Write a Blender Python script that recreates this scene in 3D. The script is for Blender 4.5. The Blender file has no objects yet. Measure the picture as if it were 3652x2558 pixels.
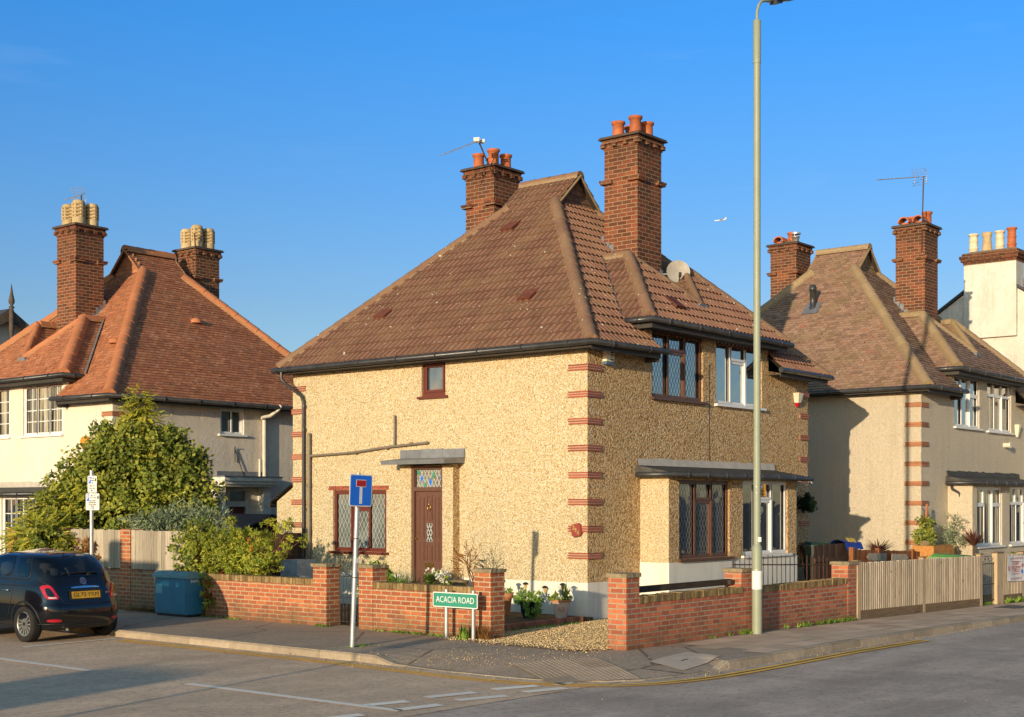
# Corner house scene: everything is built in mesh code with procedural materials
SKY_SAT = 1.0; SKY_HUE = .5; SKY_STR = .15
# tint of the Nishita sky by sin(elevation)
SKY_GRAD = [(0.0, (.80,.82,.95)), (.14, (.64,.79,1.04)), (.33, (.31,.94,1.6)), (.6, (.55,.95,1.3)), (1.0, (1.0,1.05,1.1))]
SUN_E = 5.; SUN_COL = (1., .81, .55); SUN_ELEV = 9.0; SUN_AZD = 13.0
import bpy, bmesh, math, random
from mathutils import Vector, Matrix
from mathutils.bvhtree import BVHTree
from mathutils.geometry import delaunay_2d_cdt

RND = random.Random(11)
SC = bpy.context.scene
COL = SC.collection
ORG = {}          # world origin of every object, by name

# ------------------------------------------------------------------ helpers
def gz(x):
    """pavement level: the main road falls gently away to the right"""
    if x < -1.0: return 0.0
    if x < 3.7: return -0.05 * (x + 1.0) / 4.7
    if x < 11.5: return -0.05 - 0.13 * (x - 3.7) / 7.8
    return -0.18 - 0.015 * min(x - 11.5, 60.0)

def tag(o, label=None, cat=None, group=None, kind=None):
    if label: o['label'] = label
    if cat: o['category'] = cat
    if group: o['group'] = group
    if kind: o['kind'] = kind
    return o

def thing(name, label, cat, loc=(0, 0, 0), group=None):
    o = bpy.data.objects.new(name, None)
    o.empty_display_size = 0.2
    COL.objects.link(o)
    o.location = loc
    ORG[o.name] = Vector(loc)
    return tag(o, label, cat, group)

class MB:
    """collects shapes in world (or mapped) coordinates, links them as ONE mesh object"""
    def __init__(s, xf=None, flip=False):
        s.v = []; s.f = []; s.m = []; s.r = []; s.s = []
        s.xf = xf; s.flip = flip
    def add(s, vs, fs, m=0, rnd=None, smooth=False):
        o = len(s.v)
        s.v.extend([tuple(p) for p in vs])
        for k, f in enumerate(fs):
            s.f.append([i + o for i in f])
            s.m.append(m)
            s.r.append(RND.random() if rnd is None else rnd)
            s.s.append(smooth)
        return s
    def box(s, x0, y0, z0, x1, y1, z1, m=0, rnd=None):
        if x0 > x1: x0, x1 = x1, x0
        if y0 > y1: y0, y1 = y1, y0
        if z0 > z1: z0, z1 = z1, z0
        r = RND.random() if rnd is None else rnd
        return s.add([(x0,y0,z0),(x1,y0,z0),(x1,y1,z0),(x0,y1,z0),(x0,y0,z1),(x1,y0,z1),(x1,y1,z1),(x0,y1,z1)],
              [(0,3,2,1),(4,5,6,7),(0,1,5,4),(1,2,6,5),(2,3,7,6),(3,0,4,7)], m, r)
    def obox(s, c, size, rot=(0,0,0), m=0, rnd=None):
        from mathutils import Euler
        M = Euler(rot).to_matrix(); c = Vector(c)
        hx, hy, hz = size[0]/2, size[1]/2, size[2]/2
        vs = [c + M @ Vector((a*hx, b*hy, d*hz)) for d in (-1,1) for (a,b) in ((-1,-1),(1,-1),(1,1),(-1,1))]
        r = RND.random() if rnd is None else rnd
        return s.add(vs, [(0,3,2,1),(4,5,6,7),(0,1,5,4),(1,2,6,5),(2,3,7,6),(3,0,4,7)], m, r)
    def poly(s, pts, m=0, rnd=None):
        return s.add(pts, [list(range(len(pts)))], m, rnd)
    def prism(s, pts, d, m=0, rnd=None):
        """polygon pts swept along vector d"""
        n = len(pts); d = Vector(d)
        a = [Vector(p) for p in pts]; b = [p + d for p in a]
        fs = [list(range(n))[::-1], list(range(n, 2*n))] + [[i, (i+1) % n, n+(i+1) % n, n+i] for i in range(n)]
        nr = Vector((0,0,0))
        for i in range(n): nr += a[i].cross(a[(i+1) % n])
        if nr.dot(d) < 0: fs = [f[::-1] for f in fs]
        return s.add(a + b, fs, m, RND.random() if rnd is None else rnd)
    def tube(s, pts, r, n=8, cap=True, m=0, smooth=True, rnd=None):
        pts = [Vector(p) for p in pts]
        rs = r if isinstance(r, (list, tuple)) else [r]*len(pts)
        vs = []; up = None
        for i, p in enumerate(pts):
            if i == 0: t = pts[1]-pts[0]
            elif i == len(pts)-1: t = pts[-1]-pts[-2]
            else: t = (pts[i+1]-p).normalized() + (p-pts[i-1]).normalized()
            t.normalize()
            if up is None:
                up = Vector((0,0,1)) if abs(t.z) < 0.9 else Vector((1,0,0))
            sd = t.cross(up)
            if sd.length < 1e-5: sd = t.orthogonal()
            sd.normalize(); up = sd.cross(t).normalized()
            for k in range(n):
                a = 2*math.pi*k/n
                vs.append(p + (sd*math.cos(a) + up*math.sin(a))*rs[i])
        fs = []
        for i in range(len(pts)-1):
            for k in range(n):
                fs.append((i*n+k, i*n+(k+1) % n, (i+1)*n+(k+1) % n, (i+1)*n+k))
        rr = RND.random() if rnd is None else rnd
        s.add(vs, fs, m, rr, smooth)
        if cap:
            s.add(vs[:n], [list(range(n))[::-1]], m, rr)
            s.add(vs[-n:], [list(range(n))], m, rr)
        return s
    def lathe(s, prof, c, n=16, m=0, smooth=True, capt=True, capb=True, rnd=None):
        c = Vector(c); vs = []
        for r, z in prof:
            for k in range(n):
                a = 2*math.pi*k/n
                vs.append(c + Vector((r*math.cos(a), r*math.sin(a), z)))
        fs = []
        for i in range(len(prof)-1):
            for k in range(n):
                fs.append((i*n+k, i*n+(k+1) % n, (i+1)*n+(k+1) % n, (i+1)*n+k))
        rr = RND.random() if rnd is None else rnd
        s.add(vs, fs, m, rr, smooth)
        if capb: s.add(vs[:n], [list(range(n))[::-1]], m, rr)
        if capt: s.add(vs[-n:], [list(range(n))], m, rr)
        return s
    def from_bm(s, bm, m=0, smooth=False):
        lay = bm.faces.layers.float.get('rnd')
        bm.verts.ensure_lookup_table()
        for i, v in enumerate(bm.verts): v.index = i
        o = len(s.v)
        s.v.extend([tuple(v.co) for v in bm.verts])
        for f in bm.faces:
            s.f.append([v.index + o for v in f.verts]); s.m.append(m)
            s.r.append(f[lay] if lay else RND.random()); s.s.append(smooth)
        return s
    def build(s, name, mats, parent=None, label=None, cat=None, group=None, kind=None, loc=None):
        me = bpy.data.meshes.new(name)
        org = Vector(loc) if loc is not None else (ORG[parent.name] if parent else Vector((0,0,0)))
        vs = [Vector(s.xf(*p)) if s.xf else Vector(p) for p in s.v]
        fs = [f[::-1] for f in s.f] if s.flip else s.f
        me.from_pydata([v - org for v in vs], [], fs)
        if not isinstance(mats, (list, tuple)): mats = [mats]
        for m in mats: me.materials.append(m)
        if len(mats) > 1: me.polygons.foreach_set('material_index', s.m)
        me.polygons.foreach_set('use_smooth', s.s)
        at = me.attributes.new('rnd', 'FLOAT', 'FACE'); at.data.foreach_set('value', s.r)
        uv = me.uv_layers.new(name='UVMap'); Z = Vector((0,0,1)); buf = [0.0]*(2*len(me.loops))
        for p in me.polygons:
            nn = p.normal
            if math.hypot(nn.x, nn.y) > 0.08:
                t = Z.cross(nn).normalized()
            else: t = Vector((1,0,0))
            b = nn.cross(t)
            for li in p.loop_indices:
                q = vs[me.loops[li].vertex_index]
                buf[2*li] = q.dot(t); buf[2*li+1] = q.dot(b)
        uv.data.foreach_set('uv', buf)
        me.update()
        o = bpy.data.objects.new(name, me); COL.objects.link(o)
        if parent: o.parent = parent
        else: o.location = org
        ORG[o.name] = org
        return tag(o, label, cat, group, kind)

def wall_holes(mb, P, U, W, H, holes, depth, z0=0.0, m=0, mr=None, cols=None):
    """rectangular wall from P, along unit vector U (horizontal), W wide, from z0 to H, with holes
    (u0,z0,u1,z1); the reveals go inward by depth along -normal (normal = U x Z)."""
    U = Vector(U); P = Vector(P); N = U.cross(Vector((0,0,1)))
    us = sorted({0.0, W} | {h[0] for h in holes} | {h[2] for h in holes} | set(cols or []))
    zs = sorted({z0, H} | {h[1] for h in holes} | {h[3] for h in holes})
    pt = lambda u, z, d=0.0: P + U*u + Vector((0,0,z)) - N*d
    for i in range(len(us)-1):
        for j in range(len(zs)-1):
            cu, cz = (us[i]+us[i+1])/2, (zs[j]+zs[j+1])/2
            if any(h[0] < cu < h[2] and h[1] < cz < h[3] for h in holes): continue
            mb.poly([pt(us[i],zs[j]), pt(us[i+1],zs[j]), pt(us[i+1],zs[j+1]), pt(us[i],zs[j+1])], m, 0.5)
    for h in holes:
        a, b, c, d = h
        for (p, q) in (((a,b),(c,b)), ((c,b),(c,d)), ((c,d),(a,d)), ((a,d),(a,b))):
            mb.poly([pt(*p), pt(*p, depth), pt(*q, depth), pt(*q)], m if mr is None else mr, 0.5)

def text_mesh(body, size, M, thick=0.002, align='CENTER', bold=0.0, sx=1.0):
    """the outline of a piece of lettering as (verts, faces) placed by the 4x4 matrix M"""
    cu = bpy.data.curves.new('t', 'FONT'); cu.body = body; cu.size = size
    cu.align_x = align; cu.align_y = 'CENTER'; cu.extrude = thick; cu.offset = bold; cu.resolution_u = 3
    ob = bpy.data.objects.new('t', cu); COL.objects.link(ob)
    dg = bpy.context.evaluated_depsgraph_get()
    me = bpy.data.meshes.new_from_object(ob.evaluated_get(dg))
    vs = [M @ Vector((v.co.x*sx, v.co.y, v.co.z)) for v in me.vertices]; fs = [list(p.vertices) for p in me.polygons]
    bpy.data.objects.remove(ob); bpy.data.curves.remove(cu); bpy.data.meshes.remove(me)
    return vs, fs

def frame_mat(P, U, N):
    """matrix whose x runs along U, y is up and z looks along N"""
    U = Vector(U).normalized(); N = Vector(N).normalized(); V = N.cross(U)
    M = Matrix((( U.x, V.x, N.x, P[0]), (U.y, V.y, N.y, P[1]), (U.z, V.z, N.z, P[2]), (0,0,0,1)))
    return M
# ------------------------------------------------------------------ materials
class NT:
    def __init__(s, name):
        s.mat = bpy.data.materials.new(name); s.mat.use_nodes = True
        s.t = s.mat.node_tree; s.t.nodes.clear()
        s.out = s.n('ShaderNodeOutputMaterial')
        s.b = s.n('ShaderNodeBsdfPrincipled'); s.l(s.b.outputs[0], s.out.inputs[0])
        s.tc = s.n('ShaderNodeTexCoord')
    def n(s, ty, **kw):
        nd = s.t.nodes.new(ty)
        for k, v in kw.items(): setattr(nd, k, v)
        return nd
    def l(s, a, b): s.t.links.new(a, b)
    def set(s, nd, key, v):
        if hasattr(v, 'node') : s.l(v, nd.inputs[key])
        else: nd.inputs[key].default_value = v
    def noise(s, scale, detail=4, rough=.55, vec=None, dist=0):
        nd = s.n('ShaderNodeTexNoise'); nd.inputs['Scale'].default_value = scale; nd.inputs['Detail'].default_value = detail
        nd.inputs['Roughness'].default_value = rough; nd.inputs['Distortion'].default_value = dist
        s.l(vec or s.tc.outputs['Object'], nd.inputs['Vector']); return nd.outputs[0]
    def vor(s, scale, feature='F1', vec=None, rand=1.0):
        nd = s.n('ShaderNodeTexVoronoi', feature=feature); nd.inputs['Scale'].default_value = scale
        nd.inputs['Randomness'].default_value = rand
        s.l(vec or s.tc.outputs['Object'], nd.inputs['Vector']); return nd
    def ramp(s, fac, stops, interp='LINEAR'):
        nd = s.n('ShaderNodeValToRGB'); cr = nd.color_ramp; cr.interpolation = interp
        while len(cr.elements) < len(stops): cr.elements.new(0.5)
        for e, (p, c) in zip(cr.elements, stops):
            e.position = p; e.color = (c[0], c[1], c[2], 1) if isinstance(c, (tuple, list)) else (c, c, c, 1)
        s.set(nd, 0, fac); return nd.outputs[0]
    def mix(s, fac, a, b, mode='MIX'):
        nd = s.n('ShaderNodeMix', data_type='RGBA', blend_type=mode)
        s.set(nd, 0, fac)
        for i, v in ((6, a), (7, b)):
            if hasattr(v, 'node'): s.l(v, nd.inputs[i])
            else: nd.inputs[i].default_value = (v[0], v[1], v[2], 1) if isinstance(v, (tuple, list)) else (v, v, v, 1)
        return nd.outputs[2]
    def math(s, op, a, b=0.0, c=None):
        nd = s.n('ShaderNodeMath', operation=op); s.set(nd, 0, a); s.set(nd, 1, b)
        if c is not None: s.set(nd, 2, c)
        return nd.outputs[0]
    def bump(s, h, strength=.5, dist=.01, nrm=None):
        nd = s.n('ShaderNodeBump'); nd.inputs['Strength'].default_value = strength; nd.inputs['Distance'].default_value = dist
        s.l(h, nd.inputs['Height'])
        if nrm: s.l(nrm, nd.inputs['Normal'])
        return nd.outputs[0]
    def rnd(s):
        nd = s.n('ShaderNodeAttribute', attribute_name='rnd'); return nd.outputs['Fac']
    def z(s):
        nd = s.n('ShaderNodeSeparateXYZ'); s.l(s.tc.outputs['Object'], nd.inputs[0]); return nd.outputs[2]
    def uv(s): return s.tc.outputs['UV']
    def fin(s, col=None, rough=None, nrm=None, **kw):
        b = s.b
        if col is not None:
            if hasattr(col, 'node'): s.l(col, b.inputs['Base Color'])
            else: b.inputs['Base Color'].default_value = (*col, 1)
        if rough is not None: s.set(b, 'Roughness', rough)
        if nrm is not None: s.l(nrm, b.inputs['Normal'])
        for k, v in kw.items(): s.set(b, k.replace('_', ' '), v)
        return s.mat

def mk(name, col, col2=None, rough=.6, metal=0., nscale=6., namt=.5, rndamt=.12, bump=0., bscale=60., spec=.5, coat=0., bdist=.01, stretch=None):
    t = NT(name); col2 = col2 or tuple(c*.72 for c in col)
    if rough >= .75: spec = .12
    vec = None
    if stretch:
        mp = t.n('ShaderNodeMapping'); mp.inputs['Scale'].default_value = stretch; t.l(t.tc.outputs['Object'], mp.inputs[0]); vec = mp.outputs[0]
    f = t.noise(nscale, 6, .6, vec)
    f = t.ramp(f, [(.5-.3*namt-.02, 0.), (.5+.35*namt+.02, 1.)]) if namt else 0.
    c = t.mix(f, col, col2)
    if rndamt:
        k = t.math('MULTIPLY_ADD', t.rnd(), 2*rndamt, 1-rndamt)
        nd = t.n('ShaderNodeMix', data_type='RGBA', blend_type='MULTIPLY'); nd.inputs[0].default_value = 1
        t.l(c, nd.inputs[6]); t.l(k, nd.inputs[7]); c = nd.outputs[2]
    nr = None
    if bump: nr = t.bump(t.noise(bscale, 5, .6, vec), bump, bdist)
    rr = t.math('MULTIPLY_ADD', t.noise(nscale*2.3, 3), .25, max(rough-.12, .02)) if rough > .15 else rough
    return t.fin(c, rr, nr, Metallic=metal, Specular_IOR_Level=spec, Coat_Weight=coat)

def pebble(name, stops, scale=30., bump=1., bd=.02, fade=None):
    t = NT(name)
    v = t.vor(scale); wob = t.noise(scale*.7, 3)
    sep = t.n('ShaderNodeSeparateColor'); t.l(v.outputs['Color'], sep.inputs[0])
    c = t.ramp(sep.outputs[0], stops)
    big = t.noise(.55, 5, .6)
    c = t.mix(t.ramp(big, [(.3, 0.), (.75, .45)]), c, tuple(x*.72 for x in stops[len(stops)//2][1]))
    gap = t.ramp(v.outputs['Distance'], [(.5, 0.), (.9, .6)])
    c = t.mix(gap, c, tuple(x*.35 for x in stops[0][1]))
    # streaks of dirt running down under the sills and at the foot
    mp = t.n('ShaderNodeMapping'); mp.inputs['Scale'].default_value = (3., 3., .22); t.l(t.tc.outputs['Object'], mp.inputs[0])
    st = t.noise(1.6, 5, .65, mp.outputs[0])
    c = t.mix(t.ramp(st, [(.52, 0.), (.8, .34)]), c, tuple(x*.5 for x in stops[len(stops)//2][1]))
    h = t.math('SUBTRACT', 1.0, v.outputs['Distance'])
    h = t.math('ADD', h, t.math('MULTIPLY', wob, .5))
    return t.fin(c, .85, t.bump(h, bump, bd), Specular_IOR_Level=.25)

def render_wall(name, col, col2, scale=22., bump=.8, bd=.02, stain=(.25,.2,.14), stainamt=.35):
    t = NT(name)
    n1 = t.noise(scale, 5, .6, None, 1.2); big = t.noise(.8, 6, .62)
    c = t.mix(t.ramp(big, [(.35, 0.), (.7, 1.)]), col, col2)
    mp = t.n('ShaderNodeMapping'); mp.inputs['Scale'].default_value = (4., 4., .3); t.l(t.tc.outputs['Object'], mp.inputs[0])
    st = t.noise(1.2, 6, .65, mp.outputs[0])
    c = t.mix(t.ramp(st, [(.5, 0.), (.8, stainamt)]), c, stain)
    c = t.mix(t.ramp(n1, [(.3, .35), (.5, 0.)]), c, tuple(x*.55 for x in col))
    return t.fin(c, .9, t.bump(n1, bump, bd), Specular_IOR_Level=.2)

def brick(name, c1, c2, c3, mortar, soot=0., bw=.225, bh=.075, mw=.011, moss=0., sootz=(6., 10.)):
    t = NT(name)
    b = t.n('ShaderNodeTexBrick'); b.offset = .5; b.inputs['Scale'].default_value = 1.
    wv = t.n('ShaderNodeVectorMath', operation='MULTIPLY_ADD')
    nz = t.n('ShaderNodeTexNoise'); nz.inputs['Scale'].default_value = 9.; t.l(t.uv(), nz.inputs['Vector'])
    t.l(nz.outputs['Color'], wv.inputs[0]); wv.inputs[1].default_value = (.012,.012,0); t.l(t.uv(), wv.inputs[2])
    t.l(wv.outputs[0], b.inputs['Vector'])
    b.inputs['Brick Width'].default_value = bw; b.inputs['Row Height'].default_value = bh
    b.inputs['Mortar Size'].default_value = mw; b.inputs['Mortar Smooth'].default_value = .25
    b.inputs['Bias'].default_value = 0.
    b.inputs['Color1'].default_value = (0,0,0,1); b.inputs['Color2'].default_value = (1,1,1,1); b.inputs['Mortar'].default_value = (.5,.5,.5,1)
    col = t.ramp(b.outputs['Color'], [(0., c1), (.45, c2), (.8, c3), (1., tuple(x*.6 for x in c2))])
    gr = t.noise(42., 5, .7, t.uv())
    col = t.mix(t.ramp(gr, [(.35, .45), (.65, 0.)]), col, tuple(x*.5 for x in c2))
    bg = t.noise(1.7, 5, .6)
    col = t.mix(t.ramp(bg, [(.42, 0.), (.72, .65)]), col, tuple(x*.55+.02 for x in c3))
    mo = t.mix(t.ramp(t.noise(7., 5, .7, t.uv()), [(.35, 0.), (.7, .6)]), mortar, tuple(x*.5 for x in mortar))
    col = t.mix(b.outputs['Fac'], col, mo)
    if soot:
        s1 = t.ramp(t.math('ADD', t.math('MULTIPLY', t.noise(1.1, 5), 2.2), t.z()), [(0., 0.), (1., 1.)])
        zz = t.n('ShaderNodeMapRange'); t.l(t.math('ADD', t.math('MULTIPLY', t.noise(2.2, 5), 2.4), t.z()), zz.inputs[0])
        zz.inputs[1].default_value = sootz[0]+1.2; zz.inputs[2].default_value = sootz[1]+1.2
        col = t.mix(t.math('MULTIPLY', zz.outputs[0], soot), col, (.03,.022,.018))
    if moss:
        zz = t.n('ShaderNodeMapRange'); t.l(t.math('ADD', t.math('MULTIPLY', t.noise(3.2, 5), -.7), t.z()), zz.inputs[0])
        zz.inputs[1].default_value = .05; zz.inputs[2].default_value = -.4
        col = t.mix(t.math('MULTIPLY', zz.outputs[0], moss), col, (.10,.085,.05))
    h = t.math('ADD', t.math('MULTIPLY', b.outputs['Fac'], -1.), t.math('MULTIPLY', gr, .5))
    return t.fin(col, .9, t.bump(h, .8, .008), Specular_IOR_Level=.12)

def tile_mat(name, stops, moss, mossamt=.4, specks=0., speckcol=(.6,.58,.5), bscale=90., z=(5., 9.)):
    t = NT(name)
    c = t.ramp(t.rnd(), stops)
    c = t.mix(t.ramp(t.noise(1.3, 6, .65), [(.42, 0.), (.7, mossamt)]), c, moss)
    c = t.mix(t.ramp(t.noise(35., 5, .7), [(.35, .4), (.6, 0.)]), c, tuple(x*.55 for x in stops[0][1]))
    if specks:
        v = t.vor(6.5); f = t.ramp(v.outputs['Distance'], [(.10, 1.), (.17, 0.)])
        sp = t.n('ShaderNodeSeparateColor'); t.l(v.outputs['Color'], sp.inputs[0])
        f = t.math('MULTIPLY', f, t.ramp(sp.outputs[0], [(1-specks-.01, 0.), (1-specks, 1.)]))
        c = t.mix(f, c, speckcol)
        v = t.vor(14.); f = t.ramp(v.outputs['Distance'], [(.12, 1.), (.2, 0.)])
        sp = t.n('ShaderNodeSeparateColor'); t.l(v.outputs['Color'], sp.inputs[0])
        f = t.math('MULTIPLY', f, t.ramp(sp.outputs[1], [(1-specks*.8-.01, 0.), (1-specks*.8, .8)]))
        c = t.mix(f, c, speckcol)
    return t.fin(c, .85, t.bump(t.noise(bscale, 4, .7), .35, .006), Specular_IOR_Level=.3)

def glass_mat(name, base=(.02,.025,.03), tint=None, ior=2.0, wav=.0, curtain=None):
    t = NT(name)
    c = t.mix(t.ramp(t.noise(1.6, 4), [(.4, 0.), (.65, 1.)]), base, tuple(x*1.9+.004 for x in base))
    if curtain:
        mp = t.n('ShaderNodeMapping'); mp.inputs['Scale'].default_value = (14., 14., .5); t.l(t.tc.outputs['Object'], mp.inputs[0])
        c = t.mix(t.ramp(t.noise(1., 3, .5, mp.outputs[0]), [(.45, 0.), (.6, .85)]), c, curtain)
    nr = t.bump(t.noise(1.4, 2), .06 + wav, .05)
    return t.fin(c, .03, nr, IOR=ior, Specular_IOR_Level=.5)

def asphalt(name, c1, c2, scale=1., patch=.5, crack=.0, rough=.9, stone=(.45,.40,.34)):
    t = NT(name); ob = t.tc.outputs['Object']
    fine = t.noise(16., 9, .82); mid = t.noise(2.6, 6, .62); big = t.noise(.33, 5, .6, None, .8)
    c = t.mix(t.ramp(mid, [(.34, 0.), (.68, 1.)]), c1, c2)
    mp = t.n('ShaderNodeMapping'); mp.inputs['Scale'].default_value = (.35, 1.5, 1.) ; t.l(ob, mp.inputs[0])
    lane = t.noise(.8, 5, .6, mp.outputs[0])
    c = t.mix(t.ramp(lane, [(.42, 0.), (.7, patch)]), c, tuple(x*.55 for x in c1))
    c = t.mix(t.ramp(big, [(.5, 0.), (.62, patch*.6)]), c, tuple(x*.62 for x in c2))
    c = t.mix(t.ramp(fine, [(.36, .75), (.50, 0.)]), c, tuple(x*.35 for x in c1))
    v = t.vor(17.); sp = t.n('ShaderNodeSeparateColor'); t.l(v.outputs['Color'], sp.inputs[0])
    f = t.math('MULTIPLY', t.ramp(v.outputs['Distance'], [(.18, 1.), (.3, 0.)]), t.ramp(sp.outputs[0], [(.86, 0.), (.88, .75)]))
    c = t.mix(f, c, stone)
    if crack:
        v2 = t.vor(.42, 'DISTANCE_TO_EDGE'); wob = t.noise(5., 4)
        f = t.ramp(t.math('ADD', v2.outputs['Distance'], t.math('MULTIPLY', wob, .02)), [(.012, crack), (.022, 0.)])
        c = t.mix(f, c, (.02,.018,.015))
    h = t.math('ADD', t.math('MULTIPLY', fine, .7), t.math('MULTIPLY', t.noise(35., 3), .6))
    return t.fin(c, rough, t.bump(h, .7, .010), Specular_IOR_Level=.1)

def leaf_mat(name, stops, trans=.25, spec=.25):
    t = NT(name)
    c = t.ramp(t.rnd(), stops)
    c = t.mix(t.ramp(t.noise(1.1, 3), [(.38, 0.), (.66, .6)]), c, tuple(x*.45 for x in stops[0][1]))
    m = t.fin(c, .55, None, Specular_IOR_Level=spec)
    tr = t.n('ShaderNodeBsdfTranslucent'); t.l(c, tr.inputs[0])
    mx = t.n('ShaderNodeMixShader'); mx.inputs[0].default_value = trans
    t.l(t.b.outputs[0], mx.inputs[1]); t.l(tr.outputs[0], mx.inputs[2]); t.l(mx.outputs[0], t.out.inputs[0])
    return m

def wood_mat(name, c1, c2, c3, rough=.8, dirs=(9., 9., .8)):
    t = NT(name)
    mp = t.n('ShaderNodeMapping'); mp.inputs['Scale'].default_value = dirs; t.l(t.tc.outputs['Object'], mp.inputs[0])
    g = t.noise(3.5, 6, .65, mp.outputs[0], .6)
    c = t.ramp(g, [(.3, c3), (.5, c1), (.72, c2)])
    k = t.math('MULTIPLY_ADD', t.rnd(), .5, .72)
    nd = t.n('ShaderNodeMix', data_type='RGBA', blend_type='MULTIPLY'); nd.inputs[0].default_value = 1
    t.l(c, nd.inputs[6]); t.l(k, nd.inputs[7]); c = nd.outputs[2]
    v = t.vor(3.2); c = t.mix(t.ramp(v.outputs['Distance'], [(.06, .7), (.12, 0.)]), c, tuple(x*.3 for x in c1))
    return t.fin(c, rough, t.bump(g, .35, .006), Specular_IOR_Level=.25)

MT = {}
MT['pebble'] = pebble('pebbledash', [(0., (.42,.27,.12)), (.2, (.60,.43,.21)), (.45, (.69,.55,.315)), (.7, (.75,.65,.43)), (.9, (.81,.76,.62)), (1., (.53,.39,.21))], 52., 1., .014)
MT['pebble_dark'] = pebble('pebbledash_brown_and_shade', [(0., (.32,.185,.085)), (.3, (.54,.335,.15)), (.55, (.67,.44,.21)), (.8, (.78,.57,.31)), (1., (.82,.68,.47))], 34., 1., .034)
MT['plinth'] = render_wall('white_painted_plinth', (.80,.76,.66), (.70,.66,.57), 40., .12, .01, (.35,.30,.2), .35)
MT['cream'] = render_wall('cream_render', (.74,.68,.57), (.68,.62,.51), 9., .22, .02, (.4,.33,.2), .35)
MT['grey_render'] = render_wall('old_grey_render', (.74,.66,.54), (.62,.55,.46), 7., .35, .03, (.33,.27,.19), .45)
MT['roughcast'] = render_wall('sand_roughcast', (.66,.57,.43), (.60,.52,.39), 21., 1., .05, (.3,.25,.17), .25)
MT['white_wall'] = render_wall('white_gable_render', (.72,.68,.60), (.58,.54,.46), 8., .6, .03, (.36,.32,.25), .6)
MT['brick'] = brick('garden_brick', (.66,.22,.085), (.52,.145,.06), (.42,.12,.06), (.52,.40,.25), moss=.7)
MT['brick_main'] = brick('brown_red_brick', (.74,.22,.10), (.58,.16,.08), (.40,.125,.075), (.44,.34,.23), moss=.55)
MT['brick_chim'] = brick('chimney_brick', (.31,.095,.048), (.22,.068,.038), (.13,.052,.036), (.36,.26,.145), soot=.45, bw=.235, bh=.085, mw=.009, sootz=(8.6, 10.6))
MT['brick_left'] = brick('purple_garden_brick', (.48,.18,.09), (.36,.13,.08), (.42,.25,.12), (.45,.36,.24), moss=.6)
MT['creasing'] = mk('creasing_tile', (.35,.088,.05), (.26,.065,.04), .6, nscale=20, rndamt=.25, bump=.2)
MT['creasing_or'] = mk('orange_creasing_tile', (.40,.16,.075), (.30,.11,.055), .7, nscale=20, rndamt=.25, bump=.2)
MT['coping'] = mk('coping_brick', (.33,.23,.10), (.17,.11,.055), .9, nscale=7, rndamt=.35, bump=.5, bscale=70)
MT['cap'] = mk('pillar_cap_stone', (.36,.29,.18), (.17,.135,.085), .9, nscale=9, namt=.7, bump=.9, bscale=40, bdist=.02)
MT['tile_brown'] = tile_mat('brown_concrete_tile', [(0., (.13,.068,.045)), (.4, (.235,.118,.078)), (1., (.30,.152,.10))], (.29,.185,.10), .5, .12, (.6,.56,.48))
MT['ridge_brown'] = tile_mat('ridge_tile_brown', [(0., (.215,.12,.075)), (1., (.28,.16,.10))], (.31,.22,.11), .55, .08, (.65,.62,.55))
MT['tile_orange'] = tile_mat('orange_clay_tile', [(0., (.36,.135,.068)), (.35, (.45,.175,.085)), (.75, (.53,.21,.10)), (1., (.58,.26,.13))], (.36,.19,.09), .4, .12, (.62,.57,.47))
MT['ridge_orange'] = tile_mat('orange_ridge_tile', [(0., (.50,.185,.08)), (1., (.56,.22,.10))], (.26,.13,.06), .3, .04)
MT['tile_mixed'] = tile_mat('mixed_clay_tile', [(0., (.24,.14,.10)), (.3, (.32,.195,.135)), (.6, (.38,.235,.16)), (.85, (.42,.27,.185)), (.96, (.40,.25,.17)), (1., (.42,.17,.10))], (.25,.19,.09), .5, .03)
MT['ridge_mixed'] = tile_mat('weathered_ridge_tile', [(0., (.31,.205,.12)), (1., (.40,.285,.165))], (.34,.26,.11), .6, .05)
MT['verge'] = mk('cement_bedding', (.55,.46,.30), (.36,.29,.18), .9, nscale=14, bump=.6, bscale=50)
MT['gutter'] = mk('black_gutter_plastic', (.026,.026,.028), (.05,.05,.052), .35, nscale=4, rndamt=.05)
MT['soffit'] = mk('dark_eaves_board', (.05,.042,.036), None, .7)
MT['lead'] = mk('lead_sheet', (.24,.25,.27), (.15,.155,.17), .55, .25, nscale=5, namt=.7, bump=.3, bscale=12)
MT['bayroof'] = mk('bay_felt_roof', (.10,.098,.092), (.055,.053,.05), .8, nscale=6, bump=.4, bscale=20)
MT['frame_red'] = mk('oxblood_window_frame', (.15,.035,.022), (.11,.025,.018), .35, nscale=3, stretch=(20,20,1), rndamt=.05)
MT['frame_brown'] = mk('brown_window_frame', (.145,.06,.03), (.095,.04,.022), .4, nscale=3, stretch=(20,20,1), rndamt=.05)
MT['door_brown'] = mk('brown_door', (.145,.066,.044), (.115,.052,.035), .45, nscale=3, stretch=(18,18,1), rndamt=.04)
MT['upvc'] = mk('white_upvc', (.80,.80,.78), (.70,.70,.68), .35, nscale=2, rndamt=.03)
MT['white_paint'] = mk('white_painted_wood', (.78,.75,.68), (.60,.57,.50), .5, nscale=8, rndamt=.04)
MT['pane_blue'] = glass_mat('sky_reflecting_pane', (.018,.025,.035), ior=5.0, wav=.12)
MT['pane_dark'] = glass_mat('dark_pane', (.03,.035,.04), ior=2.9, wav=.08)
MT['pane_net'] = glass_mat('net_curtain_pane', (.10,.115,.11), ior=1.7)
MT['pane_curt'] = glass_mat('curtained_pane', (.05,.05,.045), ior=1.8, curtain=(.5,.42,.27))
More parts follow.
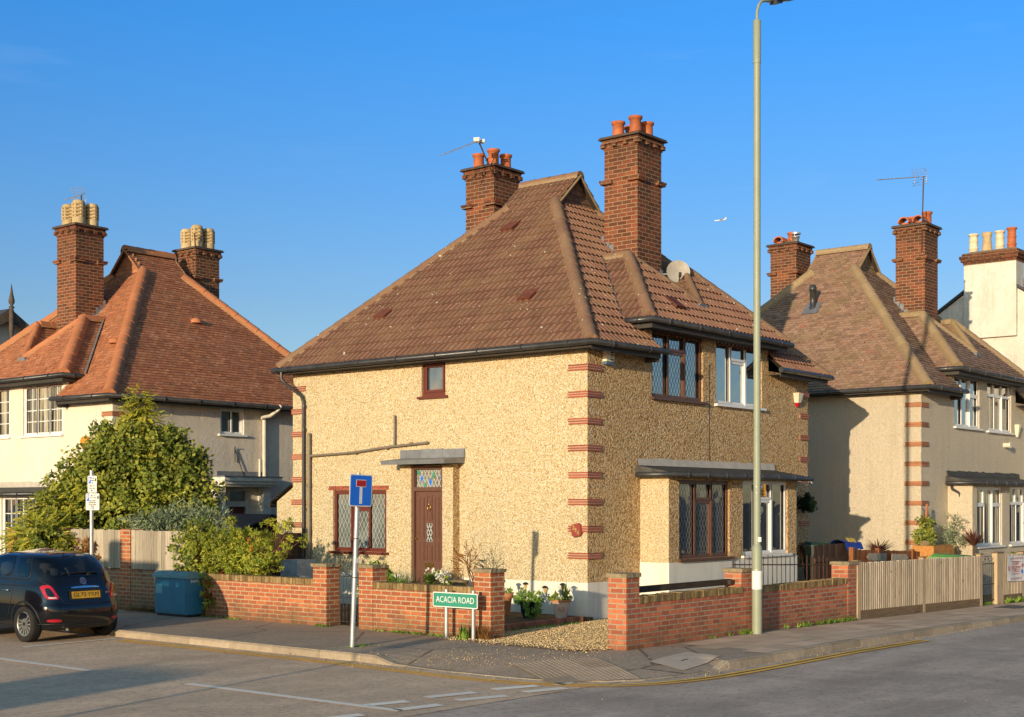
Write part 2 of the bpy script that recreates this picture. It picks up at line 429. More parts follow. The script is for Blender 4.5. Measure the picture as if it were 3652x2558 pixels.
MT['pane_obs'] = glass_mat('obscure_glass', (.05,.07,.10), ior=2.4, wav=.6)
MT['leading'] = mk('lead_came', (.45,.46,.44), None, .5, rndamt=0)
MT['leading_dk'] = mk('dark_lead_came', (.05,.055,.06), None, .5, rndamt=0)
MT['leading_wh'] = mk('white_came', (.72,.72,.68), None, .5, rndamt=0)
MT['brass'] = mk('brass', (.55,.36,.10), (.40,.25,.07), .3, .9, nscale=10)
MT['gold'] = mk('gold_number', (.58,.42,.16), None, .4, .4)
MT['plaque'] = mk('red_plaque', (.30,.055,.035), (.24,.04,.03), .5)
MT['pipe_grey'] = mk('grey_waste_pipe', (.20,.165,.12), (.15,.12,.09), .55)
MT['pipe_white'] = mk('white_soil_pipe', (.74,.69,.58), (.55,.5,.4), .5)
MT['pot_red'] = mk('terracotta_chimney_pot', (.52,.15,.05), (.36,.10,.04), .7, nscale=7, bump=.2)
MT['pot_buff'] = mk('buff_chimney_pot', (.58,.44,.24), (.36,.27,.15), .75, nscale=8, namt=.7, bump=.2)
MT['pot_white'] = mk('pale_chimney_pot', (.72,.62,.44), (.52,.44,.3), .75, nscale=8)
MT['flaunch'] = mk('mortar_flaunching', (.30,.27,.22), (.16,.14,.11), .9, nscale=9, bump=.8, bscale=30)
MT['steel'] = mk('galvanised_steel', (.50,.51,.52), (.38,.39,.40), .42, .55, nscale=10)
MT['alu'] = mk('aluminium', (.62,.62,.62), (.45,.45,.45), .4, .7)
MT['rust'] = mk('rusty_pole', (.12,.06,.035), (.07,.04,.03), .8, nscale=20)
MT['black_iron'] = mk('black_iron', (.022,.02,.019), (.05,.038,.03), .55)
MT['lamp_green'] = mk('grey_green_paint', (.30,.33,.235), (.25,.275,.195), .5, nscale=2.5, namt=.7, rndamt=.03)
MT['lamp_dark'] = mk('dark_lantern_paint', (.04,.045,.06), None, .5)
MT['white'] = mk('white_reflective', (.80,.79,.75), (.70,.69,.65), .45, rndamt=.03)
MT['sign_white'] = mk('sign_white', (.80,.78,.73), (.72,.70,.65), .4, nscale=3, rndamt=.02)
MT['sign_blue'] = mk('sign_blue', (.012,.17,.80), (.010,.15,.72), .35, nscale=3, rndamt=.02)
MT['sign_red'] = mk('sign_red', (.55,.012,.015), None, .35, rndamt=.02)
MT['sign_green'] = mk('sign_green', (.045,.30,.21), (.035,.24,.17), .4, nscale=3, rndamt=.02)
MT['sign_black'] = mk('sign_black', (.015,.015,.015), None, .4, rndamt=0)
MT['sign_amber'] = mk('sign_amber', (.60,.27,.02), (.48,.2,.02), .45, rndamt=.02)
MT['cab_blue'] = mk('blue_cabinet_paint', (.024,.19,.31), (.02,.15,.25), .5, nscale=3.5, namt=.6, bump=.12, bscale=25, rndamt=.04)
MT['cab_lid'] = mk('faded_cabinet_lid', (.16,.32,.34), (.10,.24,.28), .6, nscale=5)
MT['cab_patch'] = mk('pale_blue_patch', (.16,.40,.44), None, .6)
MT['wood_grey'] = wood_mat('weathered_grey_boards', (.40,.335,.25), (.50,.43,.33), (.28,.225,.16))
MT['wood_post'] = wood_mat('pale_softwood', (.50,.37,.23), (.58,.45,.30), (.34,.24,.15))
MT['wood_slat'] = wood_mat('bleached_slat', (.47,.385,.285), (.56,.47,.36), (.30,.235,.165))
MT['wood_orange'] = wood_mat('orange_stained_boards', (.26,.095,.035), (.33,.13,.05), (.14,.05,.022))
MT['wood_dark'] = wood_mat('dark_stained_and_shaded_boards', (.075,.042,.026), (.11,.062,.038), (.04,.022,.015))
MT['wood_gravel'] = wood_mat('gravel_board', (.20,.135,.075), (.26,.18,.10), (.12,.08,.045), dirs=(.9,9,9))
MT['wood_beam'] = wood_mat('dark_beam', (.05,.035,.024), (.08,.055,.035), (.03,.02,.014), dirs=(.9,9,9))
MT['dish'] = mk('satellite_dish_grey', (.40,.37,.32), (.30,.27,.23), .55)
MT['alarm'] = mk('cream_alarm_box', (.74,.68,.50), (.62,.55,.4), .5)
MT['alarm_blue'] = mk('blue_strip', (.09,.15,.25), None, .5)
MT['road_main'] = asphalt('main_road_asphalt', (.66,.52,.41), (.52,.415,.33), patch=.85)
MT['road_side'] = asphalt('side_road_asphalt', (.82,.59,.395), (.69,.495,.335), patch=.5, crack=.0)
MT['pave_tar'] = asphalt('pavement_tarmac', (.50,.38,.27), (.42,.315,.225), patch=.4, crack=.6)
MT['earth'] = asphalt('ground_earth', (.14,.105,.07), (.10,.08,.055), patch=.4)
MT['kerb'] = mk('kerb_stone', (.44,.355,.255), (.30,.24,.175), .9, nscale=7, namt=.8, rndamt=.18, bump=1., bscale=26, bdist=.02)
MT['line_white'] = mk('worn_white_paint', (.97,.88,.74), (.90,.80,.66), .8, nscale=14, namt=.4, bump=.1, bscale=90)
MT['line_yellow'] = mk('worn_yellow_paint', (.95,.56,.10), (.80,.48,.12), .8, nscale=11, namt=.45, bump=.1, bscale=90)
MT['tactile'] = mk('tactile_slab', (.47,.355,.245), (.39,.29,.20), .9, nscale=5, rndamt=.12, bump=.4, bscale=60)
MT['slab'] = mk('paving_slab', (.70,.50,.34), (.57,.41,.28), .9, nscale=3.5, namt=.7, rndamt=.14, bump=.5, bscale=60)
MT['manhole'] = mk('concrete_cover', (.62,.49,.37), (.52,.41,.31), .9, nscale=5, bump=.4)
MT['tile_iron'] = mk('iron_cover', (.10,.085,.07), None, .7)
MT['gravel'] = mk('gravel', (.78,.58,.31), (.5,.34,.17), .85, nscale=45, namt=.3, rndamt=.5, bump=.8, bscale=40)
MT['gravel_bed'] = asphalt('gravel_bed', (.56,.40,.21), (.46,.32,.16), patch=.3, stone=(.7,.55,.32))
MT['soil'] = asphalt('garden_soil', (.15,.10,.06), (.10,.07,.04), patch=.5)
MT['edging'] = mk('brick_edging', (.42,.17,.10), (.30,.12,.07), .85, nscale=12, rndamt=.3, bump=.4)
MT['paint'] = mk('black_car_paint', (.004,.0048,.008), (.0035,.004,.0065), .14, 0., nscale=1., rndamt=0, spec=.45, coat=.6)
MT['car_glass'] = glass_mat('car_glass', (.012,.018,.024), ior=2.2)
MT['trim_black'] = mk('black_trim', (.012,.012,.013), None, .55, rndamt=0)
MT['rubber'] = mk('tyre_rubber', (.022,.021,.021), (.035,.032,.03), .8, nscale=12, bump=.3, bscale=80)
MT['alloy'] = mk('alloy_rim', (.52,.51,.49), (.40,.39,.37), .32, .75, rndamt=.02)
MT['chrome'] = mk('chrome', (.75,.76,.78), None, .08, 1., rndamt=0)
MT['lens_red'] = mk('red_lens', (.50,.008,.02), (.38,.006,.016), .12, rndamt=0, coat=.8)
MT['lens_clear'] = mk('clear_lens', (.62,.57,.55), None, .15, rndamt=0)
MT['plate_yel'] = mk('yellow_plate', (.66,.36,.01), None, .4, rndamt=0)
MT['badge'] = mk('badge_dark_red', (.12,.06,.09), None, .3, rndamt=0)
MT['leaf_conifer'] = leaf_mat('conifer_foliage', [(0., (0.179,0.215,0.027)), (.4, (0.394,0.402,0.041)), (.75, (0.679,0.575,0.057)), (.93, (0.688,0.660,0.076)), (.97, (0.688,0.430,0.076)), (1., (0.688,0.489,0.095))])
MT['leaf_ivy'] = leaf_mat('ivy_leaf', [(0., (0.101,0.155,0.027)), (.45, (0.244,0.287,0.046)), (.8, (0.458,0.454,0.067)), (1., (0.688,0.598,0.150))])
MT['leaf_grey'] = leaf_mat('grey_green_leaf', [(0., (0.114,0.162,0.085)), (.45, (0.228,0.294,0.162)), (.8, (0.399,0.437,0.247)), (1., (0.627,0.608,0.380))])
MT['leaf_bush'] = leaf_mat('bottlebrush_leaf', [(0., (0.166,0.243,0.033)), (.45, (0.399,0.456,0.058)), (.8, (0.731,0.669,0.084)), (1., (0.800,0.800,0.146))])
MT['leaf_weed'] = leaf_mat('weed_leaf', [(0., (0.114,0.209,0.028)), (.6, (0.247,0.399,0.057)), (1., (0.456,0.570,0.114))])
MT['leaf_dry'] = leaf_mat('dry_leaf', [(0., (.20,.09,.03)), (.6, (.34,.16,.05)), (1., (.46,.26,.09))])
MT['leaf_red'] = leaf_mat('cordyline_leaf', [(0., (.10,.035,.03)), (.6, (.21,.075,.05)), (1., (.34,.16,.10))])
MT['leaf_lime'] = leaf_mat('lime_leaf', [(0., (.13,.2,.02)), (.6, (.28,.36,.05)), (1., (.42,.46,.1))])
MT['leaf_dark'] = leaf_mat('dark_topiary_leaf', [(0., (.008,.02,.012)), (1., (.02,.035,.02))], .1, .03)
MT['bark'] = mk('bark', (.12,.08,.05), (.07,.05,.035), .9, nscale=12, bump=.8, bscale=25)
MT['twig'] = mk('reddish_twig', (.22,.10,.055), (.15,.07,.04), .8)
MT['flower_w'] = mk('white_petal', (.78,.76,.68), None, .6, rndamt=.1)
MT['flower_r'] = mk('red_flower', (.55,.03,.02), None, .6, rndamt=.2)
MT['pot_terra'] = mk('terracotta_pot', (.50,.22,.10), (.40,.17,.08), .8, nscale=6, bump=.2)
MT['pot_pink'] = mk('pale_pink_pot', (.66,.48,.38), (.54,.38,.29), .7, nscale=6, bump=.15)
MT['pot_black'] = mk('black_pot', (.015,.017,.022), None, .4)
MT['amber'] = mk('solar_lamp_lens', (.55,.38,.14), None, .3)
MT['bin_green'] = mk('green_bin_plastic', (.09,.26,.06), (.07,.20,.05), .5)
MT['bin_dark'] = mk('dark_green_bin', (.012,.05,.03), None, .5)
MT['bag_blue'] = mk('blue_bag', (.01,.05,.36), (.008,.035,.25), .55, nscale=9, bump=.8, bscale=9, bdist=.05)
MT['yellow'] = mk('yellow_print', (.70,.48,.05), None, .5)
MT['banner'] = mk('white_banner', (.78,.75,.72), (.70,.67,.64), .6, nscale=4, bump=.6, bscale=5, bdist=.04)
MT['print_red'] = mk('red_print', (.52,.09,.03), None, .6, rndamt=0)
MT['shed'] = mk('black_felt', (.03,.033,.04), (.045,.048,.056), .7)
MT['wrap'] = mk('plastic_wrap', (.30,.33,.38), (.55,.56,.57), .4, nscale=4, namt=.6, bump=.7, bscale=14, bdist=.03)
MT['dark_gable'] = mk('blackened_gable', (.07,.055,.045), (.14,.11,.085), .8, nscale=5)
MT['door_red'] = mk('dark_red_door', (.16,.028,.02), None, .45)
MT['planter'] = wood_mat('orange_planter', (.45,.20,.055), (.55,.28,.09), (.30,.12,.03), dirs=(.9,9,9))
MT['slate'] = mk('slate', (.07,.07,.08), (.05,.05,.055), .6, rndamt=.3)
MT['plane'] = mk('aeroplane_white', (.8,.82,.85), None, .4, rndamt=0)
MT['litter'] = mk('fallen_leaf', (.42,.26,.12), (.25,.14,.06), .8, rndamt=.5)

MT['flash_grey'] = mk('weathered_flashing', (.52,.47,.40), (.40,.36,.30), .7, nscale=5, bump=.3, bscale=12)
MT['bed_orange'] = mk('orange_bedding', (.42,.22,.11), (.34,.16,.08), .9)
MT['bed_brown'] = mk('brown_bedding', (.33,.24,.145), (.24,.17,.10), .9, nscale=10)
MT['vent_red'] = mk('red_brown_vent_tile', (.17,.06,.04), None, .8)
MT['quoin_mortar'] = mk('pale_pointing', (.50,.33,.23), (.4,.25,.16), .8)
MT['quoin_mortar_or'] = mk('orange_pointing', (.44,.24,.13), (.36,.18,.09), .8)

MT['cap_tile'] = mk('dark_cap_tile', (.12,.085,.065), (.07,.052,.042), .8, rndamt=.3, bump=.4, bscale=20)

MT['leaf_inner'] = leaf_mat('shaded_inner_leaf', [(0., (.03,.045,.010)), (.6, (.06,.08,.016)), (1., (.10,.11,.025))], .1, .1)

def clear_glass(name):
    t = NT(name)
    tr = t.n('ShaderNodeBsdfTransparent'); tr.inputs[0].default_value = (.42,.47,.49,1)
    gl = t.n('ShaderNodeBsdfGlossy'); gl.inputs['Roughness'].default_value = .02; gl.inputs['Color'].default_value = (1,1,1,1)
    fr = t.n('ShaderNodeFresnel'); fr.inputs[0].default_value = 1.75
    mx = t.n('ShaderNodeMixShader'); t.l(fr.outputs[0], mx.inputs[0]); t.l(tr.outputs[0], mx.inputs[1]); t.l(gl.outputs[0], mx.inputs[2]); t.l(mx.outputs[0], t.out.inputs[0])
    return t.mat
MT['car_glass'] = clear_glass('tinted_car_glass')
MT['seat'] = mk('grey_seat_fabric', (.16,.16,.17), (.10,.10,.11), .8)
MT['interior'] = mk('dark_car_interior', (.03,.03,.032), None, .8)
# ------------------------------------------------------------------ world, sun, camera
SUN_AZ = math.radians(SUN_AZD); SUN_EL = math.radians(SUN_ELEV)
w = bpy.data.worlds.new('World'); SC.world = w; w.use_nodes = True
nt = w.node_tree; bg = nt.nodes['Background']
sky = nt.nodes.new('ShaderNodeTexSky'); sky.sky_type = 'NISHITA'; sky.sun_disc = False
sky.sun_elevation = SUN_EL; sky.sun_rotation = math.radians(270 - SUN_AZD)
sky.altitude = 50; sky.air_density = 1.0; sky.dust_density = .25; sky.ozone_density = 2.2
hs = nt.nodes.new('ShaderNodeHueSaturation'); hs.inputs['Saturation'].default_value = SKY_SAT
hs.inputs['Hue'].default_value = SKY_HUE
nt.links.new(sky.outputs[0], hs.inputs['Color'])
geo = nt.nodes.new('ShaderNodeTexCoord'); sx = nt.nodes.new('ShaderNodeSeparateXYZ'); nt.links.new(geo.outputs['Generated'], sx.inputs[0])
gr = nt.nodes.new('ShaderNodeValToRGB'); cr = gr.color_ramp
while len(cr.elements) < len(SKY_GRAD): cr.elements.new(.5)
for e, (p, c) in zip(cr.elements, SKY_GRAD): e.position = p; e.color = (c[0]/2.5, c[1]/2.5, c[2]/2.5, 1)
nt.links.new(sx.outputs[2], gr.inputs[0])
dt = nt.nodes.new('ShaderNodeVectorMath'); dt.operation = 'DOT_PRODUCT'; nt.links.new(geo.outputs['Generated'], dt.inputs[0]); dt.inputs[1].default_value = (-math.cos(SUN_AZ), -math.sin(SUN_AZ), 0)
wr = nt.nodes.new('ShaderNodeValToRGB'); wr.color_ramp.elements[0].position = .0; wr.color_ramp.elements[0].color = (1,1,1,1); wr.color_ramp.elements[1].position = .8; wr.color_ramp.elements[1].color = (3.2,1.95,1.1,1)
nt.links.new(dt.outputs['Value'], wr.inputs[0])
m0 = nt.nodes.new('ShaderNodeVectorMath'); m0.operation = 'MULTIPLY'; nt.links.new(gr.outputs[0], m0.inputs[0]); nt.links.new(wr.outputs[0], m0.inputs[1])
m1 = nt.nodes.new('ShaderNodeVectorMath'); m1.operation = 'SCALE'; nt.links.new(m0.outputs[0], m1.inputs[0]); m1.inputs['Scale'].default_value = 2.5
mxs = nt.nodes.new('ShaderNodeMix'); mxs.data_type = 'RGBA'; mxs.blend_type = 'MULTIPLY'; mxs.inputs[0].default_value = 1
nt.links.new(hs.outputs[0], mxs.inputs[6]); nt.links.new(m1.outputs[0], mxs.inputs[7])
# a few thin high wisps of cirrus
tcw = nt.nodes.new('ShaderNodeTexCoord'); mpw = nt.nodes.new('ShaderNodeMapping'); mpw.inputs['Scale'].default_value = (2.2, 2.2, 16.)
mpw.inputs['Rotation'].default_value = (0., 0.12, 0.)
nzw = nt.nodes.new('ShaderNodeTexNoise'); nzw.inputs['Scale'].default_value = 2.3; nzw.inputs['Detail'].default_value = 8; nzw.inputs['Roughness'].default_value = .6
rpw = nt.nodes.new('ShaderNodeValToRGB'); rpw.color_ramp.elements[0].position = .60; rpw.color_ramp.elements[1].position = .85
rpw.color_ramp.elements[0].color = (0,0,0,1); rpw.color_ramp.elements[1].color = (.06,.06,.06,1)
nt.links.new(tcw.outputs['Generated'], mpw.inputs[0]); nt.links.new(mpw.outputs[0], nzw.inputs['Vector']); nt.links.new(nzw.outputs[0], rpw.inputs[0])
mxc = nt.nodes.new('ShaderNodeMix'); mxc.data_type = 'RGBA'; nt.links.new(rpw.outputs[0], mxc.inputs[0])
nt.links.new(mxs.outputs[2], mxc.inputs[6]); mxc.inputs[7].default_value = (6.5, 7.4, 8.4, 1)
nt.links.new(mxc.outputs[2], bg.inputs['Color']); bg.inputs['Strength'].default_value = SKY_STR

sl = bpy.data.lights.new('sun', 'SUN'); sl.energy = SUN_E; sl.angle = math.radians(.53); sl.color = SUN_COL
so = bpy.data.objects.new('sun', sl); COL.objects.link(so)
dirv = Vector((math.cos(SUN_AZ)*math.cos(SUN_EL), math.sin(SUN_AZ)*math.cos(SUN_EL), -math.sin(SUN_EL)))
so.rotation_euler = dirv.to_track_quat('-Z', 'Y').to_euler(); so.location = (-30, -10, 12)

cam = bpy.data.cameras.new('camera'); co = bpy.data.objects.new('camera', cam); COL.objects.link(co)
co.location = (-20.055, -14.652, 2.12); co.rotation_euler = (math.radians(90), 0, math.radians(-(90 - 39.294) ))
co.rotation_euler = (math.radians(90), 0, -math.atan2(.7739, .6333))
cam.sensor_width = 36; cam.lens = 36*(4900/3652); cam.shift_y = (1128.5-804)/2296
cam.clip_start = .1; cam.clip_end = 30000
SC.camera = co
SC.view_settings.view_transform = 'Standard'; SC.view_settings.look = 'None'; SC.view_settings.exposure = 0
SC.render.engine = 'CYCLES'
SC.cycles.max_bounces = 6

# ------------------------------------------------------------------ ground
mb = MB(); g = [-3000., -200., -60., -20., 25., 70., 200., 3000.]
for i in range(7):
    for j in range(7): mb.poly([(g[i],g[j],-1.5 if 0 else -.62),(g[i+1],g[j],-.62),(g[i+1],g[j+1],-.62),(g[i],g[j+1],-.62)])
mb.build('ground', MT['earth'], kind='structure')

def strip(xs, y0, y1, dz, ny=1):
    mb = MB()
    for i in range(len(xs)-1):
        for j in range(ny):
            a, b = y0+(y1-y0)*j/ny, y0+(y1-y0)*(j+1)/ny
            mb.poly([(xs[i],a,gz(xs[i])+dz),(xs[i+1],a,gz(xs[i+1])+dz),(xs[i+1],b,gz(xs[i+1])+dz),(xs[i],b,gz(xs[i])+dz)])
    return mb
XS = [-90,-40,-20,-12,-6,-1,1,3.7,6,9,11.5,15,20,30,45,60,90]
strip(XS, -13.6, -4.4, -.106).build('road', MT['road_main'], kind='structure')
mb = MB(); mb.poly([(-16,-4.5,-.10),(-5.2,-4.9,-.10),(-3,-4.4,-.10),(-3,3,-.10),(-6,3,-.10),(-6,60,-.10),(-13,60,-.10),(-13,3,-.10),(-16,0,-.10)])
mb.build('side_road', MT['road_side'], kind='structure')
# opposite pavement, where the photographer stands
strip(XS, -19, -13.6, 0).build('pavement_opposite', MT['pave_tar'], kind='structure')
mb = MB(); mb.box(-16,3,-.3,-13,60,0.)
mb.build('pavement_side', MT['pave_tar'], kind='structure')

# pavement of the corner plot: kerb line paired with the inner edge
KERB = []
y = 60.
for y in [60,45,30,22,18,15,12,10,8,7,6,5,4,3,2,1,0,-.6]: KERB.append(((-6.52,y),(-3.4,y),0.))
KERB += [((-6.53,-1.1),(-3.4,-.9),.0),((-6.56,-1.5),(-3.3,-1.2),.085),((-6.58,-2.0),(-3.2,-1.6),.1),((-6.62,-2.6),(-3.1,-2.),.1),((-6.62,-3.3),(-3.1,-2.4),.1),
         ((-6.55,-3.9),(-3.1,-2.7),.1),((-6.38,-4.4),(-3.0,-2.9),.1),((-6.1,-4.78),(-2.9,-3.1),.1),((-5.7,-5.03),(-2.8,-3.2),.1),((-5.2,-5.17),(-2.7,-3.3),.1),((-4.7,-5.24),(-2.6,-3.3),.1),((-4.25,-5.26),(-2.5,-3.3),.09),
         ((-4.0,-5.27),(-2.4,-3.3),.0)]
for x in [-3.5,-2.5,-1,0,1,2,3.7,5,6.5,8,9.5,11.5,13.5,16,20,26,34,45,60,90]: KERB.append(((x,-5.28),(max(x,-2.2),-3.2),0.))
mb = MB(); NU = 10
rows = []
for (kx,ky),(ix,iy),dr in KERB:
    row = []
    for k in range(NU+1):
        u = k/NU; x = kx+(ix-kx)*u; yy = ky+(iy-ky)*u
        row.append((x,yy,gz(x) - dr*max(0.,1-u*2.2)**1.3))
    rows.append(row)
for a, b in zip(rows, rows[1:]):
    for k in range(NU): mb.poly([a[k],a[k+1],b[k+1],b[k]], 0, .5)
PAVE = BVHTree.FromPolygons([Vector(v) for v in mb.v], mb.f)
mb.build('pavement', MT['pave_tar'], kind='structure')

# kerb stones along the edge of the pavement
def resample(pts, step):
    out = []; acc = 0.; 
    for i in range(len(pts)-1):
        a, b = Vector(pts[i]), Vector(pts[i+1]); L = (b-a).length; n = max(1, int(round(L/step)))
        for k in range(n): out.append(a.lerp(b, k/n))
    out.append(Vector(pts[-1])); return out
kp = [Vector((r[0][0], r[0][1], r[0][2])) for r in rows]
fine = resample(kp, .30)
mb = MB()
for i in range(len(fine)-1):
    a, b = fine[i], fine[i+1]
    if a.y > 30 or a.x > 40: continue
    t = (b-a).normalized(); nrm = Vector((t.y,-t.x,0)).normalized()   # to the road side?
    mid = (a+b)/2
    if (mid + nrm - Vector((-3,-3,0))).length < (mid - Vector((-3,-3,0))).length: nrm = -nrm
    gap = .006 if (i % 3) == 0 else 0.0
    a2 = a + t*gap
    rr = (i//3)*.6180339 % 1
    top = .012; wv = lambda p: .006*math.sin(p.x*7.3+p.y*5.1) + RND.uniform(-.002,.002)
    wi = .125
    A = [a2 - nrm*wi + Vector((0,0,top)), a2 + nrm*(-.025+wv(a2)) + Vector((0,0,top)), a2 + nrm*(.005+wv(a2)) + Vector((0,0,top-.03)), Vector((a2.x,a2.y,gz(a2.x)-.14)) + nrm*.012]
    B = [b - nrm*wi + Vector((0,0,top)), b + nrm*(-.025+wv(b)) + Vector((0,0,top)), b + nrm*(.005+wv(b)) + Vector((0,0,top-.03)), Vector((b.x,b.y,gz(b.x)-.14)) + nrm*.012]
    mb.add(A+B, [(0,1,5,4),(1,2,6,5),(2,3,7,6),(3,2,1,0),(4,5,6,7)], 0, rr)
mb.build('kerb', MT['kerb'], kind='structure')

def along(pts, off, w, z, name, mat, x_lim=None):
    """a painted line that follows the kerb at a distance off"""
    mb = MB(); P = []
    for i, p in enumerate(pts):
        a = pts[max(i-1,0)]; b = pts[min(i+1,len(pts)-1)]; t = (b-a); t.z = 0; t.normalize()
        n = Vector((t.y,-t.x,0))
        if (p + n - Vector((-3,-3,0))).length < (p - Vector((-3,-3,0))).length: n = -n
        P.append((p + n*off, p + n*(off+w)))
    for (a,b),(c,d) in zip(P, P[1:]):
        f = lambda q: (q.x, q.y, gz(q.x)-.106+z)
        mb.poly([f(a),f(b),f(d),f(c)])
    return mb
yl = [p for p in fine if p.y < 4.6 and p.x < 2.0]
mb = along(yl, .24, .075, .014, '', None); m2 = along(yl, .38, .075, .014, '', None)
mb.add(m2.v, m2.f); mb.build('yellow_lines', MT['line_yellow'], kind='structure')
mb = MB(); zz = -.092
def mark(x0,y0,x1,y1,w):
    d = Vector((x1-x0,y1-y0,0)).normalized(); n = Vector((-d.y,d.x,0))*w/2
    mb.poly([(x0-n.x,y0-n.y,zz),(x1-n.x,y1-n.y,zz),(x1+n.x,y1+n.y,zz),(x0+n.x,y0+n.y,zz)][::1])
mark(-9.53,-.9,-9.47,-4.45,.13); mark(-9.53,4.9,-9.53,1.15,.13); mark(-9.55,12,-9.55,8.2,.1)
for (a,b,c,d) in ((-9.42,-3.88,-8.9,-4.02),(-8.55,-3.97,-7.87,-4.13),(-7.55,-4.13,-6.95,-4.33),(-9.45,-4.38,-8.86,-4.48),(-8.5,-4.40,-7.85,-4.6),(-7.5,-4.56,-6.9,-4.72),(-10.5,-4.2,-9.9,-4.32)): mark(a,b,c,d,.17)
mark(-6.75,-4.44,-6.45,-4.5,.1)
mark(-8.45,4.55,-6.75,4.62,.09)
mb.build('road_marking', MT['line_white'], kind='structure')

# slabs of the main road pavement, corner tactile slabs, covers
mb = MB()
x = -2.75
col = 0
while x < 36:
    yy = -5.12; k = 0
    while yy < -3.52:
        sh = .3 if k % 2 else 0.
        x0, x1 = x+sh, x+sh+.592
        if not (x0 < 1.2 and x0 > -1.1 and RND.random() < .0):
            dz = RND.uniform(.003,.007)
            mb.add([(x0,yy,gz(x0)+dz),(x1,yy,gz(x1)+dz),(x1,yy+.392,gz(x1)+dz+RND.uniform(-.002,.002)),(x0,yy+.392,gz(x0)+dz)], [(0,1,2,3)])
        yy += .4; k += 1
    x += .6
mb.build('paving_slabs', MT['slab'], kind='structure')
def drop_z(px, py):
    h = PAVE.ray_cast(Vector((px,py,2)), Vector((0,0,-1)))
    return h[0].z if h[0] is not None else -.1
mb = MB()
M = Matrix.Rotation(math.radians(-33), 4, 'Z')
for i in range(3):
    for j in range(4):
        c = Vector((-5.85,-4.15,0)) + M @ Vector(((i-1)*.404,(j-1)*.404,0))
        if (i,j) == (0,0): pass
        cs = [c + M @ Vector((a*.205,b*.205,0)) for a,b in ((-1,-1),(1,-1),(1,1),(-1,1))]
        r = RND.random()
        mb.add([(p.x,p.y,drop_z(p.x,p.y)+.014) for p in cs], [(0,1,2,3)], 0, r)
        for u in range(6):
            for v in range(6):
                q = c + M @ Vector(((u-2.5)*.066,(v-2.5)*.066,0))
                mb.lathe([(.014,0),(.009,.005)], (q.x,q.y,drop_z(q.x,q.y)+.013), 6, rnd=r, smooth=True, capb=False)
mb.build('tactile_paving', MT['tactile'], kind='structure')
mb = MB(); P4 = [Vector((-4.61,-4.39)),Vector((-4.76,-5.02)),Vector((-3.54,-4.87)),Vector((-3.37,-4.2))]
cp = lambda u, v: (P4[0]*(1-u)+P4[3]*u)*(1-v) + (P4[1]*(1-u)+P4[2]*u)*v
for i in range(8):
    for j in range(6):
        q = [cp(a/8,b/6) for a,b in ((i,j),(i,j+1),(i+1,j+1),(i+1,j))]
        mb.poly([(p.x,p.y,drop_z(p.x,p.y)+.010) for p in q], 0, .5)
mb.build('concrete_cover', MT['manhole'], kind='structure')
mb = MB(); mb.obox((-4.1,-4.63,drop_z(-4.1,-4.63)+.006), (.22,.018,.02), (0,0,.15)); 
o = mb.build('cover_slot', MT['tile_iron'], kind='structure')
mb = MB(); mb.box(9.6,-4.4,gz(10)+.009,10.6,-3.85,gz(10)+.012); mb.build('iron_cover', MT['tile_iron'], kind='structure')

# front gardens, drive and back gardens
mb = MB(); mb.poly([(-3.45,-3.3,.012),(3.8,-3.3,.012),(3.8,0,.012),(-3.45,0,.012)]); mb.poly([(-3.45,0,.012),(0,0,.012),(0,12.9,.012),(-3.45,12.9,.012)])
mb.poly([(0,7.9,.012),(9,7.9,.012),(9,13.6,.012),(0,13.6,.012)]); mb.build('front_garden', MT['soil'], kind='structure')
mb = MB(); mb.poly([(3.8,-3.3,gz(4)-.02),(12.6,-3.3,gz(12)-.02),(40,-3.3,gz(40)-.02),(40,-.9,gz(40)-.02),(12.6,-.9,gz(12)-.02),(12.6,8,-.2),(8.6,8,-.1),(8.6,0,-.1),(3.8,0,-.05)])
mb.build('side_garden', MT['soil'], kind='structure')
mb = MB(); mb.poly([(-4.15,-.75,.016),(-4.3,-1.8,.016),(-4.3,-2.9,.016),(-3.9,-3.15,.016),(0,-3.2,.016),(2,-2.5,.016),(2,-.1,.016),(-.02,-.1,.016),(-.5,-.22,.016),(-3.,-.2,.016)][::1])
mb.build('drive', MT['gravel_bed'], kind='structure')
def pebbles(name, pts, s0, s1, mat):
    mb = MB()
    for (x,y,z) in pts:
        s = RND.uniform(s0, s1); a = RND.uniform(0, 6.28); ca, sa = math.cos(a), math.sin(a)
        sx, sy, sz = s*RND.uniform(.7,1.3), s*RND.uniform(.6,1.), s*RND.uniform(.4,.8)
        tl = RND.uniform(-.5,.5)
        V = [(sx,0,tl*sz),(0,sy,0),(-sx,0,-tl*sz),(0,-sy,0),(0,0,sz),(0,0,-sz)]
        V = [(x+ca*p-sa*q, y+sa*p+ca*q, z+r+sz*.4) for p,q,r in V]
        mb.add(V, [(0,1,4),(1,2,4),(2,3,4),(3,0,4),(1,0,5),(2,1,5),(3,2,5),(0,3,5)], 0, RND.random(), True)
    return mb.build(name, mat, kind='stuff')
pts = []
while len(pts) < 11000:
    x = RND.uniform(-4.4, .3); y = RND.uniform(-3.2, -.2)
    if x > -.02 and y > -.05: continue
    if x < -4.0 and RND.random() > .55*(4.45+x)/.45: continue
    pts.append((x, y, .014))
o = pebbles('gravel', pts, .009, .018, MT['gravel']); tag(o, 'tan gravel spread over the drive between the brick pillars', 'gravel')
pts = []
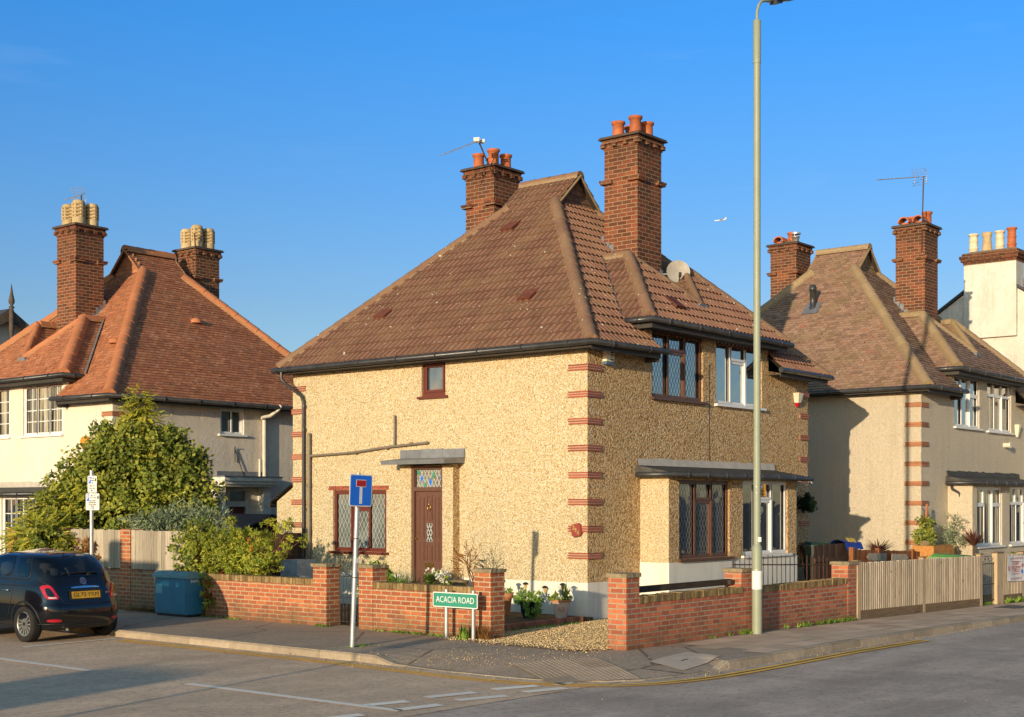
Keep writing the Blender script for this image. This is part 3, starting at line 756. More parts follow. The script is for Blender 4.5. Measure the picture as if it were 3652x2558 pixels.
for _ in range(900):
    t = RND.random()
    if t < .35: x, y = RND.gauss(-5.7,.45), RND.gauss(-2.0,.5)
    elif t < .55: x, y = RND.uniform(-6.45,-4.2), RND.uniform(-4.0,-.5)
    elif t < .8: x, y = RND.gauss(-6.75,.14), RND.uniform(-3.9,4.5)
    else: x, y = RND.gauss(-5.0,.5), RND.gauss(-3.2,.4)
    z = -.098 if x < -6.52 else (drop_z(x,y)+.002)
    pts.append((x,y,z))
for _ in range(260): 
    x = RND.uniform(-6,5); pts.append((x, RND.gauss(-5.36,.04), gz(x)-.10))
for _ in range(60): pts.append((RND.uniform(-14,-2), RND.uniform(-9,-5), -.104))
for _ in range(140): pts.append((RND.uniform(-11,-6.7), RND.uniform(-4,6), -.098))
o = pebbles('loose_stones', pts, .004, .010, MT['gravel']); tag(o, 'small stones scattered over the pavement and the gutter', 'stones')
# ------------------------------------------------------------------ roofs
def slope(mb, poly, kind, g, org=None, m=0, mu=1):
    """lay tiles over a convex planar polygon (local coordinates, first edge direction does not matter)"""
    P = [Vector(p) for p in poly]
    n = Vector((0,0,0))
    for i in range(len(P)): n += P[i].cross(P[(i+1) % len(P)])
    n.normalize()
    if n.z < 0: n = -n; P = P[::-1]
    sd = Vector((0,0,1)).cross(n).normalized(); up = n.cross(sd).normalized()
    O = Vector(org) if org is not None else min(P, key=lambda p: p.z)
    Q = [((p-O).dot(sd), (p-O).dot(up)) for p in P]
    s0, s1 = min(q[0] for q in Q), max(q[0] for q in Q); t0, t1 = min(q[1] for q in Q), max(q[1] for q in Q)
    bm = bmesh.new(); lay = bm.faces.layers.float.new('rnd')
    pt = lambda s, t, h: O + sd*s + up*t + n*h
    k0 = int(math.floor(t0/g))-0; k1 = int(math.ceil(t1/g))
    if kind == 'corr':
        p = .15; offs = [0., .035, .055, .095, .115]; hs = [0., .006, .036, .040, .030]
        i0 = int(math.floor(s0/p))-1; i1 = int(math.ceil(s1/p))+1
        for k in range(k0, k1):
            a, b = k*g, (k+1)*g+.02
            jit = RND.uniform(-.006,.006); rr = {}
            S = [(i*p+o+jit, h) for i in range(i0, i1) for o, h in zip(offs, hs)]
            lo = [bm.verts.new(pt(s, a, h+.038)) for s, h in S]; hi = [bm.verts.new(pt(s, b, h+.006)) for s, h in S]
            bt = [bm.verts.new(pt(s, a, -.004)) for s, h in S]
            for i in range(len(S)-1):
                key = int(math.floor((S[i][0]+ (k % 2)*.13)/.256))
                if key not in rr: rr[key] = RND.random()
                f = bm.faces.new((lo[i],lo[i+1],hi[i+1],hi[i])); f[lay] = rr[key]*.7+.3 if (i % 5) in (1,2,3) else rr[key]*.15; f.smooth = False
                f = bm.faces.new((bt[i],bt[i+1],lo[i+1],lo[i])); f[lay] = 0.
    else:
        wd = .165
        for k in range(k0, k1):
            a, b = k*g, (k+1)*g+.015
            sh = (k % 2)*wd/2 + RND.uniform(-.012,.012)
            i0 = int(math.floor((s0-sh)/wd))-1; i1 = int(math.ceil((s1-sh)/wd))+1
            sag = .004*math.sin(k*.7)
            for i in range(i0, i1):
                x0, x1 = i*wd+sh+.003, (i+1)*wd+sh-.003
                if x1 < s0-.1 or x0 > s1+.1: continue
                j = RND.gauss(0,.004); q = RND.gauss(0,.004); da = RND.gauss(0,.004); r = RND.random()
                l0, l1 = .030+j+sag, .030+q+sag
                v = [bm.verts.new(pt(x0,a+da,l0)), bm.verts.new(pt(x1,a+da*.5,l1)), bm.verts.new(pt(x1,b,.010)), bm.verts.new(pt(x0,b,.010)), bm.verts.new(pt(x0,a+da,-.002)), bm.verts.new(pt(x1,a+da*.5,-.002))]
                f = bm.faces.new((v[0],v[1],v[2],v[3])); f[lay] = r
                f = bm.faces.new((v[4],v[5],v[1],v[0])); f[lay] = r*.3
    # clip to the polygon
    c = sum(P, Vector())/len(P)
    for i in range(len(P)):
        e = (P[(i+1) % len(P)]-P[i])
        if e.length < 1e-4: continue
        nn = e.normalized().cross(n)
        if (c-P[i]).dot(nn) > 0: nn = -nn
        # the eaves edge lets tiles overhang a little
        off = .05 if (abs(e.normalized().z) < .02 and abs(P[i].z-min(p.z for p in P)) < .02) else 0.
        bmesh.ops.bisect_plane(bm, geom=bm.verts[:]+bm.edges[:]+bm.faces[:], plane_co=P[i]+nn*off, plane_no=nn, clear_outer=True)
    mb.from_bm(bm, m); bm.free()
    mb.poly([p - n*.012 for p in P], mu, .2)

def ridge_run(mb, p0, p1, r=.12, seg=.40, m=0, mv=1, bed=True, up=(0,0,1), lift=.03):
    p0, p1 = Vector(p0), Vector(p1); L = (p1-p0).length; n = max(1, int(round(L/seg))); d = (p1-p0).normalized()
    u = Vector(up); u = (u - d*u.dot(d)).normalized(); s = d.cross(u)
    for i in range(n):
        a, b = p0+d*(L*i/n), p0+d*(L*(i+1)/n+.012)
        rr = RND.random(); vs = []
        jx = RND.uniform(-.006,.006)
        for q, ra in ((a, r*1.04), (b, r*.97)):
            for k in range(9):
                an = math.pi*(k/8)*1.0
                vs.append(q + s*(math.cos(an)*ra+jx) + u*(math.sin(an)*ra + lift - r*.35))
        mb.add(vs, [(k,k+1,9+k+1,9+k) for k in range(8)], m, rr, True)
        mb.add(vs[:9], [list(range(9))[::-1]], m, rr); mb.add(vs[9:], [list(range(9))], m, rr)
    if bed:
        w2 = r*1.12
        A = [p0+s*w2-u*.06, p0+s*w2*.9+u*.005, p0-s*w2*.9+u*.005, p0-s*w2-u*.06]; B = [q+(p1-p0) for q in A]
        mb.add(A+B, [(0,1,5,4),(1,2,6,5),(2,3,7,6),(0,3,2,1),(4,5,6,7)], mv, .5)

# ------------------------------------------------------------------ windows
def clip_line(x0,y0,x1,y1,r):
    dx, dy = x1-x0, y1-y0; t0, t1 = 0., 1.
    for p, q in ((-dx, x0-r[0]), (dx, r[2]-x0), (-dy, y0-r[1]), (dy, r[3]-y0)):
        if abs(p) < 1e-9:
            if q < 0: return None
        else:
            t = q/p
            if p < 0: t0 = max(t0, t)
            else: t1 = min(t1, t)
    if t0 >= t1: return None
    return (x0+dx*t0, y0+dy*t0, x0+dx*t1, y0+dy*t1)

def window(H, P, U, w, h, panes, fm, pm, lead=None, bars=None, sill=True, inset=.06, proud=False, name='window', label=None, sillm=None, stained=None):
    """window part: frame mesh + pane, leading, bars, sill children. panes: (u0,z0,u1,z1,opening)"""
    P = Vector(P); U = Vector(U); N = U.cross(Vector((0,0,1)))
    at = lambda u, z, d: P + U*u + Vector((0,0,z)) + N*d
    d0 = .02 if proud else -inset
    mb = H.mb(); holes = []
    fwid = .045
    wall_holes(mb, at(0,0,d0), U, w, h, [p[:4] for p in panes], .035)
    # outer rim
    for (u0,z0,u1,z1) in ((0,0,.045,h),(w-.045,0,w,h),(.045,0,w-.045,.045),(.045,h-.045,w-.045,h)):
        bx(mb, at, u0, z0, u1, z1, d0-.06 if not proud else -.02, d0+.014)
    for p in panes:
        if p[4]:
            u0,z0,u1,z1 = p[:4]; b = .05; dd = d0+.022
            for (a,b_,c,d_) in ((u0-b,z0-b,u0,z1+b),(u1,z0-b,u1+b,z1+b),(u0,z0-b,u1,z0),(u0,z1,u1,z1+b)): bx(mb, at, a,b_,c,d_, d0-.03, dd)
    root = mb.build(name, fm, H.root, label)
    for i, p in enumerate(panes):
        u0,z0,u1,z1 = p[:4]; e = .004
        mb = H.mb(); tl = RND.uniform(-.004,.004)
        mb.poly([at(u0-e,z0-e,d0-.032+tl), at(u1+e,z0-e,d0-.032-tl), at(u1+e,z1+e,d0-.032-tl), at(u0-e,z1+e,d0-.032+tl)])
        pp = pm[i % len(pm)] if isinstance(pm, list) else pm
        mb.build('pane', pp, root)
        if lead:
            mb = H.mb(); mat, sx, sz, th = lead
            lines = []
            k = -40
            cu, cz = (u0+u1)/2, (z0+z1)/2
            while k <= 40:
                for sg in (1,-1):
                    # diamonds sx wide, sz tall
                    x = cu + k*sx; L = 6.
                    lines.append((x - L*sx, cz - sg*L*sz, x + L*sx, cz + sg*L*sz))
                    
                k += 1
            done = set()
            for ln in lines:
                c = clip_line(*ln, (u0,z0,u1,z1))
                if not c: continue
                key = tuple(round(q,3) for q in c)
                if key in done: continue
                done.add(key)
                a, b = Vector((c[0],c[1])), Vector((c[2],c[3])); dr = (b-a).normalized(); nn = Vector((-dr.y,dr.x))*th/2
                q = [a-nn, b-nn, b+nn, a+nn]
                mb.poly([at(v.x,v.y,d0-.026) for v in q])
            mb.build('leading', mat, root)
        if bars:
            nx, nz, mat = bars; mb = H.mb(); t = .011
            for k in range(1,nx): u = u0+(u1-u0)*k/nx; bx(mb, at, u-t, z0, u+t, z1, d0-.03, d0-.008)
            for k in range(1,nz): z = z0+(z1-z0)*k/nz; bx(mb, at, u0, z-t, u1, z+t, d0-.03, d0-.010)
            mb.build('glazing_bars', mat, root)
    if stained:
        for m, pts in stained:
            mb = H.mb()
            for (u,z,sx,sz) in pts: mb.poly([at(u-sx,z,d0-.028), at(u,z-sz,d0-.028), at(u+sx,z,d0-.028), at(u,z+sz,d0-.028)])
            mb.build('coloured_glass', m, root)
    if sill:
        mb = H.mb(); bx(mb, at, -.06, -.05, w+.08, -.002, -.07, .075)
        mb.build('sill', sillm or fm, root)
    return root

def bx(mb, at, u0, z0, u1, z1, d0, d1, m=0, rnd=None):
    V = [at(u0,z0,d0),at(u1,z0,d0),at(u1,z0,d1),at(u0,z0,d1),at(u0,z1,d0),at(u1,z1,d0),at(u1,z1,d1),at(u0,z1,d1)]
    # U, N, Z is left handed -> orient outwards
    mb.add(V, [(0,1,2,3),(4,7,6,5),(0,4,5,1),(1,5,6,2),(2,6,7,3),(3,7,4,0)], m, RND.random() if rnd is None else rnd)

LEADED3 = lambda w, h, top=.30: [(.075,.075,.075+(w-.3)/3,h-.075,1), (.15+(w-.3)/3, .075, .15+2*(w-.3)/3, h*(1-top)-.05, 0), (.15+(w-.3)/3, h*(1-top)+.06, .15+2*(w-.3)/3, h-.075, 1), (.225+2*(w-.3)/3,.075,w-.075,h-.075,1)]

class House:
    def __init__(s, name, label, org, flip=False):
        s.org = Vector(org); s.flip = flip
        s.xf = (lambda a,b,z: (org[0]+b, org[1]+a, org[2]+z)) if flip else (lambda a,b,z: (org[0]+a, org[1]+b, org[2]+z))
        s.root = thing(name, label, 'house', tuple(org))
    def mb(s): return MB(s.xf, s.flip)

W, D, E = 8.53, 7.9, 5.0
FU = (1,0,0); SU = (0,-1,0)      # front wall, side wall (u = D - t)

def house(name, label, org, flip, c):
    H = House(name, label, org, flip)
    zr = 9.31 + c.get('dr', 0.); ov = .35
    tf, tr = 3.45, 4.80
    zg = 8.65 + c.get('dr', 0.)
    k1 = (zr-E)/(W/2+ov); sg = -ov + (zg-E)/k1
    kf = (zg-E)/(tf+ov); kb = (zg-E)/(8.05-tr)
    sL, sR, zd = 1.55, W-1.55, 5.6
    # --- walls
    fh = c['front_holes']; sh = c['side_holes']
    mb = H.mb()
    PH = .68
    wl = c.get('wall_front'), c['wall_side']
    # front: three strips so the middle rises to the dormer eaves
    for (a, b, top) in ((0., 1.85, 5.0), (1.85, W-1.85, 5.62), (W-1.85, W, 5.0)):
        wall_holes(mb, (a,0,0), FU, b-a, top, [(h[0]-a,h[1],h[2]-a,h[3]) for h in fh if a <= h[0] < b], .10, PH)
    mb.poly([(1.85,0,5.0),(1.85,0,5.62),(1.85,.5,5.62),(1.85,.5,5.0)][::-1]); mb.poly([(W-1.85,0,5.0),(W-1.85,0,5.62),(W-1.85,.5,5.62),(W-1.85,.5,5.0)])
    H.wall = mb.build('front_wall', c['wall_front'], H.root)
    mb = H.mb()
    wall_holes(mb, (0,D,0), SU, D, 5.0, [(D-h[2],h[1],D-h[0],h[3]) for h in sh], .10, PH)
    mb.poly([(W,0,0),(W,D,0),(W,D,5),(W,0,5)]); mb.poly([(W,D,0),(0,D,0),(0,D,5),(W,D,5)])
    mb.build('side_wall', c['wall_side'], H.root)
    mb = H.mb()
    mb.box(-.012,-.012,-.6,W+.01,0.,PH); mb.box(-.012,0.,-.6,0.,D,PH)
    mb.build('plinth', c['plinth'], H.root)
    # --- roof
    A = (-ov,-ov,E); B = (-ov,8.05,E); Cr = (sg,tr,zg); Cf = (sg,tf,zg)
    R1 = (W/2,tf-.15,zr); R2 = (W/2,tr+.15,zr)
    kd, g = c['tile'], c['gauge']
    hip_t = lambda s: -ov + (s+ov)*(tf+ov)/(sg+ov)
    mb = H.mb()
    mir = lambda p: (W-p[0], p[1], p[2])
    for f in (lambda p: p, mir):
        slope(mb, [f(A), f(B), f(Cr), f(Cf)], kd, g, f(A))
        slope(mb, [f((sg,tf-.15,zg)), f((sg,tr+.15,zg)), f(R2), f(R1)], kd, g, f(A))
        s1 = 1.92
        fz = lambda t: E+(t+ov)*kf
        slope(mb, [f(A), f((s1,-ov,E)), f((s1,hip_t(s1),fz(hip_t(s1))))], kd, g, A)
    slope(mb, [(s1,.06,fz(.06)), (W-s1,.06,fz(.06)), (W-s1,hip_t(s1),fz(hip_t(s1))), (W-sg,tf,zg), (sg,tf,zg), (s1,hip_t(s1),fz(hip_t(s1)))], kd, g, A)
    bz = lambda t: E+(8.05-t)*kb
    slope(mb, [B, mir(B), (W-sg,tr,zg), (sg,tr,zg)], kd, g, B)
    rf = mb.build('roof', [c['tilemat'], MT['soffit']], H.root)
    mb = H.mb()
    T = 1.66; ap = (sL+T, -ov+T, zd+kf*T); ap2 = mir(ap); Mv = (W/2, -ov+2*T-(W/2-sL), zd+kf*(2*T-(W/2-sL)))
    back = lambda z: -ov + (z-E)/kf
    D0 = (sL,-ov,zd)
    for f in (lambda p: p, mir):
        slope(mb, [f(D0), f((W/2,-ov,zd)), Mv, f(ap)], kd, g, f(D0))
        slope(mb, [f(D0), f(ap), f((ap[0],back(ap[2])+.03,ap[2])), f((sL,back(zd)+.03,zd))], kd, g, f(D0))
        slope(mb, [f(ap), f((ap[0],back(ap[2])+.03,ap[2])), (W/2,back(Mv[2])+.03,Mv[2]), Mv], kd, g)
    mb.build('dormer_roof', [c['tilemat'], MT['soffit']], H.root)
    # gablets
    for tt, sgn in ((tf, -1), (tr, 1)):
        mb = H.mb()
        mb.poly([(sg+.02,tt,zg-.05),(W-sg-.02,tt,zg-.05),(W/2,tt,zr-.03)][::(1 if sgn < 0 else -1)], 0, .3)
        if sgn < 0:
            for k in range(5):
                z0 = zg + (zr-zg)*k/5 - .02; hw = (W/2-sg)*(1-k/5)-.02; n = max(1,int(hw*2/.2))
                for i in range(n):
                    x0 = W/2-hw+2*hw*i/n; mb.add([(x0+.005,tt-.03,z0),(x0+2*hw/n-.005,tt-.03,z0),(x0+2*hw/n-.005,tt-.006,z0+.17),(x0+.005,tt-.006,z0+.17),(x0+.005,tt,z0),(x0+2*hw/n-.005,tt,z0)], [(0,1,2,3),(4,5,1,0)], 0, RND.random())
        mb.build('gablet', c.get('gablet', c['tilemat']), H.root)
    mb = H.mb(); rr = c.get('rr', .125)
    ridge_run(mb, R1, R2, rr, .4)
    nf = Vector((0,0,1))
    for f in (lambda p: p, mir):
        ridge_run(mb, f((-ov+.04,-ov+.04,E+.03)), f(Cf), rr, .38); ridge_run(mb, f((-ov+.04,8.02,E+.03)), f(Cr), rr, .38)
        ridge_run(mb, f((sL+.05,-ov+.05,zd+.04)), f(ap), rr*.95, .38)
        ridge_run(mb, f(ap), f((ap[0],back(ap[2])+.05,ap[2])), rr*.9, .33)
        ridge_run(mb, (Mv[0],Mv[1],Mv[2]+.02), f(ap), rr*.62, .35)
        # verge bedding of the gablet
        mb.tube([f((sg-.04,tf-.15,zg-.03)), R1], .03, 6, m=1); mb.tube([f((sg-.04,tr+.15,zg-.03)), R2], .03, 6, m=1)
    mb.build('ridge_tiles', [c['ridgemat'], c.get('bed', MT['verge'])], rf)
    # --- valley lead, eaves boards, gutters
    mb = H.mb()
    for f in (lambda p: p, mir):
        a, b = Vector((sL,back(zd),zd+.02)), Vector((ap[0],back(ap[2]),ap[2]+.02))
        q = [a+Vector((-.13,-.04,.03)), a+Vector((.02,.0,.04)), b+Vector((.02,.0,.04)), b+Vector((-.13,-.04,.03))]
        q = [f(tuple(p)) for p in q]; mb.poly(q if f((0,0,0))[0] == 0 else q[::-1])
    mb.box(W/2-.16,Mv[1]-.1,Mv[2]-.08,W/2+.16,Mv[1]+.12,Mv[2]+.02)
    mb.build('valley_lead', MT['lead'], rf)
    mb = H.mb()
    mb.box(-ov+.02,-ov+.02,E-.11,-ov+.045,8.03,E+.0); mb.box(-ov+.045,-ov+.02,E-.14,1.9,-ov+.045,E+.0); mb.box(W-1.9,-ov+.02,E-.14,W+ov-.02,-ov+.045,E)
    mb.box(sL+.06,-ov+.02,zd-.17,W-sL-.06,-ov+.045,zd); mb.box(sL+.06,-ov+.045,zd-.17,sL+.085,.25,zd)
    mb.box(-ov+.046,-ov+.046,E-.09,-.003,8.0,E-.075); mb.box(0,-ov+.046,E-.09,1.85,-.003,E-.075); mb.box(W-1.85,-ov+.046,E-.09,W+.3,-.003,E-.075)
    mb.box(sL+.09,-ov+.05,zd-.15,W-sL-.09,-.003,zd-.13); mb.box(sL+.09,0,zd-.15,1.845,.25,zd-.13)
    mb.box(1.86,-ov+.05,E-.2,1.9,0,E+.1)
    mb.build('eaves_board', MT['soffit'], H.root)
    def gutter(pts):
        mb = H.mb(); r = .058
        mb.tube(pts, r, 10)
        for i in range(len(pts)-1):
            a, b = Vector(pts[i]), Vector(pts[i+1]); L = (b-a).length; n = max(1,int(L/.95)); d = (b-a).normalized()
            for k in range(n):
                p = a + (b-a)*((k+.5)/n); mb.tube([p-d*.012, p+d*.012], r*1.16, 10)
        mb.build('gutter', MT['gutter'], H.root)
    go = ov+.05
    gutter([(2.02,-go,E-.0),(-go,-go,E-.015),(-go,8.1,E-.03)])
    gutter([(W-2.02,-go,E-.0),(W+go,-go,E-.015),(W+go,3,E-.03)])
    gutter([(sL-.02,.22,zd-.02),(sL-.04,-go,zd-.02),(W-sL+.04,-go,zd-.04)])
    # --- bay
    bL, bR, pb = 1.70, W-1.78, .64
    bh = c['bay_holes']; ph = 1.0
    mb = H.mb()
    wall_holes(mb, (bL,-pb,0), FU, bR-bL, 2.66, [(h[0]-bL,h[1],h[2]-bL,h[3]) for h in bh], .09, ph)
    bay = mb.build('bay', c['wall_front'], H.root)
    mb = H.mb(); mb.poly([(bL,-pb,ph),(bL,0,ph),(bL,0,2.66),(bL,-pb,2.66)]); mb.build('bay_cheek', c['wall_side'], bay)
    mb = H.mb(); mb.poly([(bR,0,ph),(bR,-pb,ph),(bR,-pb,2.66),(bR,0,2.66)]); mb.build('bay_cheek', c['wall_side'], bay)
    mb = H.mb(); mb.box(bL-.012,-pb-.012,-.6,bR+.012,0,ph); mb.build('bay_plinth', c['plinth'], bay)
    mb = H.mb()
    x0, x1 = bL-.16, bR+.2; y0 = -pb-.2
    mb.add([(x0,y0,2.69),(x1,y0,2.69),(x1,0,2.84),(x0,0,2.84),(x0,y0,2.62),(x1,y0,2.62),(x1,0,2.64),(x0,0,2.64)], [(0,1,2,3),(4,7,6,5),(4,5,1,0),(5,6,2,1),(6,7,3,2),(7,4,0,3)], 0)
    mb.build('bay_roof', MT['bayroof'], bay)
    mb = H.mb()
    n = 22
    for i in range(n):
        u0, u1 = x0+.04+(x1-x0-.08)*i/n, x0+.04+(x1-x0-.08)*(i+1)/n; j = RND.uniform(-.012,.012)
        mb.add([(u0,-.045,2.84),(u1,-.045,2.84),(u1,-.012,2.98+j),(u0,-.012,2.98+j)], [(0,1,2,3)], 0, .5)
    mb.build('flashing', c.get('flash', MT['flash_grey']), bay)
    mb = H.mb(); mb.tube([(x0-.02,-.03,2.66),(x0-.03,y0-.05,2.66),(x1+.03,y0-.05,2.64)], .052, 10)
    for k in range(8): mb.tube([(x0+.4+k*.7,y0-.05,2.655),(x0+.424+k*.7,y0-.05,2.655)], .060, 10)
    mb.build('gutter', MT['gutter'], bay)
    # --- quoins of creasing tiles
    def quoin(cs, ct, ss, st, z):
        mb = H.mb(); L = .42; p = .028
        for k in range(5):
            mort = k % 2; q = (p if not mort else p*.62)*RND.uniform(.95,1.05); dz = k*.022; h = .024 if not mort else .020
            Lk = L + (RND.uniform(-.012,.012) if not mort else -.015)
            x0, x1 = (cs-q, cs+Lk) if ss > 0 else (cs-Lk, cs+q)
            mb.box(x0, ct-q if st > 0 else ct, z+dz, x1, ct if st > 0 else ct+q, z+dz+h, mort)
            y0, y1 = (ct, ct+Lk) if st > 0 else (ct-Lk, ct)
            mb.box(cs-q if ss > 0 else cs, y0, z+dz, cs if ss > 0 else cs+q, y1, z+dz+h, mort)
        o = mb.build('quoin', [c['quoin'], c.get('qmort', MT['quoin_mortar'])], H.root)
    for i in range(8):
        z = 4.53 - .4885*i
        quoin(0,0,1,1,z); quoin(W,0,-1,1,z)
        if c.get('rear_quoins'): quoin(0,D,1,-1,z)
    # --- chimneys
    for ci, (t0, t1, zt, zb) in enumerate(((1.49,2.34,9.86,6.2),(5.41,6.26,9.80,6.6))):
        s0, s1 = W/2-.45, W/2+.45
        zb2 = zb-.3
        mb = H.mb(); mb.box(s0,t0,zb2,s1,t1,zt-.02)
        ch = mb.build('chimney', c['chim'], H.root)
        mb = H.mb()
        mb.box(s0-.04,t0-.04,zt-.12,s1+.04,t1+.04,zt-.045); mb.box(s0-.018,t0-.018,zt-.25,s1+.018,t1+.018,zt-.2)
        for k in range(4):
            u = k/3
            for (a,b) in ((s0-.05+(s1-s0)*u, t0-.075),(s0-.05+(s1-s0)*u, t1-.025)): mb.box(a,b,zt-.2,a+.1,b+.1,zt-.12)
            for (a,b) in ((s0-.075, t0-.05+(t1-t0)*u),(s1-.025, t0-.05+(t1-t0)*u)): mb.box(a,b,zt-.2,a+.1,b+.1,zt-.12)
        mb.build('corbel', c['chim'], ch)
        mb = H.mb(); mb.box(s0-.10,t0-.10,zt-.035,s1+.10,t1+.10,zt-.012)
        mb.add([(s0-.09,t0-.09,zt-.012),(s1+.09,t0-.09,zt-.012),(s1+.09,t1+.09,zt-.012),(s0-.09,t1+.09,zt-.012),(s0-.08,t0-.08,zt+.02),(s1+.08,t0-.08,zt+.02),(s1+.08,t1+.08,zt+.02),(s0-.08,t1+.08,zt+.02)],[(0,1,5,4),(1,2,6,5),(2,3,7,6),(3,0,4,7),(4,5,6,7)])
        mb.build('chimney_cap', MT['cap_tile'], ch)
        mb = H.mb(); a, b = .09, .26
        mb.add([(s0-a,t0-a,zt+.02),(s1+a,t0-a,zt+.02),(s1+a,t1+a,zt+.02),(s0-a,t1+a,zt+.02),(s0+b,t0+b,zt+.11),(s1-b,t0+b,zt+.11),(s1-b,t1-b,zt+.11),(s0+b,t1-b,zt+.11)],
               [(0,1,5,4),(1,2,6,5),(2,3,7,6),(3,0,4,7),(4,5,6,7)]); mb.build('flaunching', MT['flaunch'], ch)
        zbd = 8.93 - (.0 if ci == 0 else -.02)
        for (cs, ss) in ((s0,1),(s1,-1)):
            for (ct, st) in ((t0,1),(t1,-1)):
                mb = H.mb()
                for dz, q in ((0,.07),(.045,.085)):
                    mb.box(cs-q if ss>0 else cs-.22, ct-q if st>0 else ct-.22, zbd-.05+dz, cs+.22 if ss>0 else cs+q, ct+.22 if st>0 else ct+q, zbd-.008+dz)
                mb.build('band_course', c['band'] if 'band' in c else MT['brick_chim'], ch)
        pots = c['pots'][ci]
        for (kind, ps, pt, hh, pm) in pots:
            mb = H.mb(); cx, cy = (s0+s1)/2+ps, (t0+t1)/2+pt; z = zt+.05
            if kind == 'roll':
                mb.lathe([(.135,0),(.125,.06),(.12,hh-.06),(.15,hh-.05),(.15,hh),(.115,hh),(.11,hh-.1)], (cx,cy,z), 18, capb=False, capt=False)
            elif kind == 'louvre':
                pr = [(.17,0),(.17,.18)]
                zz = .18
                for q in range(4): pr += [(.12,zz+.01),(.12,zz+.05),(.18,zz+.055),(.17,zz+.095)]; zz += .095
                pr += [(.15,zz+.06),(.08,zz+.09),(.01,zz+.095)]
                sc = hh/(zz+.095); mb.lathe([(r,q*sc) for r,q in pr], (cx,cy,z), 18, capb=False)
                for an in range(6):
                    a = an*math.pi/3; mb.box(cx+math.cos(a)*.14-.03,cy+math.sin(a)*.14-.03,z+.18*sc,cx+math.cos(a)*.14+.03,cy+math.sin(a)*.14+.03,z+zz*sc)
            elif kind == 'hog':
                r = .17; n = 10; pts = []
                for q in (-.17,.17):
                    for rr_ in (r, r-.035):
                        for k in range(n+1): an = math.pi*k/n; pts.append((cx+q, cy-rr_*math.cos(an), z+rr_*math.sin(an)*1.0+.05))
                o1, i1, o2, i2 = 0, n+1, 2*(n+1), 3*(n+1)
                fs = []
                for k in range(n): fs += [(o1+k,o2+k,o2+k+1,o1+k+1),(i1+k,i1+k+1,i2+k+1,i2+k),(o1+k,o1+k+1,i1+k+1,i1+k),(o2+k,i2+k,i2+k+1,o2+k+1)]
                mb.add(pts, fs, 0, .5); mb.lathe([(.15,-.02),(.12,.06)], (cx,cy,z), 10, capt=False)
            elif kind == 'cowl':
                mb.lathe([(.10,0),(.10,.2),(.12,.2),(.12,.24),(.06,.24)], (cx,cy,z), 14)
                mb.lathe([(.15,.30),(.15,.34)], (cx,cy,z), 14); mb.tube([(cx+.09,cy,z+.2),(cx+.09,cy,z+.31)], .012, 5); mb.tube([(cx-.09,cy,z+.2),(cx-.09,cy,z+.31)], .012, 5)
            mb.build('chimney_pot', pm, ch)
    # stepped flashing where the front chimney meets the slope
    mb = H.mb(); s0 = W/2-.45
    for k in range(7):
        t = 1.49 + .85*k/7; z = E+(t+ov)*kf
        for sx in (s0-.006, W-s0+.006): mb.box(sx-.004,t,z-.02,sx+.004,t+.13,z+.2+.05*(k % 2))
        mb.box(s0-.12,t,z+.02,s0,t+.13,z+.06+.12*kf*.0)
    mb.box(s0-.02,2.34,E+(2.34+ov)*kf,W-s0+.02,2.40,E+(2.34+ov)*kf+.22)
    mb.build('flashing', MT['lead'], H.root)
    H.k1, H.kf, H.sg, H.zg = k1, kf, sg, zg
    return H
# ------------------------------------------------------------------ the pair of houses on the corner
P3 = [('roll',-.23,.22,.33,MT['pot_red']),('roll',-.2,-.2,.38,MT['pot_red']),('roll',.24,-.2,.34,MT['pot_red']),('roll',.22,.2,.32,MT['pot_red'])]
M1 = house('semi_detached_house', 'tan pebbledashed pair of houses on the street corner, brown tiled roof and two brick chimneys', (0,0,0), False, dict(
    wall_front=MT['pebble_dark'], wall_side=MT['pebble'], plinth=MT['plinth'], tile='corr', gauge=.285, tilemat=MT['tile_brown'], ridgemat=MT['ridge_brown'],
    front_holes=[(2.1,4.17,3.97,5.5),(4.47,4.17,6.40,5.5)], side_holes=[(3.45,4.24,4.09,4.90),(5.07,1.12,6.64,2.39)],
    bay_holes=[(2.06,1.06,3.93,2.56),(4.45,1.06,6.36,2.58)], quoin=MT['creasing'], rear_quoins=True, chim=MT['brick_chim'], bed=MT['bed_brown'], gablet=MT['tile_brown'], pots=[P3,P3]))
LB = (MT['leading_dk'],   .105, .20, .008); LG = (MT['leading'], .105, .20, .007); LW = (MT['leading_wh'], .105, .20, .006)
window(M1, (2.1,0,4.17), FU, 1.87, 1.33, LEADED3(1.87,1.33), MT['frame_brown'], MT['pane_blue'], LB, label='brown upper window with dark diamond leading')
window(M1, (4.47,0,4.17), FU, 1.93, 1.33, LEADED3(1.93,1.33), MT['upvc'], MT['pane_blue'], label='white upper window')
window(M1, (2.06,-.64,1.06), FU, 1.87, 1.5, LEADED3(1.87,1.5,.26), MT['frame_brown'], MT['pane_dark'], LG, label='brown bay window with diamond leading')
window(M1, (4.45,-.64,1.06), FU, 1.91, 1.52, LEADED3(1.91,1.52,.26), MT['upvc'], MT['pane_dark'], label='white bay window')
window(M1, (0,4.09,4.24), SU, .64, .66, [(.11,.13,.53,.58,1)], MT['frame_red'], MT['pane_obs'], label='small oxblood window under the eaves')
window(M1, (0,6.64,1.12), SU, 1.57, 1.27, LEADED3(1.57,1.27), MT['frame_red'], MT['pane_net'], LW, label='oxblood ground floor window with white diamond leading')
mb = M1.mb()
for k in range(2): 
    n = 8
    for i in range(n): y0 = 5.0+1.75*i/n; mb.box(-.035+.008*k, y0+.004, 2.40+.043*k, 0, y0+1.75/n-.004, 2.438+.043*k)
mb.build('lintel', MT['creasing'], M1.root)
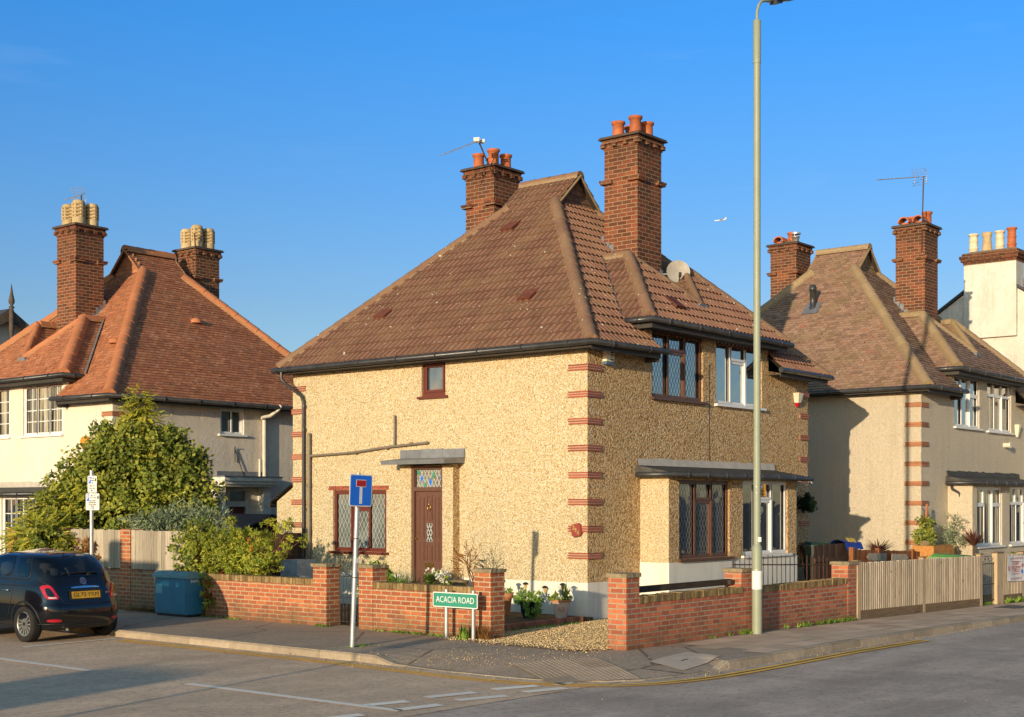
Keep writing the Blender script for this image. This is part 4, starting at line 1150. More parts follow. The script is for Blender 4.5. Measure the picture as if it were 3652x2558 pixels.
# porch block, door, canopy
mb = M1.mb()
pz = 2.88; y0, y1, yd0, yd1 = 3.08, 4.50, 3.36, 4.20; xa = -.19
mb.poly([(xa,y0,.0),(xa,y0,pz),(xa,yd0,pz),(xa,yd0,.0)]); mb.poly([(xa,yd1,0),(xa,yd1,pz),(xa,y1,pz),(xa,y1,0)])
mb.poly([(0,y1,0),(xa,y1,0),(xa,y1,pz),(0,y1,pz)])
for yy, sg in ((yd0,1),(yd1,-1)): mb.poly([(xa,yy,0),(xa,yy,pz),(0,yy,pz),(0,yy,0)][::sg])
mb.poly([(xa,y0,pz),(0,y0,pz),(0,y1,pz),(xa,y1,pz)]); 
mb.poly([(-.02,yd0,0),(-.02,yd0,pz),(-.02,yd1,pz),(-.02,yd1,0)])
porch = mb.build('porch', MT['pebble'], M1.root)
mb = M1.mb(); mb.poly([(xa,y0,0),(0,y0,0),(0,y0,pz),(xa,y0,pz)]); mb.build('porch_cheek', MT['pebble_dark'], porch)  # raking shade on this return is put into the darker pebbledash
mb = M1.mb()
for (a,b,c,d) in ((yd0,.02,yd0+.06,2.85),(yd1-.06,.02,yd1,2.85),(yd0+.06,2.79,yd1-.06,2.85),(yd0+.06,2.36,yd1-.06,2.44)): mb.box(-.16,a,b,-.03,c,d)
mb.box(-.26,yd0-.05,.0,-.03,yd1+.05,.12)
fr = mb.build('door_frame', MT['door_brown'], M1.root)
atd = lambda u,z,d: Vector((-.10-d, yd1-.06-u, z))     # u from the left edge of the door leaf
dw = yd1-yd0-.12
mb = M1.mb()
mb.box(-.10, yd0+.06, .12, -.05, yd1-.06, 2.36)
for (a,b,c,d) in ((.09,1.42,.23,2.25),(.29,1.78,.44,2.28),(.50,1.42,.64,2.25),(.09,.98,.23,1.36),(.29,.98,.44,1.30),(.50,.98,.64,1.36),(.09,.22,.23,.80),(.29,.22,.44,.80),(.50,.22,.64,.80)):
    for (p,q,r_,s_) in ((a,b,a+.018,d),(c-.018,b,c,d),(a+.018,b,c-.018,b+.018),(a+.018,d-.018,c-.018,d)): bx(mb, atd, p,q,r_,s_, -.005, .012)
    bx(mb, atd, a+.035,b+.035,c-.035,d-.035, -.005, .008)
door = mb.build('door', MT['door_brown'], M1.root)
mb = M1.mb(); mb.poly([atd(.295,1.36,.004),atd(.435,1.36,.004),atd(.435,1.72,.004),atd(.295,1.72,.004)]); mb.build('pane', MT['pane_dark'], door)
mb = M1.mb()
for k in range(-8,9):
    for sg in (1,-1):
        c = clip_line(.365+k*.07-1, 1.54-sg*2.2, .365+k*.07+1, 1.54+sg*2.2, (.295,1.36,.435,1.72))
        if c:
            a, b = Vector(c[:2]), Vector(c[2:]); d = (b-a).normalized(); n = Vector((-d.y,d.x))*.006
            mb.poly([atd(*(a-n),.007),atd(*(b-n),.007),atd(*(b+n),.007),atd(*(a+n),.007)])
mb.build('leading', MT['leading_wh'], door)
mb = M1.mb(); bx(mb, atd, .245,.86,.485,.935,0,.014); bx(mb, atd, .265,.875,.465,.92,.014,.018); mb.build('letterbox', MT['brass'], door)
mb = M1.mb(); pts = [atd(.365+.04*math.cos(a),2.03+.055*math.sin(a),.02) for a in [i*math.pi/6 for i in range(13)]]; mb.tube(pts,.009,6,cap=False); mb.lathe([(.001,-.03),(.025,-.02),(.02,.02),(.001,.03)], atd(.365,2.10,.018), 8); mb.build('knocker', MT['brass'], door)
mb = M1.mb(); mb.tube([atd(.035,1.42,.012),atd(.035,1.42,.05)],.022,10); mb.tube([atd(.035,1.52,.01),atd(.035,1.52,.02)],.02,10); mb.build('handle', MT['brass'], door)
mb = M1.mb(); q = lambda u,z,d=-.03: atd(u,z,d)
mb.poly([q(0,2.44),q(dw,2.44),q(dw,2.79),q(0,2.79)]); fl = mb.build('fanlight', MT['pane_net'], M1.root)
mb = M1.mb()
for k in range(-30,31):
    for sg in (1,-1):
        c = clip_line(.36+k*.092-1, 2.615-sg*2.0, .36+k*.092+1, 2.615+sg*2.0, (0,2.44,dw,2.79))
        if c:
            a, b = Vector(c[:2]), Vector(c[2:]); d = (b-a).normalized(); n = Vector((-d.y,d.x))*.005
            mb.poly([q(*(a-n),-.026),q(*(b-n),-.026),q(*(b+n),-.026),q(*(a+n),-.026)])
mb.build('leading', MT['leading_wh'], fl)
for m, pts in ((MT['sign_blue'],((.13,2.61),(.36,2.54),(.66,2.63))),(MT['sign_green'],((.45,2.68),(.225,2.46),(.04,2.74)))):
    mb = M1.mb()
    for u,z in pts: mb.poly([q(u-.04,z,-.024),q(u,z-.085,-.024),q(u+.04,z,-.024),q(u,z+.085,-.024)])
    mb.build('coloured_glass', m, fl)
mb = M1.mb()
mb.add([(-.60,2.95,2.88),(-.60,4.62,2.88),(0,4.62,2.90),(0,2.95,2.90),(-.62,2.93,2.96),(-.62,4.64,2.96),(-.02,4.64,3.02),(-.02,2.93,3.02)], [(0,3,2,1),(4,7,6,5)[::-1],(0,1,5,4),(1,2,6,5),(2,3,7,6),(3,0,4,7)])
n = 3
for i in range(n):
    a, b = 2.93+1.7*i/n, 2.93+1.7*(i+1)/n+.02; j = RND.uniform(-.008,.012)
    mb.box(-.03-.006*(i % 2), a, 2.99, -.004, b, 3.19+j)
mb.build('canopy', MT['lead'], M1.root)
# lean-to at the back, pipes
mb = M1.mb()
mb.add([(0.002,7.9,0),(0.002,8.42,0),(0.002,8.42,2.16),(0.002,7.9,2.46),(4,7.9,0),(4,8.42,0),(4,8.42,2.16),(4,7.9,2.46)], [(0,3,2,1),(4,5,6,7),(1,2,6,5),(2,3,7,6)])
lt = mb.build('lean_to', MT['pebble'], M1.root)
mb = M1.mb(); slope(mb, [(-.05,7.93,2.50),(4,7.93,2.50),(4,8.58,2.12),(-.05,8.58,2.12)], 'plain', .1); mb.build('lean_to_roof', [MT['tile_brown'],MT['soffit']], lt)
mb = M1.mb(); mb.tube([(-.06,8.62,2.08),(4,8.62,2.06)],.05,8); mb.build('gutter', MT['gutter'], lt)
mb = M1.mb(); mb.tube([(-.40,7.82,4.96),(-.40,7.82,4.78),(-.36,7.77,4.70),(-.10,7.52,4.42),(-.07,7.49,4.3),(-.07,7.48,0)],.033,10)
for z in (4.2,3.7,2.0,.9): mb.tube([(-.07,7.48,z-.03),(-.07,7.48,z+.03)],.042,10)
mb.build('downpipe', MT['gutter'], M1.root)
mb = M1.mb(); mb.tube([(-.07,7.31,0),(-.07,7.31,3.62)],.038,10); mb.tube([(-.07,7.27,3.13),(-.065,6.0,3.17),(-.06,5.0,3.26),(-.06,3.86,3.32)],.026,8); mb.tube([(-.06,4.78,3.28),(-.055,4.78,3.90)],.022,8)
for z in (3.1,2.5,1.5): mb.tube([(-.07,7.31,z-.05),(-.07,7.31,z+.05)],.046,10)
for y in (5.9,5.0,4.3): mb.tube([(-.062,y-.04,3.17+(5.9-y)*.085),(-.062,y+.04,3.17+(5.9-y)*.085)],.034,8)
mb.build('waste_pipe', MT['pipe_grey'], M1.root)
for (s,t) in ((2.93,4.16),(.86,2.02),(.84,5.92)):
    z = 5+M1.k1*(s+.35); mb = M1.mb(); d = Vector((1,0,M1.k1)).normalized(); n = Vector((-M1.k1,0,1)).normalized(); P = Vector((s,t,z))
    A = [P-d*.18+n*(.03+.09*k)+Vector((0,w_,0)) for k in (0,1) for w_ in (-.16,.16)]; B = [P+d*.2+n*(.02+.04*k)+Vector((0,w_,0)) for k in (0,1) for w_ in (-.16,.16)]
    mb.add(A+B, [(0,1,3,2),(2,3,7,6),(0,2,6,4),(1,5,7,3),(4,6,7,5)]); mb.build('vent_tile', MT['vent_red'], M1.root)
mb = M1.mb(); P = Vector((3.02,.11,6.05)); d = Vector((0,1,M1.kf)).normalized(); n = Vector((0,-M1.kf,1)).normalized()
A = [P-d*.18+n*(.03+.08*k)+Vector((w_,0,0)) for k in (0,1) for w_ in (-.16,.16)]; B = [P+d*.2+n*(.02+.04*k)+Vector((w_,0,0)) for k in (0,1) for w_ in (-.16,.16)]
mb.add(A+B, [(0,1,3,2),(2,3,7,6),(0,2,6,4),(1,5,7,3),(4,6,7,5)]); mb.build('vent_tile', MT['vent_red'], M1.root)
mb = M1.mb(); mb.box(4.205,-.004,2.99,4.225,.002,5.0); mb.build('wall_joint', MT['soffit'], M1.root)

# things fixed to it
t = thing('house_number_plaque', 'round red plaque with gold house number on the tan wall by the corner', 'plaque', (-.03,.22,1.63))
mb = MB(); n = 16
ring = [(.125+.012*(1 if i % 4 in (1,2) else -.6)) for i in range(n)]
V = [(-.02,.22+r*math.cos(2*math.pi*i/n),1.63+r*1.08*math.sin(2*math.pi*i/n)) for i,r in enumerate(ring)]; V2 = [(-.062,.22+(b-.22)*.9,1.63+(c-1.63)*.9) for a,b,c in V]
mb.add(V+V2, [[(i+1)%n,i,n+i,n+(i+1)%n] for i in range(n)]+[list(range(n,2*n))[::-1]], 0, .5); mb.build('plate', MT['plaque'], t)
for ch, dy, dz in (('2',.045,.045),('9',.0,.0),('4',-.05,-.045)):
    mb = MB(); mb.add(*text_mesh(ch, .105, frame_mat((-.066,.22+dy,1.63+dz),(0,-1,0),(-1,0,0)), .002, bold=.003)); mb.build('digit', MT['gold'], t)
t = thing('alarm_box', 'tall cream alarm box under the eaves with blue foot', 'alarm box', (.6,-.06,4.67))
mb = MB(); mb.box(.47,-.09,4.72,.72,.0,4.99); mb.build('case', MT['alarm'], t); mb = MB(); mb.box(.48,-.085,4.665,.71,.0,4.718); mb.build('strobe', MT['alarm_blue'], t)
mb = MB()
for q in range(3): mb.box(.60,-.094,4.93-.05*q,.69,-.0905,4.95-.05*q)
mb.box(.61,-.094,4.79,.64,-.0905,4.81); mb.box(.58,-.094,4.745,.7,-.0905,4.765); mb.build('print', MT['sign_black'], t)
t = thing('alarm_box', 'tapered cream alarm box with red tip near the white framed windows', 'alarm box', (7.98,-.06,4.3))
mb = MB(); mb.add([(7.82,0,4.6),(8.14,0,4.6),(8.10,-.12,4.6),(7.86,-.12,4.6),(7.88,0,4.38),(8.08,0,4.38),(8.04,-.08,4.38),(7.92,-.08,4.38)], [(0,3,2,1)[::-1],(0,1,5,4)[::-1],(1,2,6,5)[::-1],(2,3,7,6)[::-1],(3,0,4,7)[::-1]]); mb.build('case', MT['alarm'], t)
mb = MB(); mb.add([(7.885,0,4.378),(8.075,0,4.378),(8.04,-.078,4.378),(7.925,-.078,4.378),(7.95,0,4.29),(8.01,0,4.29),(8.0,-.04,4.29),(7.96,-.04,4.29)], [(0,1,5,4)[::-1],(1,2,6,5)[::-1],(2,3,7,6)[::-1],(3,0,4,7)[::-1],(4,5,6,7)[::-1]]); mb.build('strobe', MT['sign_red'], t)

def dish(name, label, c, n, r, foot, tilt_arm):
    t = thing('satellite_dish', label, 'satellite dish', foot)
    c = Vector(c); n = Vector(n).normalized(); M = n.to_track_quat('Z','Y').to_matrix()
    mb = MB(); vs = []; K = 20
    for q in range(6):
        rr = r*q/5; z = -.16*r + .22*r*(q/5)**2
        for k in range(K): a = 2*math.pi*k/K; vs.append(c + M @ Vector((rr*math.cos(a), rr*math.sin(a)*1.0, z)))
    fs = [(q*K+k, q*K+(k+1)%K, (q+1)*K+(k+1)%K, (q+1)*K+k) for q in range(5) for k in range(K)]
    mb.add(vs, fs, 0, .5, True); vs2 = [v - n*.012 for v in vs]; mb.add(vs2, [f[::-1] for f in fs], 0, .5, True)
    mb.build('reflector', MT['dish'], t)
    dn = M @ Vector((0,-1,0))
    if dn.z > 0: dn = -dn
    tip = c + n*r*.75 + dn*r*.55
    mb = MB(); mb.tube([c+dn*r*.98, c+dn*r*1.02+n*.1*r, tip],.012,6); mb.obox(tip,(.05,.05,.10),(0,.4,.3)); mb.build('feed_arm', MT['black_iron'], t)
    mb = MB(); mb.tube([c-n*.16*r, c-n*.5*r, Vector(foot)],.02,6); mb.obox(foot,(.10,.03,.18)); mb.build('bracket', MT['steel'], t)
dish('', 'grey satellite dish on the right side of the front chimney', (4.93,1.20,7.07), (-.72,-.66,.2), .255, (4.72,1.50,7.02), 0)

def yagi(name, label, base, top, boom_end, n_el, el, reflector, mast_mat, box=None, group=None):
    t = thing('tv_aerial', label, 'aerial', base)
    mb = MB(); mb.tube([base, top], .018, 6); mb.build('mast', mast_mat, t)
    a, b = Vector(top), Vector(boom_end); d = (b-a).normalized(); a2 = a - d*.12
    mb = MB(); mb.tube([a2, b], .012, 5)
    s = d.cross(Vector((0,0,1))).normalized(); u = s.cross(d)
    ax = s
    for k in range(n_el):
        p = a.lerp(b, (k+.8)/n_el); L = el*(1-.25*k/n_el); mb.tube([p-ax*L, p+ax*L], .007, 4)
    mb.build('boom', MT['alu'], t)
    if reflector:
        mb = MB(); c = a.lerp(b, .06)
        for k in range(-3,4):
            if k == 0: continue
            p = c + u*(.07*k) - d*(-.03*abs(k)); mb.tube([p-ax*.24, p+ax*.24], .006, 4)
        for q in (-.18,.18): mb.tube([c+ax*q+u*.22+d*.09, c+ax*q, c+ax*q-u*.22+d*.09], .006, 4)
        mb.build('reflector', MT['alu'], t)
    if box:
        mb = MB(); mb.obox(a+d*.05+u*.03,(.07,.13,.10),(0,.4,.6)); mb.obox(a-d*.12-u*.04,(.06,.11,.08),(0,.4,.6)); mb.build('masthead_box', MT['white_paint'], t)
yagi('', 'long thin aerial with white boxes leaning out from the rear chimney', (3.78,5.37,9.5), (3.18,5.33,10.2), (2.06,5.4,9.68), 9, .13, False, MT['rust'], True)
yagi('', 'tall rusty aerial mast on the chimney right of the lamp post', (16.42,.60,9.05), (16.55,.60,11.15), (14.2,.9,10.68), 12, .12, True, MT['rust'])

# ------------------------------------------------------------------ the next pair along the main road
R1_ = house('semi_detached_house', 'sandy roughcast pair of houses right of the lamp post, mottled clay tiles', (12.66,-.96,-.02), False, dict(
    wall_front=MT['roughcast'], wall_side=MT['roughcast'], plinth=MT['roughcast'], tile='plain', gauge=.105, tilemat=MT['tile_mixed'], ridgemat=MT['ridge_mixed'], dr=.16,
    front_holes=[(2.14,4.14,3.9,5.48),(4.47,4.12,6.33,5.5)], side_holes=[], bay_holes=[(2.02,1.03,3.82,2.56),(4.38,1.03,6.2,2.58)], quoin=MT['creasing_or'], chim=MT['brick_chim'], rr=.14, bed=MT['bed_brown'], qmort=MT['quoin_mortar_or'],
    flash=MT['bayroof'], pots=[[('hog',-.24,.22,.3,MT['pot_red']),('hog',-.24,-.2,.3,MT['pot_red']),('roll',.24,-.2,.40,MT['pot_red']),('roll',.2,.22,.3,MT['pot_red'])],[('hog',-.24,.2,.3,MT['pot_red']),('hog',.2,.2,.3,MT['pot_red']),('cowl',.05,-.15,.3,MT['alu']),('roll',.3,.1,.42,MT['pot_red'])]]))
def six(w,h,top): 
    a = (w-.3)/3; z = h*(1-top)
    return [(.075,.075,.075+a,z-.05,1),(.075,z+.05,.075+a,h-.075,0),(.15+a,.075,.15+2*a,h-.075,0),(.225+2*a,.075,w-.075,z-.05,1),(.225+2*a,z+.05,w-.075,h-.075,1)]
def toprow(w,h,top):
    a = (w-.3)/3; z = h*(1-top); o = []
    for k in range(3): o += [(.075+k*(a+.075),.075,.075+a+k*(a+.075),z-.05,k != 1),(.075+k*(a+.075),z+.03,.075+a+k*(a+.075),h-.06,0)]
    return o
window(R1_, (2.14,0,4.14), FU, 1.76, 1.34, six(1.76,1.34,.36), MT['upvc'], MT['pane_blue'], label='white upper window with sky reflections')
window(R1_, (4.47,0,4.12), FU, 1.86, 1.38, toprow(1.86,1.38,.28), MT['upvc'], [MT['pane_curt'],MT['pane_blue']], label='white upper window with a row of top lights')
window(R1_, (2.02,-.64,1.03), FU, 1.8, 1.53, six(1.8,1.53,.30), MT['upvc'], MT['pane_curt'], label='white bay window with blinds')
window(R1_, (4.38,-.64,1.03), FU, 1.82, 1.55, toprow(1.82,1.55,.28), MT['upvc'], MT['pane_dark'])
mb = R1_.mb(); mb.tube([(1.62,-.12,2.6),(1.66,-.14,2.5),(1.72,-.30,2.4),(1.75,-.30,2.2),(1.75,-.30,.2)],.038,8); mb.build('downpipe', MT['gutter'], R1_.root)
mb = R1_.mb(); s, tt = 2.31, 4.11; z = 5+R1_.k1*(s+.35)
mb.lathe([(.11,-.1),(.105,.04),(.085,.06),(.085,.5),(.11,.5),(.11,.54),(.10,.62),(.06,.67),(.01,.68)], (s,tt,z), 14, capb=False); vt = mb.build('vent_pipe', MT['gutter'], R1_.root)
mb = R1_.mb(); d = Vector((1,0,R1_.k1)).normalized(); n = Vector((-R1_.k1,0,1)).normalized(); P = Vector((s,tt,z))+n*.045
mb.poly([P-d*.28-Vector((0,.24,0)),P-d*.28+Vector((0,.24,0)),P+d*.22+Vector((0,.24,0)),P+d*.22-Vector((0,.24,0))]); mb.build('lead_slate', MT['lead'], vt)
t = thing('alarm_box', 'pale alarm box at the far right upper window', 'alarm box', (19.4,-1.02,4.1))
mb = MB(); mb.add([(19.26,-.96,4.36),(19.52,-.96,4.36),(19.48,-1.08,4.36),(19.30,-1.08,4.36),(19.33,-.96,4.0),(19.45,-.96,4.0),(19.43,-1.02,4.0),(19.35,-1.02,4.0)], [(3,2,1,0),(4,5,1,0),(5,6,2,1),(6,7,3,2),(7,4,0,3),(4,7,6,5)]); mb.build('case', MT['alarm'], t)
t = thing('boiler_flue', 'stub of a white flue poking from the roughcast wall below the upper windows', 'flue', (18.4,-1.1,3.74)); mb = MB(); mb.tube([(18.4,-.96,3.74),(18.4,-1.12,3.74)],.07,12); mb.tube([(18.4,-1.12,3.74),(18.4,-1.16,3.74)],.085,12); mb.build('pipe', MT['pipe_white'], t)

# ------------------------------------------------------------------ the pair up the side road
bpots = [('louvre',-.23,.21,.62,MT['pot_buff']),('louvre',-.22,-.2,.66,MT['pot_buff']),('louvre',.24,-.21,.60,MT['pot_buff']),('louvre',.22,.2,.62,MT['pot_buff'])]
L1 = house('semi_detached_house', 'cream rendered pair of houses up the side road with orange tiled roof', (-.62,13.63,-.31), True, dict(
    wall_front=MT['cream'], wall_side=MT['grey_render'], plinth=MT['grey_render'], tile='plain', gauge=.105, tilemat=MT['tile_orange'], ridgemat=MT['ridge_orange'], dr=.17,
    front_holes=[(2.11,4.16,3.92,5.44),(4.54,4.16,6.35,5.44)], side_holes=[(3.24,4.22,4.02,4.88),(3.46,.3,4.14,2.80)], bay_holes=[(2.05,1.02,3.86,2.60),(4.5,1.02,6.3,2.60)],
    quoin=MT['creasing_or'], chim=MT['brick_chim'], rr=.16, bed=MT['bed_orange'], qmort=MT['quoin_mortar_or'], gablet=MT['tile_orange'], pots=[bpots,bpots]))
c3 = lambda w,h: [(.07+k*((w-.14)/3)+.03,.07,.07+(k+1)*((w-.14)/3)-.03,h-.07,1) for k in range(3)]
window(L1, (2.11,0,4.16), FU, 1.81, 1.28, c3(1.81,1.28), MT['upvc'], MT['pane_curt'], None, (2,4,MT['upvc']), label='white upper window with glazing bars and pale curtains')
window(L1, (4.54,0,4.16), FU, 1.81, 1.28, c3(1.81,1.28), MT['upvc'], MT['pane_curt'], None, (2,4,MT['upvc']))
window(L1, (2.05,-.64,1.02), FU, 1.81, 1.58, c3(1.81,1.58), MT['upvc'], MT['pane_dark'], None, (2,4,MT['upvc']))
window(L1, (4.5,-.64,1.02), FU, 1.8, 1.58, c3(1.8,1.58), MT['upvc'], MT['pane_dark'], None, (2,4,MT['upvc']))
window(L1, (0,4.02,4.22), SU, .78, .66, [(.07,.07,.365,.59,0),(.415,.07,.71,.59,1)], MT['upvc'], MT['pane_dark'], label='small two light white window in the side wall')
mb = L1.mb(); mb.box(-.02,3.46,.3,.09,3.52,2.8); mb.box(-.02,4.08,.3,.09,4.14,2.8); mb.box(-.02,3.52,2.34,.09,4.08,2.48); mb.box(-.02,3.52,2.74,.09,4.08,2.8); mb.build('door_frame', MT['white_paint'], L1.root)
mb = L1.mb(); mb.box(.05,3.52,.3,.09,4.08,2.34)
for (a,b,c,d) in ((3.58,1.5,3.78,2.2),(3.82,1.5,4.02,2.2),(3.58,.6,3.78,1.3),(3.82,.6,4.02,1.3)): mb.box(.035,a,b,.05,c,d)
mb.build('door', MT['door_red'], L1.root)
mb = L1.mb(); mb.box(.06,3.52,2.48,.08,4.08,2.74); mb.build('fanlight', MT['pane_dark'], L1.root)
mb = L1.mb(); mb.box(-.60,2.9,3.0,0,4.8,3.10); mb.box(-.56,2.94,2.92,0,4.76,3.0); mb.box(-.5,3.0,2.86,0,4.7,2.92); mb.build('canopy', MT['white_paint'], L1.root)
mb = L1.mb(); mb.box(-.62,2.88,3.10,0,4.82,3.13); mb.box(-.04,3.1,3.13,-.002,4.6,3.26); mb.build('canopy_lead', MT['lead'], L1.root)
mb = L1.mb()
for a in (2.96,4.48): mb.box(-.24,a,0,0,a+.26,2.86)
mb.build('pilaster', MT['white_paint'], L1.root)
mb = L1.mb(); mb.tube([(-.42,4.92,5.02),(-.36,4.86,4.90),(-.2,4.72,4.74),(-.12,4.5,4.70)],.055,10); mb.tube([(-.08,4.64,4.72),(-.08,4.64,3.0),(-.08,4.64,.2)],.055,10); mb.tube([(-.06,4.5,3.6),(-.06,4.5,3.1)],.03,8); mb.build('soil_pipe', MT['pipe_white'], L1.root)
mb = L1.mb(); mb.tube([(-.03,3.7,3.5),(-.03,3.69,3.86),(-.08,3.66,3.9)],.014,5); mb.tube([(-.03,3.69,3.84),(-.05,3.98,3.12)],.012,5); mb.build('bracket', MT['black_iron'], L1.root)
mb = L1.mb(); mb.lathe([(.001,0),(.15,.02),(.17,.05)], (0,0,0), 12)
mb.build('tmp', MT['alarm'], L1.root); bpy.data.objects.remove(bpy.data.objects['tmp'])
t = thing('alarm_box', 'round yellow alarm sounder on the cream wall behind the tree', 'alarm box', (-.66,14.72,3.6)); mb = MB()
mb.tube([(-.62,14.72,3.61),(-.70,14.72,3.61)],[.17,.15],16); mb.build('case', MT['sign_amber'], t)
s_, t_ = 4.04, 2.03
for (s,tt) in ((2.03,4.04),(1.5,1.1)):
    z = 5+L1.k1*(s+.35) if s > 1.9 else 5+L1.kf*(tt+.35)
    mb = L1.mb(); mb.lathe([(.17,.02),(.15,.1),(.08,.15),(.01,.16)], (s,tt,z), 12); mb.build('roof_vent', MT['ridge_orange'], L1.root)
yagi('', 'small grid aerial on the left hand chimney with buff pots', (1.31,17.87,9.9), (1.31,17.87,10.46), (.75,17.7,10.2), 7, .10, True, MT['rust'])
t = thing('tv_aerial', 'crooked bare aerial pole on the rear buff pot chimney', 'aerial', (5.0,17.6,9.0)); mb = MB()
mb.tube([(4.7,17.45,8.3),(4.85,17.5,9.05),(4.75,17.45,9.9)],.02,5); mb.tube([(4.55,17.45,9.2),(5.2,17.5,8.95),(5.35,17.5,9.1)],.013,5); mb.tube([(4.7,17.45,8.2),(4.55,17.5,9.2)],.012,5); mb.build('pole', MT['rust'], t)

# ------------------------------------------------------------------ white gable end beyond, dark gable at far left
t = thing('gabled_house', 'white rendered gable end with four chimney pots at the right edge', 'house', (23.5,1.2,0))
X = 23.5; yc, hw, ze, za = 1.25, 4.6, 6.35, 9.45
mb = MB(); mb.poly([(X,yc+hw,-.6),(X,yc-hw,-.6),(X,yc-hw,ze),(X,yc,za),(X,yc+hw,ze)]); mb.poly([(X,yc-hw,-.6),(X+9,yc-hw,-.6),(X+9,yc-hw,ze),(X,yc-hw,ze)]); mb.poly([(X+9,yc+hw,-.6),(X,yc+hw,-.6),(X,yc+hw,ze),(X+9,yc+hw,ze)])
mb.build('wall', MT['white_wall'], t)
mb = MB()
for sg in (1,-1): slope(mb, [(X-.06,yc+sg*(hw+.2),ze-.1),(X+9,yc+sg*(hw+.2),ze-.1),(X+9,yc,za+.06),(X-.06,yc,za+.06)], 'plain', .11)
rf = mb.build('roof', [MT['tile_mixed'],MT['soffit']], t)
mb = MB(); ridge_run(mb, (X-.06,yc,za+.1),(X+9,yc,za+.1),.13); 
for sg in (1,-1): mb.tube([(X-.06,yc+sg*(hw+.2),ze-.06),(X-.06,yc,za+.08)],.05,6,m=1)
mb.build('ridge_tiles', [MT['ridge_orange'],MT['slate']], rf)
mb = MB(); mb.box(X-.14,.42,7.4,X+.55,2.09,9.80); ch = mb.build('chimney', MT['white_wall'], t)
mb = MB()
for (z0,z1,o) in ((9.76,9.86,.02),(9.86,9.95,.08),(9.95,10.04,.12),(10.04,10.13,.05)): mb.box(X-.14-o,.42-o,z0,X+.55+o,2.09+o,z1)
mb.build('corbel', MT['brick_chim'], ch)
mb = MB(); mb.add([(X-.05,.36,10.13),(X+.6,.36,10.13),(X+.6,2.15,10.13),(X-.05,2.15,10.13),(X+.1,.55,10.22),(X+.45,.55,10.22),(X+.45,1.95,10.22),(X+.1,1.95,10.22)],[(0,1,5,4),(1,2,6,5),(2,3,7,6),(3,0,4,7),(4,5,6,7)]); mb.build('flaunching', MT['flaunch'], ch)
for y, m, k in ((1.93,MT['pot_white'],0),(1.49,MT['pot_buff'],1),(1.08,MT['pot_white'],0),(.70,MT['pot_red'],0)):
    mb = MB(); b0 = .17 if k else .145; hh = .66 if y != .7 else .72
    mb.lathe([(b0,0),(b0*.95,.18),(b0+.02,.2),(b0*.93,.22),(.135,.42),(.155,.44),(.13,.46),(.13,hh-.06),(.165,hh-.05),(.165,hh),(.12,hh)] if not k else [(.175,0),(.125,.5),(.155,.55),(.165,hh),(.12,hh)], (X+.27,y,10.15), 18, capt=False, capb=False)
    mb.build('chimney_pot', m, ch)
t = thing('gabled_house', 'dark gable with carved bargeboards and spiked finial at the left edge', 'house', (4,27,0))
Y = 26.; xc, za = 3.98, 8.35
mb = MB(); mb.poly([(xc-2.6,Y+.2,-.5),(xc+2.6,Y+.2,-.5),(xc+2.6,Y+.2,za-2.0),(xc,Y+.2,za-.1),(xc-2.6,Y+.2,za-2.0)]); mb.poly([(xc-2.6,Y+.2,-.5),(xc-2.6,Y+.2,za-2.),(xc-2.6,Y+8,za-2.),(xc-2.6,Y+8,-.5)]); mb.poly([(xc+2.6,Y+.2,-.5),(xc+2.6,Y+8,-.5),(xc+2.6,Y+8,za-2.),(xc+2.6,Y+.2,za-2.)]); mb.build('wall', MT['grey_render'], t)
mb = MB()
for sg in (1,-1): mb.poly([(xc,Y-.1,za+.05),(xc+sg*2.95,Y-.1,za-2.05),(xc+sg*2.95,Y+8,za-2.05),(xc,Y+8,za+.05)][::sg])
mb.build('roof', MT['slate'], t)
mb = MB()
for sg in (1,-1):
    n = 8
    for i in range(n):
        a, b = i/n, (i+1)/n; p = lambda u,dz: (xc+sg*2.9*u, Y-.12, za-2.08*u+dz)
        mb.prism([p(a,.03),p(b,.03),p(b,-.26-(.07 if i % 2 else 0)),p(a,-.26-(.07 if i % 2 == 0 else 0))], (0,.06,0), 0, .4)
mb.build('bargeboard', MT['dark_gable'], t)
mb = MB(); mb.lathe([(.05,-1.15),(.07,-1.0),(.045,-.9),(.08,-.7),(.08,-.05),(.05,.0),(.10,.06),(.04,.12),(.09,.2),(.1,.26),(.05,.5),(.005,.82)], (xc,Y-.16,za+.02), 10); mb.build('finial', MT['dark_gable'], t)
